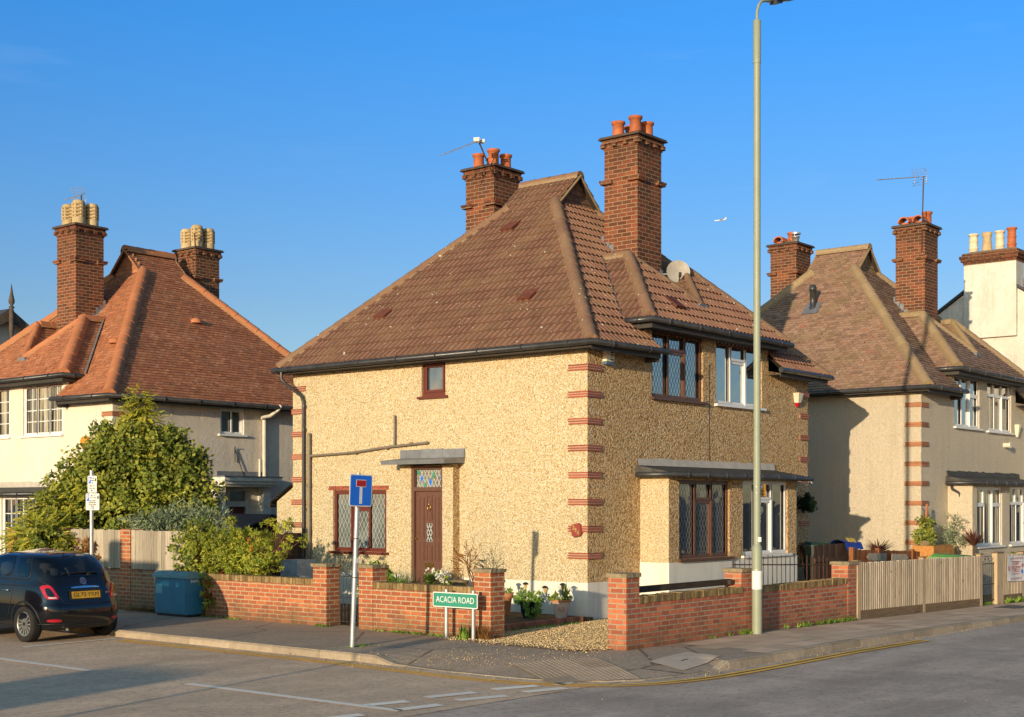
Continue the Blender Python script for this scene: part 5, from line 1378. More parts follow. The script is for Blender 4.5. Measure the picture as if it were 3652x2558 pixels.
# ------------------------------------------------------------------ brick garden walls
def coping(mb, p0, p1, w, h, z, m=0, zf=None):
    """bricks laid on edge across the top of a wall"""
    p0, p1 = Vector(p0), Vector(p1); d = (p1-p0).normalized(); n = Vector((-d.y,d.x,0)); L = (p1-p0).length; k = int(L/.075); s = L/k
    for i in range(k):
        a, b = p0+d*(i*s+.004), p0+d*((i+1)*s-.004); zz = (zf((a.x)) if zf else 0)+z; hh = h+RND.uniform(-.006,.006); o = RND.uniform(-.006,.006)
        q = [a-n*(w/2+o), b-n*(w/2+o), b+n*(w/2+o), a+n*(w/2+o)]
        mb.add([(v.x,v.y,zz) for v in q]+[(v.x,v.y,zz+hh) for v in q], [(0,3,2,1),(4,5,6,7),(0,1,5,4),(1,2,6,5),(2,3,7,6),(3,0,4,7)], m)
def pillar(root, x0, y0, x1, y1, zb, zt, mat):
    mb = MB(); mb.box(x0,y0,zb,x1,y1,zt); p = mb.build('pillar', mat, root)
    mb = MB(); e = .025; n = 10
    V = []
    for z, j in ((zt,0),(zt+.055,1)):
        for k in range(4*n):
            s, f = k//n, (k % n)/n
            c = [(x0-e,y0-e),(x1+e,y0-e),(x1+e,y1+e),(x0-e,y1+e)]; a, b = c[s], c[(s+1) % 4]
            V.append((a[0]+(b[0]-a[0])*f+RND.uniform(-.009,.006), a[1]+(b[1]-a[1])*f+RND.uniform(-.009,.006), z+RND.uniform(-.004,.004)))
    N = 4*n; mb.add(V, [(k,(k+1)%N,N+(k+1)%N,N+k) for k in range(N)]+[list(range(N,2*N)), list(range(N))[::-1]], 0, RND.random())
    mb.build('pillar_cap', MT['cap'], p)
    mb = MB(); 
    return p
AX = -3.78
t = thing('garden_wall', 'red brick garden wall left of the narrow gate, pillar at its right end', 'wall', (AX,4.7,0))
mb = MB(); mb.box(AX,3.12,-.1,AX+.215,6.75,.695); mb.build('brickwork', MT['brick'], t)
mb = MB(); coping(mb, (AX+.107,3.12,0),(AX+.107,6.75,0),.23,.105,.70); mb.build('coping', MT['coping'], t)
pillar(t, AX-.012, 2.78, AX+.32, 3.12, -.1, 1.02, MT['brick'])
t = thing('garden_wall', 'red brick garden wall behind the street name plate, a pillar at each end', 'wall', (AX,.6,0))
mb = MB(); mb.box(AX,-.58,-.1,AX+.215,1.66,.695); mb.build('brickwork', MT['brick'], t)
mb = MB(); coping(mb, (AX+.107,-.58,0),(AX+.107,1.66,0),.23,.105,.70); mb.build('coping', MT['coping'], t)
pillar(t, AX-.012, 1.66, AX+.32, 1.99, -.1, 1.03, MT['brick']); pillar(t, AX-.012, -.92, AX+.32, -.58, -.1, 1.04, MT['brick'])
BY = -3.42
t = thing('garden_wall', 'brown brick wall along the main road with three capped pillars', 'wall', (0,BY,0))
mb = MB(); mb.box(-3.41,BY,-.35,4.1,BY+.215,.655); mb.build('brickwork', MT['brick_main'], t)
mb = MB(); coping(mb, (-3.41,BY+.107,0),(-.42,BY+.107,0),.23,.10,.66); coping(mb, (-.08,BY+.107,0),(3.4,BY+.107,0),.23,.10,.64); mb.build('coping', MT['coping'], t)
pillar(t, -3.74, BY-.003, -3.41, BY+.32, -.2, 1.05, MT['brick_main']); pillar(t, -.42, BY+.02, -.08, BY+.335, -.2, 1.0, MT['brick_main']); pillar(t, 3.42, BY-.01, 3.76, BY+.32, -.35, .985, MT['brick_main'])
t = thing('timber_rail', 'dark timber beam lying above the brown brick wall between two pillars', 'beam', (-2,BY+.25,.8)); mb = MB(); mb.box(-3.41,BY+.2,.79,-.42,BY+.27,.885); mb.build('beam', MT['wood_beam'], t); mb = MB(); mb.box(-.55,BY+.14,.80,-.42,BY+.2,.87); mb.build('bracket', MT['black_iron'], t)
# timber and brick boundary further up the side road
t = thing('boundary_wall', 'brick wall with brick piers and grey board panels behind the parked car', 'wall', (AX,9,0))
mb = MB(); mb.box(AX,6.75,-.2,AX+.215,12.9,.80); mb.build('brickwork', MT['brick_left'], t)
for (a,b) in ((6.30,6.62),(8.43,8.76),(10.6,10.93),(12.6,12.93)): mb = MB(); mb.box(AX-.012,a,-.2,AX+.32,b,1.60); mb.build('pier', MT['brick'], t)
def boards(name, root, x, y0, y1, z0, z1, mat, w=.12, th=.022, axis='y', zf=None, jit=.012, gap=.004):
    mb = MB(); n = max(1,int((y1-y0)/w)); w = (y1-y0)/n
    for i in range(n):
        a, b = y0+i*w+gap/2, y0+(i+1)*w-gap/2; o = RND.uniform(0,.010); zt = z1+RND.uniform(-jit,jit)
        if axis == 'y': mb.box(x-o,a,z0,x+th-o,b,zt)
        else:
            dz = zf(a) if zf else 0; mb.box(a,x-o,z0+dz,b,x+th-o,zt+dz)
    return mb.build(name, mat, root)
for (a,b) in ((6.62,8.43),(8.76,10.6),(10.93,12.6)): boards('board_panel', t, AX+.03, a, b, .82, 1.585, MT['wood_grey'])
t = thing('board_fence', 'dark brown board fence between the shrub and the house corner', 'fence', (-.6,7.9,0))
mb = MB(); n = 13
P0, P1 = Vector((-2.9,8.0,0)), Vector((-.05,7.55,0)); d = (P1-P0)/n
for i in range(n):
    a = P0+d*i; b = a+d*.93; z1 = 1.50+RND.uniform(-.05,.03); o = Vector((.0,RND.uniform(-.012,.012),0)); q = [a+o,b+o,b+o+Vector((0,.025,0)),a+o+Vector((0,.025,0))]
    mb.add([tuple(v) for v in q]+[(v.x,v.y,z1) for v in q],[(0,3,2,1),(4,5,6,7),(0,1,5,4),(1,2,6,5),(2,3,7,6),(3,0,4,7)])
mb.build('boards', MT['wood_dark'], t)
mb = MB()
for z in (.4,1.25): mb.tube([P0+Vector((0,.05,z)),P1+Vector((0,.05,z))],.03,4)
mb.build('rail', MT['wood_dark'], t)

# ------------------------------------------------------------------ side gate between the pillars
t = thing('garden_gate', 'narrow black iron gate with scrolls between two brick pillars', 'gate', (AX+.2,2.4,0))
mb = MB(); x = AX+.22
for y in (2.06,2.70): mb.tube([(x,y,.06),(x,y,.98)],.010,6)
for z in (.08,.5,.86): mb.tube([(x,2.06,z),(x,2.70,z)],.007,5)
mb.tube([(x,2.06,.98)]+[(x,2.06+.64*k/8,.98-.10*math.sin(math.pi*k/8)) for k in range(1,8)]+[(x,2.70,.98)],.007,5); gf = mb.build('gate_frame', MT['black_iron'], t)
mb = MB()
for k in range(1,7): mb.tube([(x,2.06+.0914*k,.08),(x,2.06+.0914*k,.9)],.005,5)
mb.build('bars', MT['black_iron'], t)
def spiral(c, r0, turns, sg, z=True):
    return [(x, c[0]+sg*r0*(1-k/24)*math.cos(turns*2*math.pi*k/24), c[1]+r0*(1-k/24)*math.sin(turns*2*math.pi*k/24)) for k in range(22)]
mb = MB()
for c, r, s in (((2.2,.34),.07,1),((2.56,.34),.07,-1),((2.2,.2),.06,1),((2.56,.2),.06,-1),((2.33,.68),.05,1),((2.43,.68),.05,-1)): mb.tube(spiral(c,r,1.4,s),.005,4)
mb.build('scrolls', MT['black_iron'], t)

# ------------------------------------------------------------------ railings, fences and gate along the main road
t = thing('railing', 'thin iron railing standing behind the right part of the brown brick wall', 'railing', (1.6,-3.1,0))
mb = MB(); y = -3.05
for k in range(22): 
    x = -.02+.16*k; zt = 1.21-.038*(x-1.1) + (.02 if k % 3 else -.01); mb.tube([(x,y,.0),(x,y,zt)],.0075,5)
mb.build('bars', MT['rust'], t)
mb = MB(); mb.tube([(-.1,y,1.10),(3.4,y,.98)],.011,5); mb.tube([(-.1,y,.3),(3.4,y,.25)],.011,5); mb.build('rail', MT['rust'], t)
mb = MB(); mb.tube([(2.75,y,0),(2.75,y,1.13),(2.75,y-.03,1.16)],.022,8); mb.tube([(-.08,y,0),(-.08,y,1.2)],.016,8); mb.build('post', MT['black_iron'], t)
def post(root, x0, x1, y0, y1, z1, cap=True):
    z0 = gz(x0)-.1; mb = MB(); mb.box(x0,y0,z0,x1,y1,z1); p = mb.build('post', MT['wood_post'], root)
    if cap: mb = MB(); mb.box(x0-.015,y0-.015,z1,x1+.015,y1+.015,z1+.025); mb.build('post_cap', MT['wood_gravel'], p)
t = thing('slatted_fence', 'pale slatted timber fence in two bays next to the brown brick wall', 'fence', (7,BY,0))
post(t, 3.80, 3.93, BY-.02, BY+.08, 1.035); post(t, 6.84, 6.96, BY-.02, BY+.08, 1.01); post(t, 9.98, 10.12, BY-.02, BY+.08, .985)
def slats(root, xa, xb, za, zb, base):
    mb = MB(); n = int((xb-xa)/.092)
    for i in range(n):
        x = xa+(xb-xa)*(i+.5)/n; f = (x-xa)/(xb-xa); zt = za+(zb-za)*f; mb.box(x-.022,BY-.025,gz(x)+base,x+.022,BY+.022,zt+RND.uniform(-.006,.006))
    mb.build('slats', MT['wood_slat'], root)
    mb = MB(); n2 = 6
    for i in range(n2):
        x0, x1 = xa+(xb-xa)*i/n2, xa+(xb-xa)*(i+1)/n2
        mb.add([(x0,BY-.015,gz(x0)-.08),(x1,BY-.015,gz(x1)-.08),(x1,BY+.03,gz(x1)-.08),(x0,BY+.03,gz(x0)-.08),(x0,BY-.015,gz(x0)+base+.01),(x1,BY-.015,gz(x1)+base+.01),(x1,BY+.03,gz(x1)+base+.01),(x0,BY+.03,gz(x0)+base+.01)],[(4,5,6,7),(0,1,5,4),(2,3,7,6)],0,.5)
    mb.build('gravel_board', MT['wood_gravel'], root)
    mb = MB()
    for z in (.35,.85):
        mb.add([(xa,BY+.024,z+za-1.02),(xb,BY+.024,z+zb-1.02),(xb,BY+.06,z+zb-1.02),(xa,BY+.06,z+za-1.02),(xa,BY+.024,z+za-.94),(xb,BY+.024,z+zb-.94),(xb,BY+.06,z+zb-.94),(xa,BY+.06,z+za-.94)],[(0,3,2,1),(4,5,6,7),(0,1,5,4),(1,2,6,5),(2,3,7,6),(3,0,4,7)],0,.3)
    mb.build('rail', MT['wood_dark'], root)
slats(t, 3.93, 6.84, 1.01, .985, .17); slats(t, 6.96, 9.98, .985, .955, .17)
t = thing('slatted_fence', 'slatted fence section beyond the iron gate, carrying the white banner', 'fence', (12,BY,0))
post(t, 11.02, 11.42, BY-.02, BY+.1, .985); post(t, 12.7, 12.85, BY-.02, BY+.1, .96); post(t, 14.7, 14.85, BY-.02, BY+.1, .94); slats(t, 11.42, 12.7, .95, .94, .2); slats(t, 12.85, 14.7, .94, .92, .2)
t = thing('iron_gate', 'black iron gate between timber posts at the right', 'gate', (10.5,BY,0)); mb = MB(); y = BY+.05; z0 = gz(10.5)
for k in range(7): mb.tube([(10.2+.125*k,y,z0+.06),(10.2+.125*k,y,.80)],.008,5)
for z in (z0+.1,.3,.76): mb.tube([(10.16,y,z),(11.0,y,z)],.010,5)
gt = mb.build('gate_frame', MT['black_iron'], t); mb = MB(); mb.tube([(10.2+.28*(1-k/22)*math.cos(k*.42)+.2,y,.86+.09*(1-k/22)*math.sin(k*.42)) for k in range(20)],.007,4); mb.tube([(10.2+.28*(1-k/22)*math.cos(k*.42)*-1+.5,y,.86+.09*(1-k/22)*math.sin(k*.42)) for k in range(20)],.007,4); mb.build('scrolls', MT['black_iron'], t)
t = thing('board_fence', 'orange stained board fence dividing the gardens behind the pale slatted fence', 'fence', (9,-1.2,0))
boards('boards', t, -1.2, 8.3, 16.5, -.2, 1.17, MT['wood_orange'], .15, .02, 'x', lambda x: -.040*(x-6.4))
for x in (8.25,9.6,11.5,13.5,15.6): mb = MB(); mb.box(x,-1.24,-.3,x+.1,-1.14,1.22-.040*(x-6.4)); mb.build('post', MT['wood_orange'], t)
mb = MB()
for i in range(6):
    a, b = 8.3+1.35*i, 8.3+1.35*(i+1); z = lambda x: .88-.040*(x-6.4)
    mb.add([(a,-1.24,z(a)),(b,-1.24,z(b)),(b,-1.2,z(b)),(a,-1.2,z(a)),(a,-1.24,z(a)+.07),(b,-1.24,z(b)+.07),(b,-1.2,z(b)+.07),(a,-1.2,z(a)+.07)],[(0,1,5,4),(4,5,6,7),(0,3,2,1)],0,.5)
mb.build('rail', MT['wood_orange'], t)
t = thing('board_fence', 'board fence with the house shade put into its dark colour, behind the iron railing', 'fence', (7.6,-.75,0)); boards('boards', t, -.95, 6.95, 8.6, -.2, 1.22, MT['wood_dark'], .14, .02, 'x')  # house shade on this stretch is put into the dark board colour
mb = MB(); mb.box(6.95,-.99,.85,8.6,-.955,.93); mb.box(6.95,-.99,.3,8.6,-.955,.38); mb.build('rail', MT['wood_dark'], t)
t = thing('garden_ornament', 'pair of grey arrow shaped boards on the orange fence', 'sign', (9.9,-1.27,1))
for (a,b,s) in ((9.0,9.9,-1),(10.2,11.0,1)):
    mb = MB(); z = .93-.040*(a-6.4); p = [(a,-1.275,z),(b,-1.275,z-.03),(b,-1.275,z+.14),(a,-1.275,z+.17)]
    tip = (a-.16,-1.275,z+.085) if s < 0 else (b+.16,-1.275,z+.055)
    P = [p[0],p[1],p[2],p[3],tip] if s < 0 else [p[0],p[1],tip,p[2],p[3]]
    mb.prism(P, (0,-.012,0)); mb.build('board', MT['wood_grey'], t)

# ------------------------------------------------------------------ cabinet
t = thing('utility_cabinet', 'blue metal utility cabinet standing against the brick wall', 'cabinet', (-3.95,6.6,0))
mb = MB(); mb.box(-4.17,6.12,.05,-3.80,7.1,.72); mb.build('body', MT['cab_blue'], t)
mb = MB(); mb.box(-4.182,6.15,.09,-4.17,7.07,.70); mb.box(-4.188,6.17,.38,-4.182,6.2,.42); mb.build('door', MT['cab_blue'], t)
mb = MB(); a,b,c,d = -4.21,-3.79,6.08,7.14; mb.add([(a,c,.72),(b,c,.72),(b,d,.72),(a,d,.72),(a,c,.765),(b,c,.765),(b,d,.765),(a,d,.765),(a+.1,c+.0,.84),(b,c,.84),(b,d,.84),(a+.1,d,.84)],[(0,3,2,1),(0,1,5,4),(1,2,6,5),(2,3,7,6),(3,0,4,7),(4,5,9,8),(5,6,10,9),(6,7,11,10),(7,4,8,11),(8,9,10,11)]); mb.build('lid', MT['cab_lid'], t)
mb = MB(); mb.box(-4.14,6.15,-.05,-3.82,7.07,.05); mb.build('base', MT['trim_black'], t)
mb = MB(); mb.box(-4.1835,6.86,.42,-4.1825,7.06,.60); mb.build('faded_patch', MT['cab_patch'], t)
mb = MB(); mb.add(*text_mesh('S40940', .085, frame_mat((-3.97,6.118,.665),(1,0,0),(0,-1,0)), .001, bold=.001)); mb.build('lettering', MT['white_paint'], t)

# ------------------------------------------------------------------ signs
def plate_mesh(P, U, N, w, h, r, th=.006, m=0):
    """rounded rectangle plate as prism"""
    M = frame_mat(P, U, N); pts = []
    for cx, cy, a0 in ((w/2-r,h/2-r,0),(-w/2+r,h/2-r,90),(-w/2+r,-h/2+r,180),(w/2-r,-h/2+r,270)):
        for k in range(5): a = math.radians(a0+90*k/4); pts.append(M @ Vector((cx+r*math.cos(a), cy+r*math.sin(a), 0)))
    mb = MB(); mb.prism(pts, Vector(N).normalized()*th, m, .5); return mb
t = thing('dead_end_sign', 'blue no through road sign with red and white T on a leaning grey post', 'road sign', (-5.92,-.05,0))
top = Vector((-5.86,-.12,2.56)); base = Vector((-5.92,-.05,-.02)); ax = (top-base).normalized()
mb = MB(); mb.tube([base, top], .038, 12); po = mb.build('post', MT['steel'], t)
mb = MB()
for z in (1.05,1.62): p = base+ax*(z/ax.z); mb.tube([p-ax*.006,p+ax*.006],.042,12)
mb.build('band', MT['black_iron'], po)
N = Vector((0,-1,.02)).normalized(); U = Vector((1,0,.0)) ; U = (U - ax*U.dot(ax)).normalized(); N = U.cross(ax).normalized()
c = base+ax*2.33 + N*.06
plate_mesh(c, U, N, .455, .47, .03).build('plate', MT['sign_white'], t)
pf = plate_mesh(c+N*.006, U, N, .425, .44, .022, .0015).build('blue_face', MT['sign_blue'], t)
def rect_on(c, U, N, cx, cy, w, h, off, th=.0012):
    M = frame_mat(Vector(c)+Vector(N)*off, U, N); mb = MB(); mb.prism([M @ Vector((cx+a*w/2, cy+b*h/2, 0)) for a,b in ((-1,-1),(1,-1),(1,1),(-1,1))], Vector(N)*th, 0, .5); return mb
rect_on(c,U,N,0,-.065,.055,.26,.0078).build('white_stem', MT['white'], t); rect_on(c,U,N,0,.105,.205,.105,.0078).build('white_border', MT['white'], t); rect_on(c,U,N,0,.105,.19,.09,.0092).build('red_bar', MT['sign_red'], t)
mb = MB(); mb.add(*[(v) for v in (lambda P: ([P+U*a*.0+Vector((0,0,0)) for a in (0,)],[]))(c)]) if False else None
rect_on(base+ax*1.30+N*.04,U,N,0,0,.06,.075,.0).build('sticker', MT['white'], t)
mb = MB()
for z in (2.2,2.46): p = base+ax*(z); mb.obox(p+N*.035,(.10,.05,.03)); 
mb.build('clamp', MT['steel'], t)

t = thing('street_name_sign', 'green ACACIA ROAD street name plate on two metal legs before the brick wall', 'street sign', (-4.05,-.45,0))
for y in (-.20,-.76):
    mb = MB(); mb.tube([(-4.02,y,-.05),(-4.02,y,.77)],.034,12); mb.build('leg', MT['steel'], t)
N = Vector((-1,0,0)); U = Vector((0,-1,0)); c = Vector((-4.065,-.425,.61))
plate_mesh(c,U,N,.93,.235,.02,.008).build('plate', MT['sign_white'], t); plate_mesh(c+N*.008,U,N,.90,.205,.012,.0012).build('green_face', MT['sign_green'], t)
mb = MB(); mb.add(*text_mesh('ACACIA ROAD', .135, frame_mat(c+N*.0105,U,N), .0006, sx=1.0)); 
M_ = [v for v in mb.v]; 
yy = [v[1] for v in M_]; wd = max(yy)-min(yy); sc = .79/wd; mid = (max(yy)+min(yy))/2; mb.v = [(v[0], c.y+(v[1]-mid)*sc, c.z+(v[2]-c.z)*1.02) for v in M_]
mb.build('lettering', MT['white'], t)

t = thing('parking_sign', 'slim grey post with two white parking plates behind the car', 'parking sign', (-6.2,6.13,0))
mb = MB(); mb.tube([(-6.2,6.13,-.05),(-6.2,6.13,2.69)],.034,12); mb.build('post', MT['steel'], t)
N = Vector((-1,0,0)); U = Vector((0,-1,0))
def pplate(cy, cz, w, h, lines, arrow):
    c = Vector((-6.245,cy,cz)); pl = plate_mesh(c,U,N,w,h,.015,.004).build('plate', MT['sign_white'], t)
    rect_on(c,U,N,-w/2+.062,h/2-.075,.072,.115,.0042).build('blue_panel', MT['sign_blue'], pl)
    mb = MB(); mb.add(*text_mesh('P', .11, frame_mat(c+N*.0062+Vector((0,w/2-.062,h/2-.075)),U,N), .0005, bold=.003)); mb.build('letter', MT['white'], pl)
    mb = MB()
    for (txt, dx, dz, sz) in lines: mb.add(*text_mesh(txt, sz, frame_mat(c+N*.0048+Vector((0,-dx,dz)),U,N), .0003, bold=.0008))
    a = rect_on(c,U,N,0,-h/2+.035,.055,.009,.0044); mb.add(a.v,a.f)
    Mx = frame_mat(c+N*.0044,U,N); s = -1 if arrow == 'L' else 1
    mb.prism([Mx @ Vector((s*.045,-h/2+.035,0)),Mx @ Vector((s*.015,-h/2+.055,0)),Mx @ Vector((s*.015,-h/2+.015,0))], N*.0006)
    b = rect_on(c,U,N,w/2-.035,h/2-.07,.036,.05,.0044); mb.add(b.v,b.f)
    mb.build('lettering', MT['sign_black'], pl)
pplate(6.04,2.45,.27,.29,[('Permit',.01,.105,.036),('holders',.01,.065,.036),('only',.01,.025,.036),('Mon - Fri',.0,-.03,.036),('10 am - Noon',.0,-.07,.034)],'L')
pplate(6.03,2.145,.40,.29,[('Mon - Fri',.02,.105,.036),('10 am - Noon',.02,.07,.034),('Pay by phone',.0,.02,.036),('0203 046 0010',.0,-.015,.036),('quoting location',.0,-.05,.034),('26173',.0,-.083,.034)],'R')

# ------------------------------------------------------------------ lamp post
LX, LY = -.23, -3.58; zb = gz(LX)
t = thing('lamp_post', 'tall grey green street lamp column in front of the corner house', 'street lamp', (LX,LY,zb))
mb = MB(); mb.lathe([(.082,-.1),(.082,1.37),(.078,1.41),(.058,1.46)], (LX,LY,zb), 24, capt=False); mb.build('base_sleeve', MT['lamp_green'], t)
mb = MB(); mb.lathe([(.058,1.44),(.056,9.3)], (LX,LY,zb), 24); mb.lathe([(.063,9.28),(.063,9.98),(.05,9.99)], (LX,LY,zb), 24); mb.build('column', MT['lamp_green'], t)
mb = MB(); mb.tube([(LX,LY,zb+9.95),(LX,LY,zb+10.12)]+[(LX+.02+.30*(1-math.cos(a)),LY-.0,zb+10.12+.26*math.sin(a)) for a in [k*math.pi/14 for k in range(1,7)]]+[(LX+.62,LY,zb+10.50)],.024,10); mb.build('bracket_arm', MT['lamp_green'], t)
mb = MB(); q = Vector((LX+.9,LY,zb+10.62)); R_ = (0,-.30,0)
mb.obox(q,(.78,.24,.11),R_); mb.obox(q+Vector((-.02,0,.055)),(.6,.18,.06),R_); lh = mb.build('lantern', MT['lamp_dark'], t)
mb = MB(); mb.obox(q+Vector((-.27,0,-.14)),(.2,.14,.10),R_); mb.build('sensor_box', MT['lamp_dark'], lh)
mb = MB(); mb.obox(q+Vector((.04,0,-.062)),(.10,.08,.01),R_); mb.build('lens', MT['lens_clear'], lh)
mb = MB(); mb.lathe([(.0845,.73),(.0845,1.03)], (LX,LY,zb), 24, capt=False, capb=False); mb.build('white_band', MT['white'], t)
mb = MB(); mb.lathe([(.0835,.0+1.045),(.0835,1.05)], (LX,LY,zb), 24, capt=False, capb=False)
NN = Vector((-.7739,-.6333,0))
for z in (2.26,2.36): mb.lathe([(.060,z+.03),(.061,z+.04)], (LX,LY,zb), 20, capt=False, capb=False)
mb.build('strap', MT['alu'], t)
cpl = Vector((LX+.155,LY-.0,zb+2.34)); N = Vector((-.30,-.95,0)).normalized(); U = Vector((.95,-.30,0))
pl = plate_mesh(cpl,U,N,.17,.20,.008,.003).build('time_plate', MT['sign_amber'], t)
mb = MB(); M = frame_mat(cpl+N*.0035,U,N); pts = [M @ Vector((.019*math.cos(a),.055+.028*math.sin(a),0)) for a in [k*math.pi/8 for k in range(16)]]; mb.prism(pts,N*.0006); mb.build('symbol', MT['white'], pl)
mb = MB(); mb.add(*text_mesh('Mon-Sat', .036, frame_mat(cpl+N*.0035+Vector((0,0,-.012)),U,N), .0004, bold=.0006)); mb.add(*text_mesh('7am-7pm', .036, frame_mat(cpl+N*.0035+Vector((0,0,-.058)),U,N), .0004, bold=.0006)); mb.build('lettering', MT['sign_black'], pl)
N = NN; U = Vector((.6333,-.7739,0))
rect_on(Vector((LX,LY,zb+1.54))+N*.059,U,N,0.03,0,.055,.075,.0).build('sticker', MT['white'], t)
for i, (z, m) in enumerate(((2.14,'0'),(2.08,'2'),(2.02,'4'),(1.96,'3'),(1.9,'1'),(1.84,'5'))): 
    pass
mb = MB()
for i, ch in enumerate('024319'): mb.add(*text_mesh(ch, .05, frame_mat(Vector((LX,LY,zb+2.12-.058*i))+Vector((.25,-.97,0))*.0585,(.97,.25,0),(.25,-.97,0)), .0006, bold=.001))
mb.build('column_number', MT['white'], t)

# ------------------------------------------------------------------ far off: an airliner
t = thing('airliner', 'tiny white airliner flying in the blue sky left of the lamp post', 'aeroplane', (0,0,0))
D_ = 3800.; k = (1615-1148)/3080.6; m = (1128.5-494)/3080.6
pc = Vector((-20.05+D_*(k*.6333+.7739), -14.65+D_*(-k*.7739+.6333), 2.12+D_*m)); t.location = pc; ORG[t.name] = pc
fw = Vector((-.6333,.7739,-.10)).normalized(); sd = Vector((.7739,.6333,0)).normalized(); sd = (sd-fw*sd.dot(fw)).normalized(); up = sd.cross(fw); up = up if up.z > 0 else -up
mb = MB(); mb.tube([pc+fw*f for f in (17,15,11,-6,-13,-17)],[.3,1.4,1.9,1.9,1.2,.3],10); mb.build('fuselage', MT['plane'], t)
for s in (1,-1):
    mb = MB(); A = [pc+fw*3+sd*s*1.5, pc+fw*-6+sd*s*16+up*1.2, pc+fw*-8+sd*s*16+up*1.2, pc-fw*3+sd*s*1.5]; mb.prism(A, up*.4); mb.build('wing', MT['plane'], t)
    mb = MB(); A = [pc-fw*12+sd*s*.5, pc-fw*15+sd*s*6, pc-fw*16.5+sd*s*6, pc-fw*15+sd*s*.5]; mb.prism(A, up*.3); mb.build('tailplane', MT['plane'], t)
mb = MB(); mb.prism([pc-fw*11+up*1.2, pc-fw*16+up*7, pc-fw*18+up*7, pc-fw*16+up*1.], sd*.4); mb.build('tail_fin', MT['plane'], t)
# ------------------------------------------------------------------ the parked car
CX_, CY_, CZ_ = -7.25, 4.66, -.10
car = thing('parked_car', 'small black hatchback parked at the kerb, seen from behind', 'car', (CX_, CY_, CZ_))
wx = lambda x,y,z: Vector((CX_+x, CY_+y, CZ_+z))
def car_body():
    SL = [(0.19, 0.16, 3.38, 0.66, 5.4), (0.22, 0.09, 3.46, 0.72, 5.6), (0.3, 0.03, 3.53, 0.775, 5.8), (0.4, 0.0, 3.56, 0.8, 5.9), (0.52, 0.0, 3.57, 0.812, 5.9), (0.6, 0.012, 3.56, 0.815, 5.9), (0.635, 0.035, 3.54, 0.812, 5.9), (0.7, 0.05, 3.5, 0.808, 5.8), (0.8, 0.075, 3.36, 0.795, 5.7), (0.9, 0.1, 3.05, 0.775, 5.5), (0.97, 0.125, 2.78, 0.755, 4.9), (1.03, 0.16, 2.63, 0.735, 4.8), (1.12, 0.215, 2.47, 0.712, 5.0), (1.22, 0.29, 2.28, 0.682, 4.4), (1.31, 0.37, 2.1, 0.648, 4.3), (1.38, 0.455, 1.95, 0.612, 4.2), (1.43, 0.57, 1.8, 0.555, 3.9), (1.462, 0.74, 1.62, 0.45, 3.6), (1.48, 1.0, 1.45, 0.27, 3.3)]
    bm = bmesh.new(); K = 48; rings = []
    for (z,yr,yf,hw,n) in SL:
        ym, hl = (yr+yf)/2, (yf-yr)/2; ring = []
        for k in range(K):
            a = 2*math.pi*k/K; c, s = math.cos(a), math.sin(a)
            x = hw*math.copysign(abs(c)**(2/n), c); y = ym + hl*math.copysign(abs(s)**(2/n), s)
            if z < .2: z_ = z
            ring.append(bm.verts.new((x*.975,y,z*.97 + (.025*(1-abs(x)/max(hw,.01))**1 if (.9 < z < 1.45 and 0) else 0))))
        rings.append(ring)
    for a, b in zip(rings, rings[1:]):
        for k in range(K): bm.faces.new((a[k],a[(k+1)%K],b[(k+1)%K],b[k]))
    bm.faces.new(rings[0][::-1]); 
    top = bm.verts.new((0,1.22,1.485))
    for k in range(K): bm.faces.new((rings[-1][k],rings[-1][(k+1)%K],top))
    me = bpy.data.meshes.new('b'); bm.to_mesh(me); bm.free()
    ob = bpy.data.objects.new('b', me); COL.objects.link(ob)
    ob.modifiers.new('s','SUBSURF').levels = 2
    cut = []
    for yy in (.60, 2.90):
        for sx in (-1,1):
            m2 = MB(); m2.tube([(sx*.50,yy,.30),(sx*1.2,yy,.30)], .335, 40, smooth=False); q = m2.build('c', MT['trim_black']); cut.append(q)
            md = ob.modifiers.new('x','BOOLEAN'); md.object = q; md.operation = 'DIFFERENCE'; md.solver = 'EXACT'
    dg = bpy.context.evaluated_depsgraph_get(); dg.update(); me2 = bpy.data.meshes.new_from_object(ob.evaluated_get(dg))
    vs = [v.co.copy() for v in me2.vertices]; fs = [list(p.vertices) for p in me2.polygons]
    for q in cut+[ob]: bpy.data.objects.remove(q)
    return vs, fs
bv, bf = car_body()
BVH = BVHTree.FromPolygons(bv, bf)
def arch_face(f):
    c = sum((bv[i] for i in f), Vector())/len(f)
    for yy in (.60,2.90):
        if abs(math.hypot(c.y-yy, c.z-.30)-.335) < .006 and abs(c.x) < .83: return True
        if abs(abs(c.x)-.50) < .01 and math.hypot(c.y-yy, c.z-.3) < .33: return True
    return False
RWIN = [(-.59,1.06),(-.60,1.10),(-.56,1.30),(-.50,1.335),(.50,1.335),(.56,1.30),(.60,1.10),(.59,1.06)]
SWIN = [(1.10,1.05),(1.12,1.33),(1.30,1.36),(1.65,1.34),(1.93,1.23),(2.20,1.06)]; QWIN = [(.67,1.06),(.66,1.12),(.70,1.22),(.82,1.31),(.95,1.335),(.94,1.06)]
def in_poly(P, x, y):
    c = False
    for i in range(len(P)):
        a, b = P[i], P[i-1]
        if (a[1] > y) != (b[1] > y) and x < (b[0]-a[0])*(y-a[1])/(b[1]-a[1])+a[0]: c = not c
    return c
mb = MB(lambda x,y,z: wx(x,y,z))
mb.v = [tuple(v) for v in bv]; dark = [f for f in bf if arch_face(f) or all(bv[i].z < .24 for i in f)]
dk = {tuple(f) for f in dark}
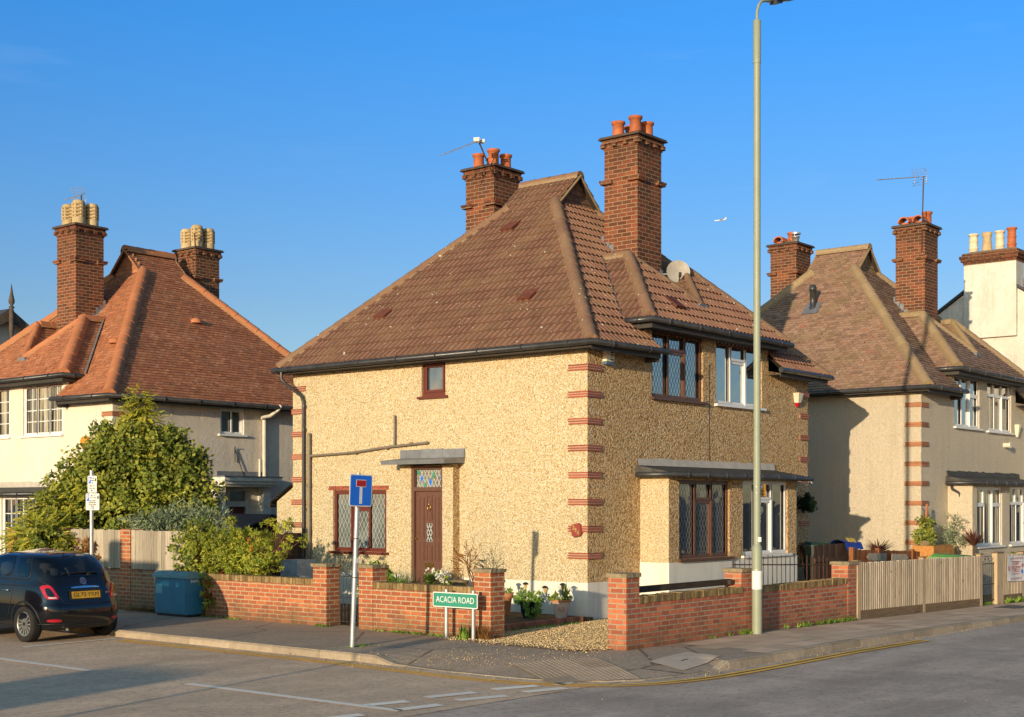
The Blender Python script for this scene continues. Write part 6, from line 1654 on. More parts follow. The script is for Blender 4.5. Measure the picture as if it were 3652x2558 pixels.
def window_face(f):
    c = sum((bv[i] for i in f), Vector())/len(f)
    if c.z < 1.0: return False
    if c.y < .62 and in_poly(RWIN, c.x, c.z): return True
    return abs(c.x) > .4 and (in_poly(SWIN, c.y, c.z) or in_poly(QWIN, c.y, c.z))
for f in bf:
    if window_face(f): continue
    mb.f.append(f); mb.m.append(1 if tuple(f) in dk else 0); mb.r.append(.5); mb.s.append(tuple(f) not in dk)
mb.build('body', [MT['paint'], MT['trim_black']], car)
def hit(view, p, q):
    if view == 'rear': r = BVH.ray_cast(Vector((p,-2,q)), Vector((0,1,0)))
    elif view == 'left': r = BVH.ray_cast(Vector((-3,p,q)), Vector((1,0,0)))
    elif view == 'right': r = BVH.ray_cast(Vector((3,p,q)), Vector((-1,0,0)))
    elif view == 'front': r = BVH.ray_cast(Vector((p,6,q)), Vector((0,-1,0)))
    else: r = BVH.ray_cast(Vector((p,q,3)), Vector((0,0,-1)))
    return (r[0], r[1]) if r[0] is not None else (None, None)
def smooth_poly(pts, n=3):
    for _ in range(n):
        o = []
        for i in range(len(pts)):
            a, b = pts[i], pts[(i+1) % len(pts)]; o += [(a[0]*.75+b[0]*.25, a[1]*.75+b[1]*.25), (a[0]*.25+b[0]*.75, a[1]*.25+b[1]*.75)]
        pts = o
    return pts
def patch(name, pts, view, off, mat, parent, rnd_=2, step=.035, thick=0., holes=None, label=None):
    pts = smooth_poly(pts, rnd_) if rnd_ else pts
    dense = []
    for i in range(len(pts)):
        a, b = Vector(pts[i]), Vector(pts[(i+1) % len(pts)]); n = max(1, int((b-a).length/step))
        for k in range(n): dense.append(a.lerp(b, k/n))
    P = list(dense); edges = [(i,(i+1) % len(dense)) for i in range(len(dense))]
    x0,x1 = min(p.x for p in P), max(p.x for p in P); y0,y1 = min(p.y for p in P), max(p.y for p in P)
    def inside(q):
        c = False
        for i in range(len(dense)):
            a, b = dense[i], dense[i-1]
            if (a.y > q.y) != (b.y > q.y) and q.x < (b.x-a.x)*(q.y-a.y)/(b.y-a.y)+a.x: c = not c
        return c
    x = x0+step*.5
    while x < x1:
        y = y0+step*.5
        while y < y1:
            q = Vector((x,y))
            if inside(q) and min((q-d).length for d in dense) > step*.4: P.append(q)
            y += step
        x += step
    r = delaunay_2d_cdt(P, edges, [list(range(len(dense)))], 1, 1e-5)
    V, F = r[0], r[2]; pos = []; ok = []
    for v in V:
        h, n = hit(view, v.x, v.y); ok.append(h is not None)
        pos.append(h + n*(off+thick) if h is not None else Vector((0,0,0)))
    F = [f for f in F if all(ok[i] for i in f)]
    mb = MB(lambda a,b,c: wx(a,b,c)); 
    # orient outward
    D = {'rear':Vector((0,-1,0)),'left':Vector((-1,0,0)),'right':Vector((1,0,0)),'front':Vector((0,1,0)),'top':Vector((0,0,1))}[view]
    fs = []
    for f in F:
        n = (pos[f[1]]-pos[f[0]]).cross(pos[f[2]]-pos[f[0]]); fs.append(list(f) if n.dot(D) > 0 else list(f)[::-1])
    mb.add(pos, fs, 0, .5, True)
    if thick:
        nb = len(dense)
        rim = []
        for d in dense:
            h, n = hit(view, d.x, d.y)
            if h is None: rim = []; break
            rim.append((h+n*(off+thick), h-n*.004))
        if rim:
            vs = [p for pr in rim for p in pr]; N = len(rim); mb.add(vs, [(2*i,2*((i+1)%N),2*((i+1)%N)+1,2*i+1) for i in range(N)], 0, .5)
    return mb.build(name, mat, parent, label)
def seam(name, pts, view, r, mat, parent, off=.0015, closed=False):
    P = []
    for i in range(len(pts)-1):
        a, b = Vector(pts[i]), Vector(pts[i+1]); n = max(1,int((b-a).length/.04))
        for k in range(n): q = a.lerp(b,k/n); P.append(q)
    P.append(Vector(pts[-1])); Q = []
    for q in P:
        h, n = hit(view, q.x, q.y)
        if h is not None: Q.append(h+n*off)
    mb = MB(lambda a,b,c: wx(a,b,c)); mb.tube(Q, r, 6); return mb.build(name, mat, parent)
mir = lambda pts: [(-x,z) for x,z in pts][::-1]
rw = [(-.61,1.035),(-.645,1.06),(-.615,1.22),(-.575,1.32),(-.53,1.345),(0,1.362),(.53,1.345),(.575,1.32),(.615,1.22),(.645,1.06),(.61,1.035),(0,1.025)]
o = patch('rear_window', rw, 'rear', .004, MT['car_glass'], car, 1)
mb = MB(lambda a,b,c: wx(a,b,c)); pts = []
for q in [(-.32+.64*k/8, 1.075+.012*math.sin(k/8*3.1)) for k in range(9)]:
    h, n = hit('rear', *q); pts.append(h+n*.022)
mb.tube(pts[::1], .011, 6); h, n = hit('rear', .14, 1.06); mb.tube([h, h+n*.035], .03, 10); mb.build('wiper', MT['trim_black'], o)
patch('brake_light', [(-.12,1.358),(.12,1.358),(.12,1.368),(-.12,1.368)], 'rear', .006, MT['trim_black'], car, 0)
TLs = [(-.672,.90),(-.58,.915),(-.553,.895),(-.51,.80),(-.47,.70),(-.515,.685),(-.625,.69),(-.648,.72),(-.664,.80)]
IN = [(-.632,.862),(-.585,.868),(-.57,.84),(-.527,.735),(-.58,.73),(-.618,.738),(-.63,.79)]
WH = [(-.615,.727),(-.52,.722),(-.51,.702),(-.615,.704)]
for f in (lambda p: p, mir):
    l = patch('taillight', f(TLs), 'rear', .006, MT['lens_red'], car, 1, thick=.012)
    patch('light_centre', f(IN), 'rear', .021, MT['paint'], l, 1); patch('clear_lens', f(WH), 'rear', .0215, MT['lens_clear'], l, 0)
    rfl = patch('reflector', f([(-.66,.365),(-.60,.385),(-.47,.375),(-.45,.355),(-.47,.335),(-.62,.335)]), 'rear', .006, MT['lens_red'], car, 1)
h, n = hit('rear', 0, .74)
pn = Vector((0,-1,.16)).normalized(); pu = Vector((1,0,0)); pc_ = wx(0, h.y, .745) + pn*.03
mb = plate_mesh(pc_-pn*.022, pu, pn, .60, .17, .02, .012); mb.build('plate_recess', MT['trim_black'], car)
npl = plate_mesh(pc_-pn*.008, pu, pn, .52, .112, .01, .005).build('number_plate', MT['plate_yel'], car)
mb = MB(); mb.add(*text_mesh('GL70 YRM', .098, frame_mat(pc_-pn*.0024, pu, pn), .0004, bold=.0, sx=1.0))
xs = [v[0] for v in mb.v]; sc = .455/(max(xs)-min(xs)); mid = (max(xs)+min(xs))/2; mb.v = [(pc_.x+(v[0]-mid)*sc, v[1], v[2]) for v in mb.v]
mb.build('lettering', MT['sign_black'], npl)
patch('chrome_strip', [(-.27,.845),(-.25,.872),(0,.882),(.25,.872),(.27,.845),(0,.853)], 'rear', .004, MT['chrome'], car, 1, thick=.03)
bd = patch('badge', [(.056*math.cos(a),.962+.056*math.sin(a)) for a in [k*math.pi/10 for k in range(20)]], 'rear', .004, MT['chrome'], car, 0, .02, .008)
bc = patch('badge_centre', [(.042*math.cos(a),.962+.042*math.sin(a)) for a in [k*math.pi/10 for k in range(20)]], 'rear', .014, MT['badge'], bd, 0, .02)
h, n = hit('rear', 0, .962); mb = MB(); 
for q in (-.018,-.006,.006,.018): 
    r_ = rect_on(wx(*(h+n*.0155)), Vector((1,0,0)), n, q, 0, .006, .034, 0); mb.add(r_.v, r_.f)
mb.build('badge_letters', MT['chrome'], bd)
h, n = hit('rear', .44, .765); U_ = Vector((1,.12,0)).normalized(); mb = MB(); mb.add(*text_mesh('HYBRID', .040, frame_mat(wx(*(h+n*.012)), U_, U_.cross(Vector((0,0,1)))), .002, bold=.001)); mb.build('hybrid_lettering', MT['chrome'], car)
seam('tailgate_seam', [(-.655,1.03),(-.61,.95),(-.56,.90),(-.49,.80),(-.43,.69),(-.40,.625),(-.30,.612),(0,.605),(.30,.612),(.40,.625),(.43,.69),(.49,.80),(.56,.90),(.61,.95),(.655,1.03)], 'rear', .0055, MT['trim_black'], car)
seam('bumper_seam', [(-.70,.30),(-.45,.30),(0,.30),(.45,.30),(.70,.30)], 'rear', .010, MT['trim_black'], car)
patch('lower_bumper', [(-.62,.20),(-.60,.27),(-.2,.285),(.2,.285),(.60,.27),(.62,.20)], 'rear', .004, MT['trim_black'], car, 0)
h, n = hit('rear', -.34, .24); mb = MB(lambda a,b,c: wx(a,b,c)); mb.tube([(-.34,.22,.205),(-.34,.05,.205)], .032, 12, cap=False); mb.tube([(-.36,.22,.205),(-.36,.045,.205)], .030, 12, cap=False); mb.tube([(-.34,.2,.205),(-.34,.06,.205)], .028, 12); mb.build('exhaust', MT['chrome'], car)
for view, tg in (('left',''),('right','')):
    patch('side_window', [(1.06,1.02),(1.10,1.36),(1.30,1.385),(1.65,1.37),(1.95,1.25),(2.28,1.03)], view, .004, MT['car_glass'], car, 2)
    patch('quarter_window', [(.62,1.03),(.60,1.12),(.66,1.25),(.80,1.335),(.98,1.36),(1.0,1.34),(.96,1.03)], view, .004, MT['car_glass'], car, 2)
    seam('window_trim', [(2.30,1.0),(1.0,1.0),(.60,1.0),(.57,1.06),(.58,1.15),(.66,1.28),(.80,1.36),(1.0,1.395),(1.3,1.41),(1.65,1.395),(1.97,1.27)], view, .008, MT['trim_black'], car)
    seam('door_seam', [(.98,1.0),(.96,.80),(.97,.62),(1.02,.45),(1.10,.36),(1.30,.33),(2.2,.33)], view, .005, MT['trim_black'], car)
    seam('belt_line', [(.42,.905),(.7,.90),(1.2,.895),(2.3,.885)], view, .007, MT['trim_black'], car)
    seam('sill', [(.98,.24),(2.5,.24)], view, .02, MT['trim_black'], car)
    for yy in (.60,2.90): seam('arch_lip', [(yy+.352*math.cos(a),.30+.352*math.sin(a)) for a in [math.radians(x) for x in range(-8,190,6)]], view, .014, MT['trim_black'], car, .001)
    sx = -1 if view == 'left' else 1
    h, n = hit(view, 1.12, .80); mb = MB(lambda a,b,c: wx(a,b,c)); mb.tube([h+Vector((0,-.07,.012)), h+n*.035+Vector((0,-.04,.012)), h+n*.035+Vector((0,.05,.012)), h+Vector((0,.08,.012))], .012, 8); mb.build('door_handle', MT['chrome'], car)
    h, n = hit(view, 2.2, 1.0); mb = MB(lambda a,b,c: wx(a,b,c)); mb.lathe([(.01,-.07),(.06,-.05),(.075,0),(.06,.05),(.01,.07)], h+n*.13, 12); mb.tube([h, h+n*.1], .02, 6); mb.build('wing_mirror', MT['paint'], car)
    h, n = hit('front', sx*.55, .72); mb = MB(lambda a,b,c: wx(a,b,c)); mb.tube([h-Vector((0,.05,0)), h+Vector((0,.01,0))], .10, 16); mb.build('headlight', MT['lens_clear'], car)
mb = MB(lambda a,b,c: wx(a,b,c)); mb.tube([(0,.70,1.44),(.0,.66,1.48),(.02,.50,1.66)], [.016,.010,.005], 6); mb.build('aerial', MT['trim_black'], car)
patch('windscreen', [(-.52,1.02),(-.45,1.33),(.45,1.33),(.52,1.02)], 'front', .004, MT['car_glass'], car, 1)
for (x_,y_,z_,rx,rz) in ((-.33,.98,1.06,.13,.10),(.0,.98,1.06,.12,.09),(.33,.98,1.06,.13,.10),(-.36,1.75,1.13,.13,.12),(.36,1.75,1.13,.13,.12)):
    mb = MB(lambda a,b,c: wx(a,b,c)); mb.lathe([(.02,-rz),(rx*.8,-rz*.8),(rx,0),(rx*.8,rz*.8),(.02,rz)], (x_,y_,z_), 12); mb.build('headrest', MT['seat'], car)
mb = MB(lambda a,b,c: wx(a,b,c)); mb.box(-.62,.86,.45,.62,1.02,.97); mb.box(-.58,.35,.80,.58,.85,.86); mb.build('rear_seat', MT['interior'], car)
for x_ in (-.36,.36): mb = MB(lambda a,b,c: wx(a,b,c)); mb.box(x_-.24,1.65,.4,x_+.24,1.82,1.04); mb.build('front_seat', MT['seat'], car)
def wheel(x, y, sg):
    w = bpy.data.objects.new('wheel', None); COL.objects.link(w); w.parent = car; w.empty_display_size = .1; ORG[w.name] = ORG[car.name].copy()
    def ring(prof, n=36):
        mb = MB(lambda a,b,c: wx(a,b,c)); vs = []
        for r, d in prof:
            for k in range(n): a = 2*math.pi*k/n; vs.append((x+sg*d, y+r*math.cos(a), .292+r*math.sin(a)))
        mb.add(vs, [(i*n+k, i*n+(k+1)%n, (i+1)*n+(k+1)%n, (i+1)*n+k) for i in range(len(prof)-1) for k in range(n)], 0, .5, True); return mb
    ring([(.19,-.09),(.27,-.095),(.288,-.08),(.292,-.03),(.292,.04),(.286,.075),(.265,.09),(.215,.088),(.197,.075),(.195,.06)]).build('tyre', MT['rubber'], w)
    mb = ring([(.197,.074),(.188,.078),(.180,.066),(.176,.0),(.17,-.03)])
    n = 14
    for k in range(n):
        a = 2*math.pi*k/n; c, s = math.cos(a), math.sin(a); t = (-s, c)
        V = []
        for r, wd, d in ((.04,.010,.066),(.11,.011,.060),(.184,.017,.066)):
            for q in (-1,1): V.append((x+sg*d, y+c*r+t[0]*wd*q, .292+s*r+t[1]*wd*q))
            for q in (-1,1): V.append((x+sg*(d-.02), y+c*r+t[0]*wd*q, .292+s*r+t[1]*wd*q))
        mb.add(V, [(0,1,5,4),(4,5,9,8),(0,4,6,2),(4,8,10,6),(1,3,7,5),(5,7,11,9)], 0, .5)
    vs = [(x+sg*.07, y+.05*math.cos(2*math.pi*k/16), .292+.05*math.sin(2*math.pi*k/16)) for k in range(16)]; mb.add(vs, [list(range(16))], 0, .5)
    mb.build('rim', MT['alloy'], w)
    mb = MB(lambda a,b,c: wx(a,b,c)); vs = [(x+sg*.072, y+.034*math.cos(2*math.pi*k/14), .292+.034*math.sin(2*math.pi*k/14)) for k in range(14)]; mb.add(vs, [list(range(14))], 0, .5); mb.build('hub_cap', MT['trim_black'], w)
    mb = MB(lambda a,b,c: wx(a,b,c)); vs = [(x+sg*.01, y+.178*math.cos(2*math.pi*k/20), .292+.178*math.sin(2*math.pi*k/20)) for k in range(20)]; mb.add(vs, [list(range(20))], 0, .5); mb.build('brake_disc', MT['trim_black'], w)
for sx in (-1,1):
    for yy in (.60,2.90): wheel(sx*.70, yy, sx)
# ------------------------------------------------------------------ plants
FWD = Vector((.7739,.6333,0)); RGT = Vector((.6333,-.7739,0)); UPV = Vector((0,0,1))
def rdir():
    z = RND.uniform(-1,1); a = RND.uniform(0,2*math.pi); r = math.sqrt(1-z*z); return Vector((r*math.cos(a), r*math.sin(a), z))
def leaf(mb, p, d, n, L, w, rnd=None, fold=.0):
    """one diamond shaped leaf from p along d, facing n"""
    s = d.cross(n)
    if s.length < 1e-4: s = d.orthogonal()
    s.normalize(); q = p + d*L*.45
    mb.add([p, q + s*w/2, p + d*L, q - s*w/2], [(0,1,2,3)], 0, rnd)
def lobe(mb, c, rx, rz, n, L, w, droop=0., shell=.55, spray=0, out=.8):
    """leaves in an uneven ellipsoid shell around c, gathered in clumps"""
    c = Vector(c); ncl = max(3, n//(14 if not spray else 10))
    for _ in range(ncl):
        d = rdir(); rr = shell + (1-shell)*RND.random()**.6 + RND.gauss(0,.06)
        p = c + Vector((d.x*rx, d.y*rx, d.z*rz))*rr
        base = RND.random(); cr = RND.uniform(.4,1.0)*min(.16, rx*.3)
        od = Vector((d.x,d.y,d.z*.8)).normalized()
        if spray:
            ax = (od + Vector((0,0,-droop)) + rdir()*.35).normalized(); Lc = RND.uniform(.16,.32)
            sd = ax.cross((od+UPV*.5).normalized()).normalized()
            nn = sd.cross(ax)
            for k in range(10):
                f = k/10; sg = 1 if k % 2 else -1
                q = p + ax*Lc*f; dd = (ax*.8 + sd*sg*.7*(1-f*.5) + Vector((0,0,-.2*droop))).normalized()
                leaf(mb, q, dd, (nn*.6+Vector((-.7,-.3,.25))+rdir()*.45).normalized(), L*(1.1-f*.5), w, min(1,max(0,base*.7+.3*RND.random())))
        else:
            for k in range(14):
                q = p + rdir()*cr; dd = (od*.6 + rdir()*.9 + Vector((0,0,-droop))).normalized()
                nn = (od*out*1.25 + UPV*.25 + Vector((-.5,-.2,0)) + rdir()*.55).normalized()
                leaf(mb, q, dd, nn, L*RND.uniform(.6,1.25), w*RND.uniform(.7,1.2), min(1,max(0,base*.6+.4*RND.random())))
P0 = Vector((-1.75,11.1,0))
at = lambda r, f, z: P0 + RGT*r + FWD*f + UPV*z
tree = thing('conifer_tree', 'bushy golden green conifer overgrown with ivy in front of the cream house', 'tree', tuple(P0))
mb = MB(); mb.tube([at(0,0,-.3),at(.02,.05,1.2),at(-.03,0,2.6),at(0,0,4.2)],[.17,.13,.08,.02],10)
for k in range(26):
    z = RND.uniform(.8,3.6); a = RND.uniform(0,6.28); L = (4.6-z)*.45; mb.tube([at(0,0,z), at(math.cos(a)*L*.5,math.sin(a)*L*.5,z+.15), at(math.cos(a)*L,math.sin(a)*L,z+.02)],[.04,.025,.008],5)
mb.build('trunk', MT['bark'], tree)
mb = MB()
for (r,f,z,rx,rz,n) in ((.05,0,4.36,.20,.30,700),(.02,0,4.1,.32,.3,700),(.12,0,3.75,.52,.45,1300),(.45,-.1,3.45,.45,.4,800),(-.4,-.1,3.35,.45,.4,800),(-.1,-.2,3.1,.8,.5,700),(-.85,-.3,2.35,.75,.55,1900),(-1.45,-.4,1.8,.9,.7,4200),(-1.75,-.55,1.15,.9,.7,4600),(-1.1,-.8,.85,.7,.55,2200),(.55,-.7,1.9,.8,.55,1100),(.2,-.9,1.35,.8,.45,1000),(-.3,-.3,1.9,1.0,.7,1200)):
    lobe(mb, at(r,f,z), rx, rz, n*3//2, .085, .035, .55, .5, 1)
for (r,f,z,rx,rz,n) in ((-1.45,-1.75,1.25,.72,.62,3600),(-1.0,-1.9,.85,.6,.45,1800),(-1.75,-1.6,.75,.5,.4,1300)): lobe(mb, at(r,f,z), rx, rz, n, .09, .04, .5, .45, 1)
mb.build('crown', MT['leaf_conifer'], tree)
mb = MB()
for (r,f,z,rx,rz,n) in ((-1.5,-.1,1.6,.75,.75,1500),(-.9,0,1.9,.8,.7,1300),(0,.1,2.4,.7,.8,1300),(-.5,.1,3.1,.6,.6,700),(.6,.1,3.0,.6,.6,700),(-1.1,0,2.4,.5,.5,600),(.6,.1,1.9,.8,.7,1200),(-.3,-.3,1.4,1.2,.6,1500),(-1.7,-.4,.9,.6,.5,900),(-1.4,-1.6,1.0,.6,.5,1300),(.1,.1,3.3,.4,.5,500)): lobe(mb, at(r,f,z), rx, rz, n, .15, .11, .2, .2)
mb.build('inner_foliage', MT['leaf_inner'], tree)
mb = MB()
for (r,f,z,rx,rz,n) in ((-.5,-.2,3.4,.55,.45,1100),(.62,-.1,3.4,.62,.45,1100),(-.95,-.25,2.85,.65,.55,1300),(.95,-.1,2.95,.65,.5,1200),(-1.35,-.4,2.35,.6,.5,1000),(0,-.2,3.35,.85,.5,1700),(.65,0,2.95,.65,.5,1300),(-.45,-.3,2.85,.75,.5,1500),(.35,-.4,2.45,.95,.6,2300),(-.9,-.4,2.05,.6,.5,900),(1.1,-.1,2.4,.75,.6,1600),(1.25,-.2,1.75,.7,.6,1300),(.1,-.6,1.7,1.1,.6,1900),(-1.0,-1.1,.55,.5,.5,1300),(-1.95,-.7,.65,.5,.5,1300),(-1.4,-.6,1.2,.8,.6,900)):
    lobe(mb, at(r,f,z), rx, rz, n*4//3, .105, .075, .1, .5)
for (r,f,z,rx,rz,n) in ((-1.4,-1.7,.75,.62,.5,1800),(-1.25,-1.8,1.3,.6,.5,900)): lobe(mb, at(r,f,z), rx, rz, n, .105, .075, .1, .4)
mb.build('ivy', MT['leaf_ivy'], tree)
mb = MB(); lobe(mb, Vector((-3.86,9.75,1.1)), .26, .45, 500, .10, .06, .5, .3); mb.build('dead_ivy', MT['leaf_dry'], tree)
sh = thing('shrub', 'grey green leafy shrub leaning over the board fence', 'shrub', (-2.4,8.5,0))
Q0 = Vector((-2.6,8.6,0)); at2 = lambda r,f,z: Q0+RGT*r+FWD*f+UPV*z
mb = MB()
for k in range(16): a = RND.uniform(-1.3,1.3); mb.tube([at2(0,0,0), at2(a*.5,0,1.1), at2(a,RND.uniform(-.3,.3),1.9)],[.03,.02,.006],5)
mb.build('stems', MT['bark'], sh)
mb = MB()
for (r,f,z,rx,rz,n) in ((-.55,0,1.62,.5,.32,800),(-.1,-.1,1.6,.55,.36,1000),(.35,0,1.65,.55,.36,1000),(.75,-.2,1.62,.5,.36,900),(.1,.5,1.9,.5,.35,500),(.5,.1,1.3,.5,.4,800)): lobe(mb, at2(r,f,z), rx, rz, n*3//2, .12, .032, .25, .45)
mb.build('foliage', MT['leaf_grey'], sh)
bs = thing('shrub', 'bright green bottlebrush shrub with red flowers spilling over the low brick wall', 'shrub', (-3.2,5.9,0))
B0 = Vector((-3.25,5.75,0)); at3 = lambda r,f,z: B0+RGT*r+FWD*f+UPV*z
tips = []
mb = MB()
for k in range(60):
    a = RND.gauss(-.05,.37); z = RND.uniform(.75,1.55); q = at3(a*1.15,RND.uniform(-.35,.25),z+.08); tips.append(q); mb.tube([at3(0,.2,.1), at3(a*.5,.1,.6+z*.25), q],[.02,.012,.004],4)
for (r,f,z) in ((.85,0,1.75),(.7,0,1.62),(1.0,.1,1.72),(.55,.1,1.78),(.95,0,1.45),(.85,0,1.2),(-.1,0,1.8)): q = at3(r,f,z); tips.append(q); mb.tube([at3(.1,.15,.6), at3(r*.55,f,1.0+.1*r), q],[.014,.010,.004],4)
mb.build('stems', MT['twig'], bs)
mb = MB()
for q in tips:
    for j in range(6):
        p = q + rdir()*.14*j/3 - Vector((0,0,.02*j)); base = RND.random()
        for k in range(24): d = (rdir()+Vector((-.2,0,.55))).normalized(); leaf(mb, p, d, rdir(), RND.uniform(.06,.11), .018, min(1,max(0,base*.5+RND.random()*.5)))
for (r,f,z,rx,rz,n) in ((0,0,1.15,.55,.4,1300),(.2,-.1,.95,.4,.3,900),(-.35,-.1,1.25,.4,.35,700)): lobe(mb, at3(r,f,z), rx, rz, n, .09, .02, .0, .3)
mb.build('foliage', MT['leaf_bush'], bs)
for q in (at3(.25,-.4,1.42),at3(-.25,-.42,.80),at3(.12,-.45,.66),at3(.22,-.42,.62),at3(.28,-.4,.70),at3(.3,-.38,1.28)):
    mb = MB()
    for k in range(60): d = rdir(); leaf(mb, q+Vector((0,0,RND.uniform(-.05,.05))), d, rdir(), .035, .006)
    mb.build('flower', MT['flower_r'], bs)
iv = thing('ivy', 'dark ivy climbing over the brick pier beside the cabinet', 'ivy', (-3.8,6.3,0))
mb = MB()
for (y,z,r,n) in ((6.4,1.45,.30,550),(6.25,1.15,.28,450),(6.55,1.05,.28,350),(6.1,.75,.2,260),(5.95,.5,.16,240),(5.92,.28,.14,180),(6.75,1.3,.25,250),(6.2,1.6,.3,300)): lobe(mb, (-3.80,y,z), r, r*1.1, n, .075, .06, .3, .35)
mb.build('leaves', MT['leaf_ivy'], iv)
mb = MB(); mb.tube([(-3.82,6.1,0),(-3.83,6.05,.6),(-3.82,6.25,1.1),(-3.8,6.4,1.5)],[.02,.016,.012,.006],5); lobe(mb, (-3.83,5.93,.5), .1, .25, 130, .07, .04, .5, .3); mb.build('dead_stems', MT['leaf_dry'], iv)

def tuft(mb, x, y, z, n, L, w=.012, spread=.7):
    for k in range(n):
        d = Vector((RND.uniform(-spread,spread), RND.uniform(-spread,spread), 1)).normalized(); p = Vector((x+RND.uniform(-.04,.04), y+RND.uniform(-.03,.03), z)); leaf(mb, p, d, rdir(), L*RND.uniform(.4,1.1), w)
mb = MB()
for k in range(95): y = RND.choice([RND.uniform(.2,1.2),RND.uniform(.2,1.6),RND.uniform(-.4,.3),RND.uniform(2.7,3.0),RND.uniform(5,7),RND.uniform(-.7,-.4)]); tuft(mb, AX-.03-RND.random()*.05, y, .0, 10, .05, .022, 1.2)
for k in range(60): x = RND.choice([RND.uniform(-.6,.1),RND.uniform(1.3,1.9),RND.uniform(2.0,2.8),RND.uniform(2.7,3.6),RND.uniform(-1.5,3.6)]); tuft(mb, x, BY-.03-RND.random()*.06, gz(x), 12, .11, .012, .8)
for k in range(16): x = RND.uniform(11.4,13.8); tuft(mb, x, BY-.06, gz(x), 16, .16, .03, .9)
for k in range(22): tuft(mb, 10.2+RND.random()*.8, BY+.1, gz(10.5), 8, .09, .025, 1.)
for k in range(30): tuft(mb, RND.uniform(-2.6,-.6), -.27-RND.random()*.05, .01, 12, .06, .025, 1.1)
for k in range(26): tuft(mb, -5.75+RND.gauss(0,.12), -.02+RND.gauss(0,.08), .0, 6, .035, .015, 1.3)
for k in range(18): tuft(mb, -4.02+RND.gauss(0,.02), -.55+RND.gauss(0,.05), .0, 8, .3*RND.random(), .05, .4)
for k in range(14): tuft(mb, RND.uniform(-3.6,-2.9), BY+.24, .66, 8, .10, .03, 1.)
mb.build('weeds', MT['leaf_weed'], label='low green weeds and grass along the feet of the garden walls', cat='weeds', kind='stuff')
mb = MB()
for k in range(40): tuft(mb, AX-.05-RND.random()*.1, RND.uniform(-1.0,-.7), 0, 6, .28, .008, .5)
for k in range(70): tuft(mb, AX-.04-RND.random()*.1, RND.uniform(6.9,8.4), 0, 6, .14, .01, 1.2)
for k in range(330):
    t = RND.random(); x, y, z = (RND.gauss(-6.72,.1), RND.uniform(-4,4.6), -.094) if t < .5 else (RND.uniform(-3,6), RND.gauss(-5.42,.06), -.094+0) if t < .8 else (RND.uniform(-6.3,-3.9), RND.uniform(-3,6), .006)
    if t >= .5 and t < .8: z += gz(x)
    d = Vector((RND.uniform(-1,1),RND.uniform(-1,1),.15)).normalized(); leaf(mb, Vector((x,y,z)), d, UPV, RND.uniform(.015,.04), RND.uniform(.01,.02))
mb.build('dry_litter', MT['leaf_dry'], label='dry grass stalks and fallen leaf litter along kerb and wall', cat='leaf litter', kind='stuff')

# --- front garden by the tan house
def pot(name, label, x, y, z, prof, mat, cat='plant pot'):
    t = thing(name, label, cat, (x,y,z)); mb = MB(); mb.lathe(prof, (x,y,z), 24, capt=False); mb.build('pot', mat, t)
    r = prof[-1][0]*.92; h = prof[-1][1]; mb = MB(); mb.lathe([(r,h-.03),(.001,h-.02)], (x,y,z), 16, capt=False, capb=False); mb.build('compost', MT['soil'], t); return t
def blades(mb, c, n, L, w, spread=1., arch=.6):
    c = Vector(c)
    for k in range(n):
        a = RND.uniform(0,6.28); e = RND.uniform(.25,1.0)*spread; d = Vector((math.cos(a)*e, math.sin(a)*e, 1)).normalized(); s = d.cross(UPV).normalized(); l = L*RND.uniform(.6,1.1); r = RND.random()
        P = [c + d*l*f + Vector((math.cos(a)*e,math.sin(a)*e,-1))*l*arch*.35*f*f for f in (0,.4,.75,1.)]; W_ = (w*.6,w,w*.7,.001)
        V = [q for p, ww in zip(P,W_) for q in (p-s*ww/2, p+s*ww/2)]; mb.add(V, [(0,1,3,2),(2,3,5,4),(4,5,7,6)], 0, r)
mb = MB()
for i in range(26):
    f = i/26; x = -2.95+2.5*f; y = -.24+RND.uniform(-.006,.006); mb.box(x,y,.0,x+.088,y+.10,.115+.005*RND.random())
mb.build('brick_edging', MT['edging'], label='row of edging bricks between the gravel drive and the potted plants', cat='edging')
mb = MB(); mb.box(-2.95,-.14,0,-.02,1.8,.075); mb.build('planting_bed', MT['soil'], kind='structure')
t = pot('plant_pot', 'pale pink urn pot with spiky plants by the white plinth', -.52, .20, .075, [(.105,0),(.115,.03),(.165,.27),(.165,.285),(.185,.29),(.185,.325),(.172,.325)], MT['pot_pink'])
mb = MB(); mb.lathe([(.187,.285),(.187,.327)], (-.52,.2,.075), 24, capt=False, capb=False); mb.build('rim', MT['pot_terra'], t)
Mx = frame_mat((-.52-.118,.2-.095,.24),(.6333,-.7739,0),(-.7739,-.6333,.22)); mb = MB(); mb.tube([Mx @ Vector((.052*math.cos(a),.052*math.sin(a),.004)) for a in [k*math.pi/10 for k in range(21)]],.005,5,cap=False); mb.tube([Mx @ Vector((.03*math.cos(a),.03*math.sin(a),.004)) for a in [k*math.pi/8 for k in range(17)]],.005,5,cap=False); mb.build('relief', MT['pot_terra'], t)
mb = MB(); blades(mb, (-.47,.15,.38), 22, .42, .022, .5); lobe(mb, (-.62,.28,.45), .09, .08, 120, .06, .03); lobe(mb, (-.45,.16,.44), .09, .09, 120, .06, .035); mb.build('leaves', MT['leaf_lime'], t)
t = pot('plant_pot', 'black pot with trailing green plant in the front bed', -.80, .72, .075, [(.10,0),(.14,.10),(.15,.26),(.16,.28)], MT['pot_black'])
mb = MB(); lobe(mb, (-.80,.72,.42), .25, .13, 520, .07, .035, .2); lobe(mb, (-.93,.52,.22), .14, .18, 300, .06, .03, .4); mb.build('leaves', MT['leaf_weed'], t)
t = pot('plant_pot', 'terracotta pot beside the brick pillar', -.62, 1.42, .075, [(.09,0),(.13,.30),(.155,.31),(.16,.40),(.15,.40)], MT['pot_terra'])
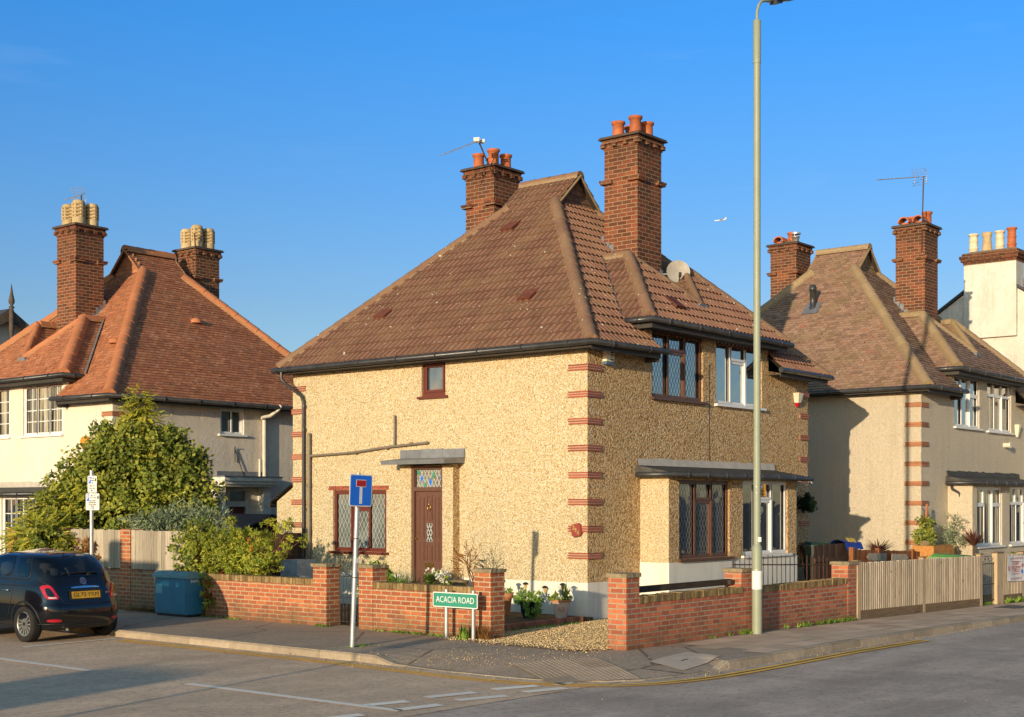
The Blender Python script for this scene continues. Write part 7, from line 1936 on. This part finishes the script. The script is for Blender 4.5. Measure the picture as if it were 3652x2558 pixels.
mb = MB(); lobe(mb, (-.62,1.42,.50), .12, .06, 150, .06, .03); mb.build('leaves', MT['leaf_weed'], t)
def solar(label, x, y, z, h, mat, lean=(0,0), s=1.):
    t = thing('solar_lamp', label, 'garden lamp', (x,y,z)); a = Vector((x,y,z)); b = a+Vector((lean[0],lean[1],h)); mb = MB(); mb.tube([a,b],.008,6); mb.build('stake', MT['black_iron'], t)
    mb = MB(); mb.lathe([(.022,0),(.045,.085)], b, 4, smooth=False); mb.build('lens', mat, t); mb = MB(); mb.lathe([(.068,.085),(.072,.10),(.03,.125)], b, 4, smooth=False); mb.build('cap', MT['trim_black'], t)
solar('solar lamp with amber lens standing in the black pot', -.86, .74, .36, .22, MT['amber'])
solar('tilted solar lamp in the pink urn pot', -.62, .38, .38, .14, MT['amber'], (-.06,.06))
solar('small dark lantern lamp among the spiky leaves', -.50, .18, .40, .17, MT['pane_dark'])
solar('solar lamp half hidden by the brick pillar', -.66, 1.44, .48, .12, MT['pane_dark'])
t = pot('plant_pot', 'pot of white flowers and bright leaves by the brown door', -.55, 3.12, .05, [(.10,0),(.15,.30),(.16,.32)], MT['pot_terra'], 'flower pot')
mb = MB(); lobe(mb, (-.60,3.1,.60), .24, .17, 420, .09, .06); mb.build('leaves', MT['leaf_lime'], t)
mb = MB(); lobe(mb, (-.64,3.1,.73), .24, .10, 260, .06, .045, 0, .7); mb.build('flowers', MT['flower_w'], t)
t = thing('stone_urn', 'small stone garden urn beside the white flowers', 'urn', (-.5,2.62,.0)); mb = MB(); mb.lathe([(.1,0),(.08,.2),(.07,.35),(.13,.5),(.16,.62),(.19,.64),(.17,.66)], (-.5,2.62,0), 16); mb.build('bowl', MT['cap'], t)
t = thing('bare_shrub', 'leafless reddish shrub against the tan wall right of the door', 'shrub', (-.7,2.1,0)); mb = MB()
def branch(p, d, L, r, n):
    if n == 0: return
    q = p + d*L*.5 + rdir()*L*.08; e = p + d*L; mb.tube([p,q,e],[r,r*.85,r*.7],5)
    for k in range(RND.choice([2,2,3])): branch(e, (d+rdir()*.62+Vector((0,0,.12))).normalized(), L*RND.uniform(.6,.85), r*.65, n-1)
branch(Vector((-.7,2.0,0)), Vector((-.05,.05,1)).normalized(), .5, .022, 5); branch(Vector((-.68,2.02,.1)), Vector((-.1,.3,.9)).normalized(), .4, .016, 4)
mb.build('branches', MT['twig'], t)
mb = MB()
for k in range(130): p = Vector((-.75,2.1,1.0))+Vector((RND.gauss(0,.2),RND.gauss(0,.25),RND.gauss(0,.25))); leaf(mb, p, rdir(), rdir(), .07, .018)
for k in range(10): leaf(mb, Vector((-.8,2.25+RND.gauss(0,.08),.95+RND.gauss(0,.08))), (Vector((-.3,.9,.3))+rdir()*.4).normalized(), rdir(), .3, .05)
mb.build('dry_leaves', MT['leaf_dry'], t)
t = thing('garden_plant', 'wispy grey lavender like plant left of the door', 'plant', (-.7,4.6,0)); mb = MB()
for k in range(170): tuft(mb, -.6+RND.gauss(0,.12), 4.45+RND.gauss(0,.35), .35, 2, .55, .014, .6)
mb.build('stems', MT['leaf_grey'], t)
t = thing('garden_plant', 'leafy green plant behind the narrow iron gate', 'plant', (-2.6,2.6,0)); mb = MB(); 
for (y,z,r,n) in ((2.5,.35,.4,700),(2.7,.7,.32,500),(2.3,.5,.3,400)): lobe(mb, (-2.5,y+.1,z), r, r, n, .12, .05, .1, .3)
for k in range(16): leaf(mb, Vector((-2.5,2.7+RND.gauss(0,.15),1.02+RND.gauss(0,.05))), (Vector((RND.uniform(-1,1),RND.uniform(-1,1),.1))).normalized(), UPV, .2, .05)
mb.build('leaves', MT['leaf_weed'], t)
t = thing('wrapped_unit', 'plastic wrapped white appliance standing by the downpipe', 'appliance', (-.5,7.2,0)); mb = MB(); mb.box(-.72,6.95,0,-.2,7.48,.93); 
mb.build('casing', MT['wrap'], t)
t = thing('shed', 'small shed with black felt roof behind the dark board fence', 'shed', (1.7,11.2,0)); mb = MB(); mb.box(1.1,10.9,0,2.7,12.2,1.55); mb.build('wall', MT['wood_dark'], t)
mb = MB(); 
for sg in (1,-1): mb.add([(1.9,10.75,1.86),(1.9,12.3,1.86),(1.9+sg*.95,12.3,1.50),(1.9+sg*.95,10.75,1.50),(1.9,10.75,1.82),(1.9,12.3,1.82),(1.9+sg*.95,12.3,1.46),(1.9+sg*.95,10.75,1.46)],[(0,1,2,3),(7,6,5,4),(3,2,6,7),(0,3,7,4)],0,.5)
mb.build('roof', MT['shed'], t)

# --- gardens to the right
def bin_(name, label, x, y, z0, z1, rot, mat, cat='wheelie bin'):
    t = thing(name, label, cat, (x,y,z0)); M = Matrix.Rotation(rot,3,'Z'); c = Vector((x,y,0))
    mb = MB(); f = lambda a,b,z: c + M @ Vector((a,b,0)) + UPV*z
    mb.add([f(-.22,-.27,z0),f(.22,-.27,z0),f(.22,.27,z0),f(-.22,.27,z0),f(-.28,-.34,z1),f(.28,-.34,z1),f(.28,.34,z1),f(-.28,.34,z1)],[(0,3,2,1),(0,1,5,4),(1,2,6,5),(2,3,7,6),(3,0,4,7)]); mb.build('body', mat, t)
    mb = MB(); mb.add([f(-.31,-.38,z1),f(.31,-.38,z1),f(.31,.38,z1),f(-.31,.38,z1),f(-.31,-.38,z1+.04),f(.31,-.38,z1+.04),f(.31,.38,z1+.06),f(-.31,.38,z1+.06),f(-.24,-.3,z1+.08),f(.24,-.3,z1+.08),f(.24,.3,z1+.12),f(-.24,.3,z1+.12)],[(0,3,2,1),(0,1,5,4),(1,2,6,5),(2,3,7,6),(3,0,4,7),(4,5,9,8),(5,6,10,9),(6,7,11,10),(7,4,8,11),(8,9,10,11)]); mb.build('lid', mat, t)
    mb = MB(); mb.tube([f(-.2,.41,z1+.03),f(.2,.41,z1+.03)],.018,6); mb.build('handle', mat, t)
    mb = MB()
    for s in (-.22,.22): mb.tube([f(s-.02,.3,z0+.09),f(s+.02,.3,z0+.09)],.10,14)
    mb.build('wheels', MT['trim_black'], t)
bin_('wheelie_bin', 'dark green wheelie bin lid in the shade at the neighbour wall', 8.35, -.38, -.1, 1.13, .5, MT['bin_dark'])
bin_('wheelie_bin', 'bright green wheelie bin showing over the slatted fence', 10.25, -2.6, -.2, .86, .3, MT['bin_green'])
bin_('wheelie_bin', 'second bright green wheelie bin beside the gate post', 10.9, -2.5, -.2, .84, .2, MT['bin_green'])
t = thing('bag', 'blue plastic bag with yellow NOW lettering lying on the orange fence', 'bag', (8.8,-.8,1.2)); mb = MB(); V = []; NX, NY = 14, 8
for i in range(NX+1):
    for j in range(NY+1):
        u, v = i/NX, j/NY; V.append((8.35+.85*u, -1.05+.5*v, 1.20+.10*math.sin(math.pi*min(1,v*1.1))*(1-.5*u)+RND.uniform(-.018,.018)-(.12 if j == 0 else 0)))
mb.add(V, [(i*(NY+1)+j,(i+1)*(NY+1)+j,(i+1)*(NY+1)+j+1,i*(NY+1)+j+1) for i in range(NX) for j in range(NY)], 0, .5, True); mb.build('sheet', MT['bag_blue'], t)
mb = MB(); mb.add(*text_mesh('NOW', .17, frame_mat((8.72,-.98,1.285),(1,.0,-.06),(0,-.75,.65)), .003, bold=.006)); mb.build('lettering', MT['yellow'], t)
def cordyline(label, x, y, z, h, n, L, mat=MT['leaf_red']):
    t = thing('cordyline', label, 'plant', (x,y,z)); mb = MB(); mb.tube([(x,y,z),(x,y,z+h)],[.04,.03],6); mb.build('stem', MT['bark'], t); mb = MB(); blades(mb, (x,y,z+h), n, L, .032, 1.5, .5); mb.build('leaves', mat, t)
cordyline('reddish spiky cordyline before the sunlit roughcast wall', 10.2, -.95, .2, .72, 70, .55)
cordyline('tall reddish spiky cordyline by the bay downpipe', 14.05, -1.75, .0, 1.05, 90, .62)
t = thing('hanging_basket', 'ivy basket hanging at the neighbour house corner from a bracket', 'hanging basket', (12.5,-1.1,1.3))
mb = MB(); lobe(mb, (12.42,-1.15,1.32), .26, .2, 500, .09, .06, .2); lobe(mb, (12.42,-1.15,1.62), .22, .16, 320, .09, .06, .2); mb.build('leaves', MT['leaf_ivy'], t)
mb = MB(); mb.lathe([(.02,-.22),(.16,-.10),(.2,.0)], (12.42,-1.15,1.2), 14); mb.build('basket', MT['cap'], t); mb = MB(); mb.tube([(12.42,-1.15,1.2),(12.45,-1.12,1.95),(12.6,-1.0,2.0)],.012,5); mb.build('hanger', MT['rust'], t)
mb = MB(); 
mb.prism([(12.44,-1.2,1.75),(12.54,-1.2,1.75),(12.49,-1.2,2.1)],(0,.05,0)); mb.build('tag', MT['creasing_or'], t)
t = thing('planter', 'orange timber planter at the foot of the neighbour corner', 'planter', (12.9,-1.35,.6)); mb = MB(); mb.box(12.0,-1.55,-.2,13.3,-1.0,1.09); mb.build('box', MT['planter'], t)
t = thing('topiary_ball', 'dark artificial leaf ball hanging from a scroll bracket at the house corner', 'topiary ball', (7.95,-.28,2.1)); c = Vector((7.98,-.25,2.12)); mb = MB(); mb.lathe([(.01,-.16),(.1,-.13),(.16,0),(.1,.13),(.01,.16)], c, 12); lobe(mb, c, .19, .19, 900, .05, .03, 0, .85); mb.build('ball', MT['leaf_dark'], t)
mb = MB(); mb.tube([(7.98,0,2.56),(7.98,-.28,2.56)]+[(7.98,-.33-.05*math.cos(a+3.14),2.56+.05*math.sin(a)) for a in [k*.5 for k in range(10)]],.010,5); mb.tube([(7.98,-.25,2.56),(7.98,-.25,2.28)],.004,4); mb.build('bracket', MT['alu'], t)
t = thing('wall_box', 'dark blue box fixed to the side of the house by the alley', 'meter box', (8.6,.2,2.9)); mb = MB(); mb.box(W+.0,.12,2.72,W+.26,.4,3.0); mb.box(W+.05,.2,2.58,W+.18,.35,2.72); mb.build('case', MT['bag_blue'], t)
for (lab, x, y, z, mat) in (('lime green plant under the white bay window',14.6,-2.6,.75,'leaf_lime'),('lime green plant next to pale dried flowers',16.6,-2.7,.72,'leaf_lime')):
    t = thing('garden_plant', lab, 'plant', (x,y,0)); mb = MB(); blades(mb, (x,y,z), 40, .28, .07, 1.6, .9); mb.build('leaves', MT[mat], t); mb = MB(); mb.tube([(x,y,-.2),(x,y,z)],.02,5); mb.build('stem', MT['bark'], t)
t = thing('bare_shrub', 'thin red leaved shrub before the far bay window', 'shrub', (17.4,-2.4,0)); mb = MB(); branch(Vector((17.2,-2.5,.2)), Vector((0,0,1)), .55, .02, 4); mb.build('branches', MT['twig'], t); mb = MB(); lobe(mb, (17.2,-2.5,1.5), .4, .3, 220, .07, .03, .2); lobe(mb, (17.0,-2.6,.85), .4, .2, 260, .06, .04, .2); mb.build('leaves', MT['leaf_dry'], t)
t = thing('climbing_plant', 'pale yellow green climber on the roughcast wall left of the downpipe', 'climber', (13.6,-1.2,0)); mb = MB()
for (x,z,r,n) in ((13.6,1.2,.3,260),(13.9,1.6,.28,240),(13.3,.9,.28,200),(14.1,1.15,.3,240)): lobe(mb, (x,-1.3,z), r, r*1.1, n, .08, .03, .2, .3)
mb.build('leaves', MT['leaf_grey'], t)
t = thing('banner', 'white fitness advertising banner with red print tied to the slatted fence', 'banner', (12.1,-3.46,.6)); V = []; NX, NY = 16, 10
bw, bh, bx0, bz0 = 1.14, .60, 11.55, .33
cz = lambda u,v: (-3.465-.010*math.sin(u*7+v*2)-.006*math.sin(v*9+u*3)-.012*abs(u-.5))
bp = lambda u,v: (bx0+bw*u, cz(u,v), bz0+bh*v-.02*math.sin(math.pi*u)*(1 if v > .5 else .4)-.035*u)
for i in range(NX+1):
    for j in range(NY+1): V.append(bp(i/NX,j/NY))
mb.add([], []); mb = MB(); mb.add(V, [(i*(NY+1)+j,(i+1)*(NY+1)+j,(i+1)*(NY+1)+j+1,i*(NY+1)+j+1) for i in range(NX) for j in range(NY)], 0, .5, True); mb.build('sheet', MT['banner'], t)
def on_banner(mb): 
    mb.v = [(v[0], cz((v[0]-bx0)/bw,(v[2]-bz0)/bh)-.014, v[2]) for v in mb.v]; return mb
for (txt, u, v, s, nm) in (("COMMUNITY FITNESS IN PERSON",.5,.87,.062,'top_line'),("GINGER'S",.48,.66,.105,'name_line'),("FITNESS",.48,.42,.17,'big_line'),("WWW.GINGERSFITNESS.COM",.5,.09,.062,'web_line')):
    mb = MB(); mb.add(*text_mesh(txt, s, frame_mat((0,0,0),(1,0,0),(0,-1,0)), .0, bold=.0)); xs = [q[0] for q in mb.v]; wd = max(xs)-min(xs); k = min(1., {'top_line':.86,'name_line':.5,'big_line':.55,'web_line':.74}[nm]/wd); mb.v = [(bx0+bw*u+q[0]*k, 0, bz0+bh*v+q[2]-.03*u) for q in mb.v]; on_banner(mb).build('lettering', MT['print_red'], t)
for (u0,u1,v0) in ((.2,.75,.74),(.2,.75,.545),(.2,.75,.26)): mb = MB(); n = 8; mb.add([(bx0+bw*(u0+(u1-u0)*k/n),0,bz0+bh*v0+d-.03*(u0+(u1-u0)*k/n)) for k in range(n+1) for d in (0,.012)],[(2*k,2*k+2,2*k+3,2*k+1) for k in range(n)],0,.5); on_banner(mb).build('ruled_line', MT['print_red'], t)
for (u,v,r_,m) in ((.09,.48,.055,'print_red'),(.86,.60,.04,'sign_red'),(.86,.36,.05,'sign_blue')):
    mb = MB(); n = 14; mb.add([(bx0+bw*u+r_*math.cos(2*math.pi*k/n),0,bz0+bh*v+r_*math.sin(2*math.pi*k/n)-.03*u) for k in range(n)],[list(range(n))],0,.5); on_banner(mb).build('printed_disc', MT[m], t)
mb = MB(); mb.add(*text_mesh('G', .07, frame_mat((0,0,0),(1,0,0),(0,-1,0)), .0, bold=.003)); mb.v = [(bx0+bw*.09+q[0],0,bz0+bh*.48+q[2]-.003) for q in mb.v]; on_banner(mb); mb.v = [(q[0],q[1]-.003,q[2]) for q in mb.v]; mb.build('letter', MT['white'], t)

# ------------------------------------------------------------------ unseen pieces across the side road, added and shaped for the long evening shadows
t = thing('shadow_block', 'unseen flat roofed brick block, added across the side road to cast shadow', 'shadow_block', (-19,9.5,0)); mb = MB(); mb.box(-22,4.8,-.5,-16,14.5,2.84); mb.build('wall', MT['brick_main'], t)
mb = MB(); mb.box(-22.1,4.72,2.84,-15.92,14.6,2.95); mb.build('roof', MT['bayroof'], t); mb = MB(); mb.box(-16.5,5.85,2.95,-16.1,6.27,3.38); mb.build('shadow_step', MT['brick_main'], t)  # block raised on the roof to give the cast shadow its step
t = thing('shadow_hut', 'unseen low hut with a stout chimney, added across the side road to cast shadow', 'shadow_hut', (-33,-5,0)); mb = MB(); mb.box(-37,-9,-.5,-30,-2,1.8); mb.build('wall', MT['cream'], t)
mb = MB()
for sg in (1,-1): mb.poly([(-33.5+sg*3.8,-9.3,1.7),(-33.5+sg*3.8,-1.7,1.7),(-33.5,-1.7,2.6),(-33.5,-9.3,2.6)][::sg])
mb.build('roof', MT['tile_mixed'], t); mb = MB(); mb.box(-34,-5.9,1.9,-33,-4.35,3.85); mb.build('chimney', MT['brick_chim'], t)  # unseen chimney sized for the shadow band it lays on the road
t = thing('shadow_post', 'unseen slim post with a plate, added to cast a pole shadow', 'road sign', (-20.5,-3.95,0)); mb = MB(); mb.tube([(-20.5,-3.95,-.1),(-20.5,-3.95,2.75)],.035,10); mb.build('post', MT['steel'], t); mb = MB(); mb.box(-20.56,-4.13,2.4,-20.54,-3.77,2.72); mb.build('plate', MT['sign_white'], t)  # added for its thin shadow over road and pavement

GR = {'house': 'houses along the two roads', 'wall': 'brick garden walls', 'alarm box': 'alarm boxes on the house walls', 'aerial': 'television aerials on the chimneys', 'plant pot': 'plant pots in the front bed',
      'garden lamp': 'solar lamps in the front bed', 'wheelie bin': 'wheelie bins in the side gardens', 'shrub': 'shrubs in the front gardens'}
for o in COL.objects:
    if o.parent is None and o.get('category') in GR: o['group'] = GR[o['category']]
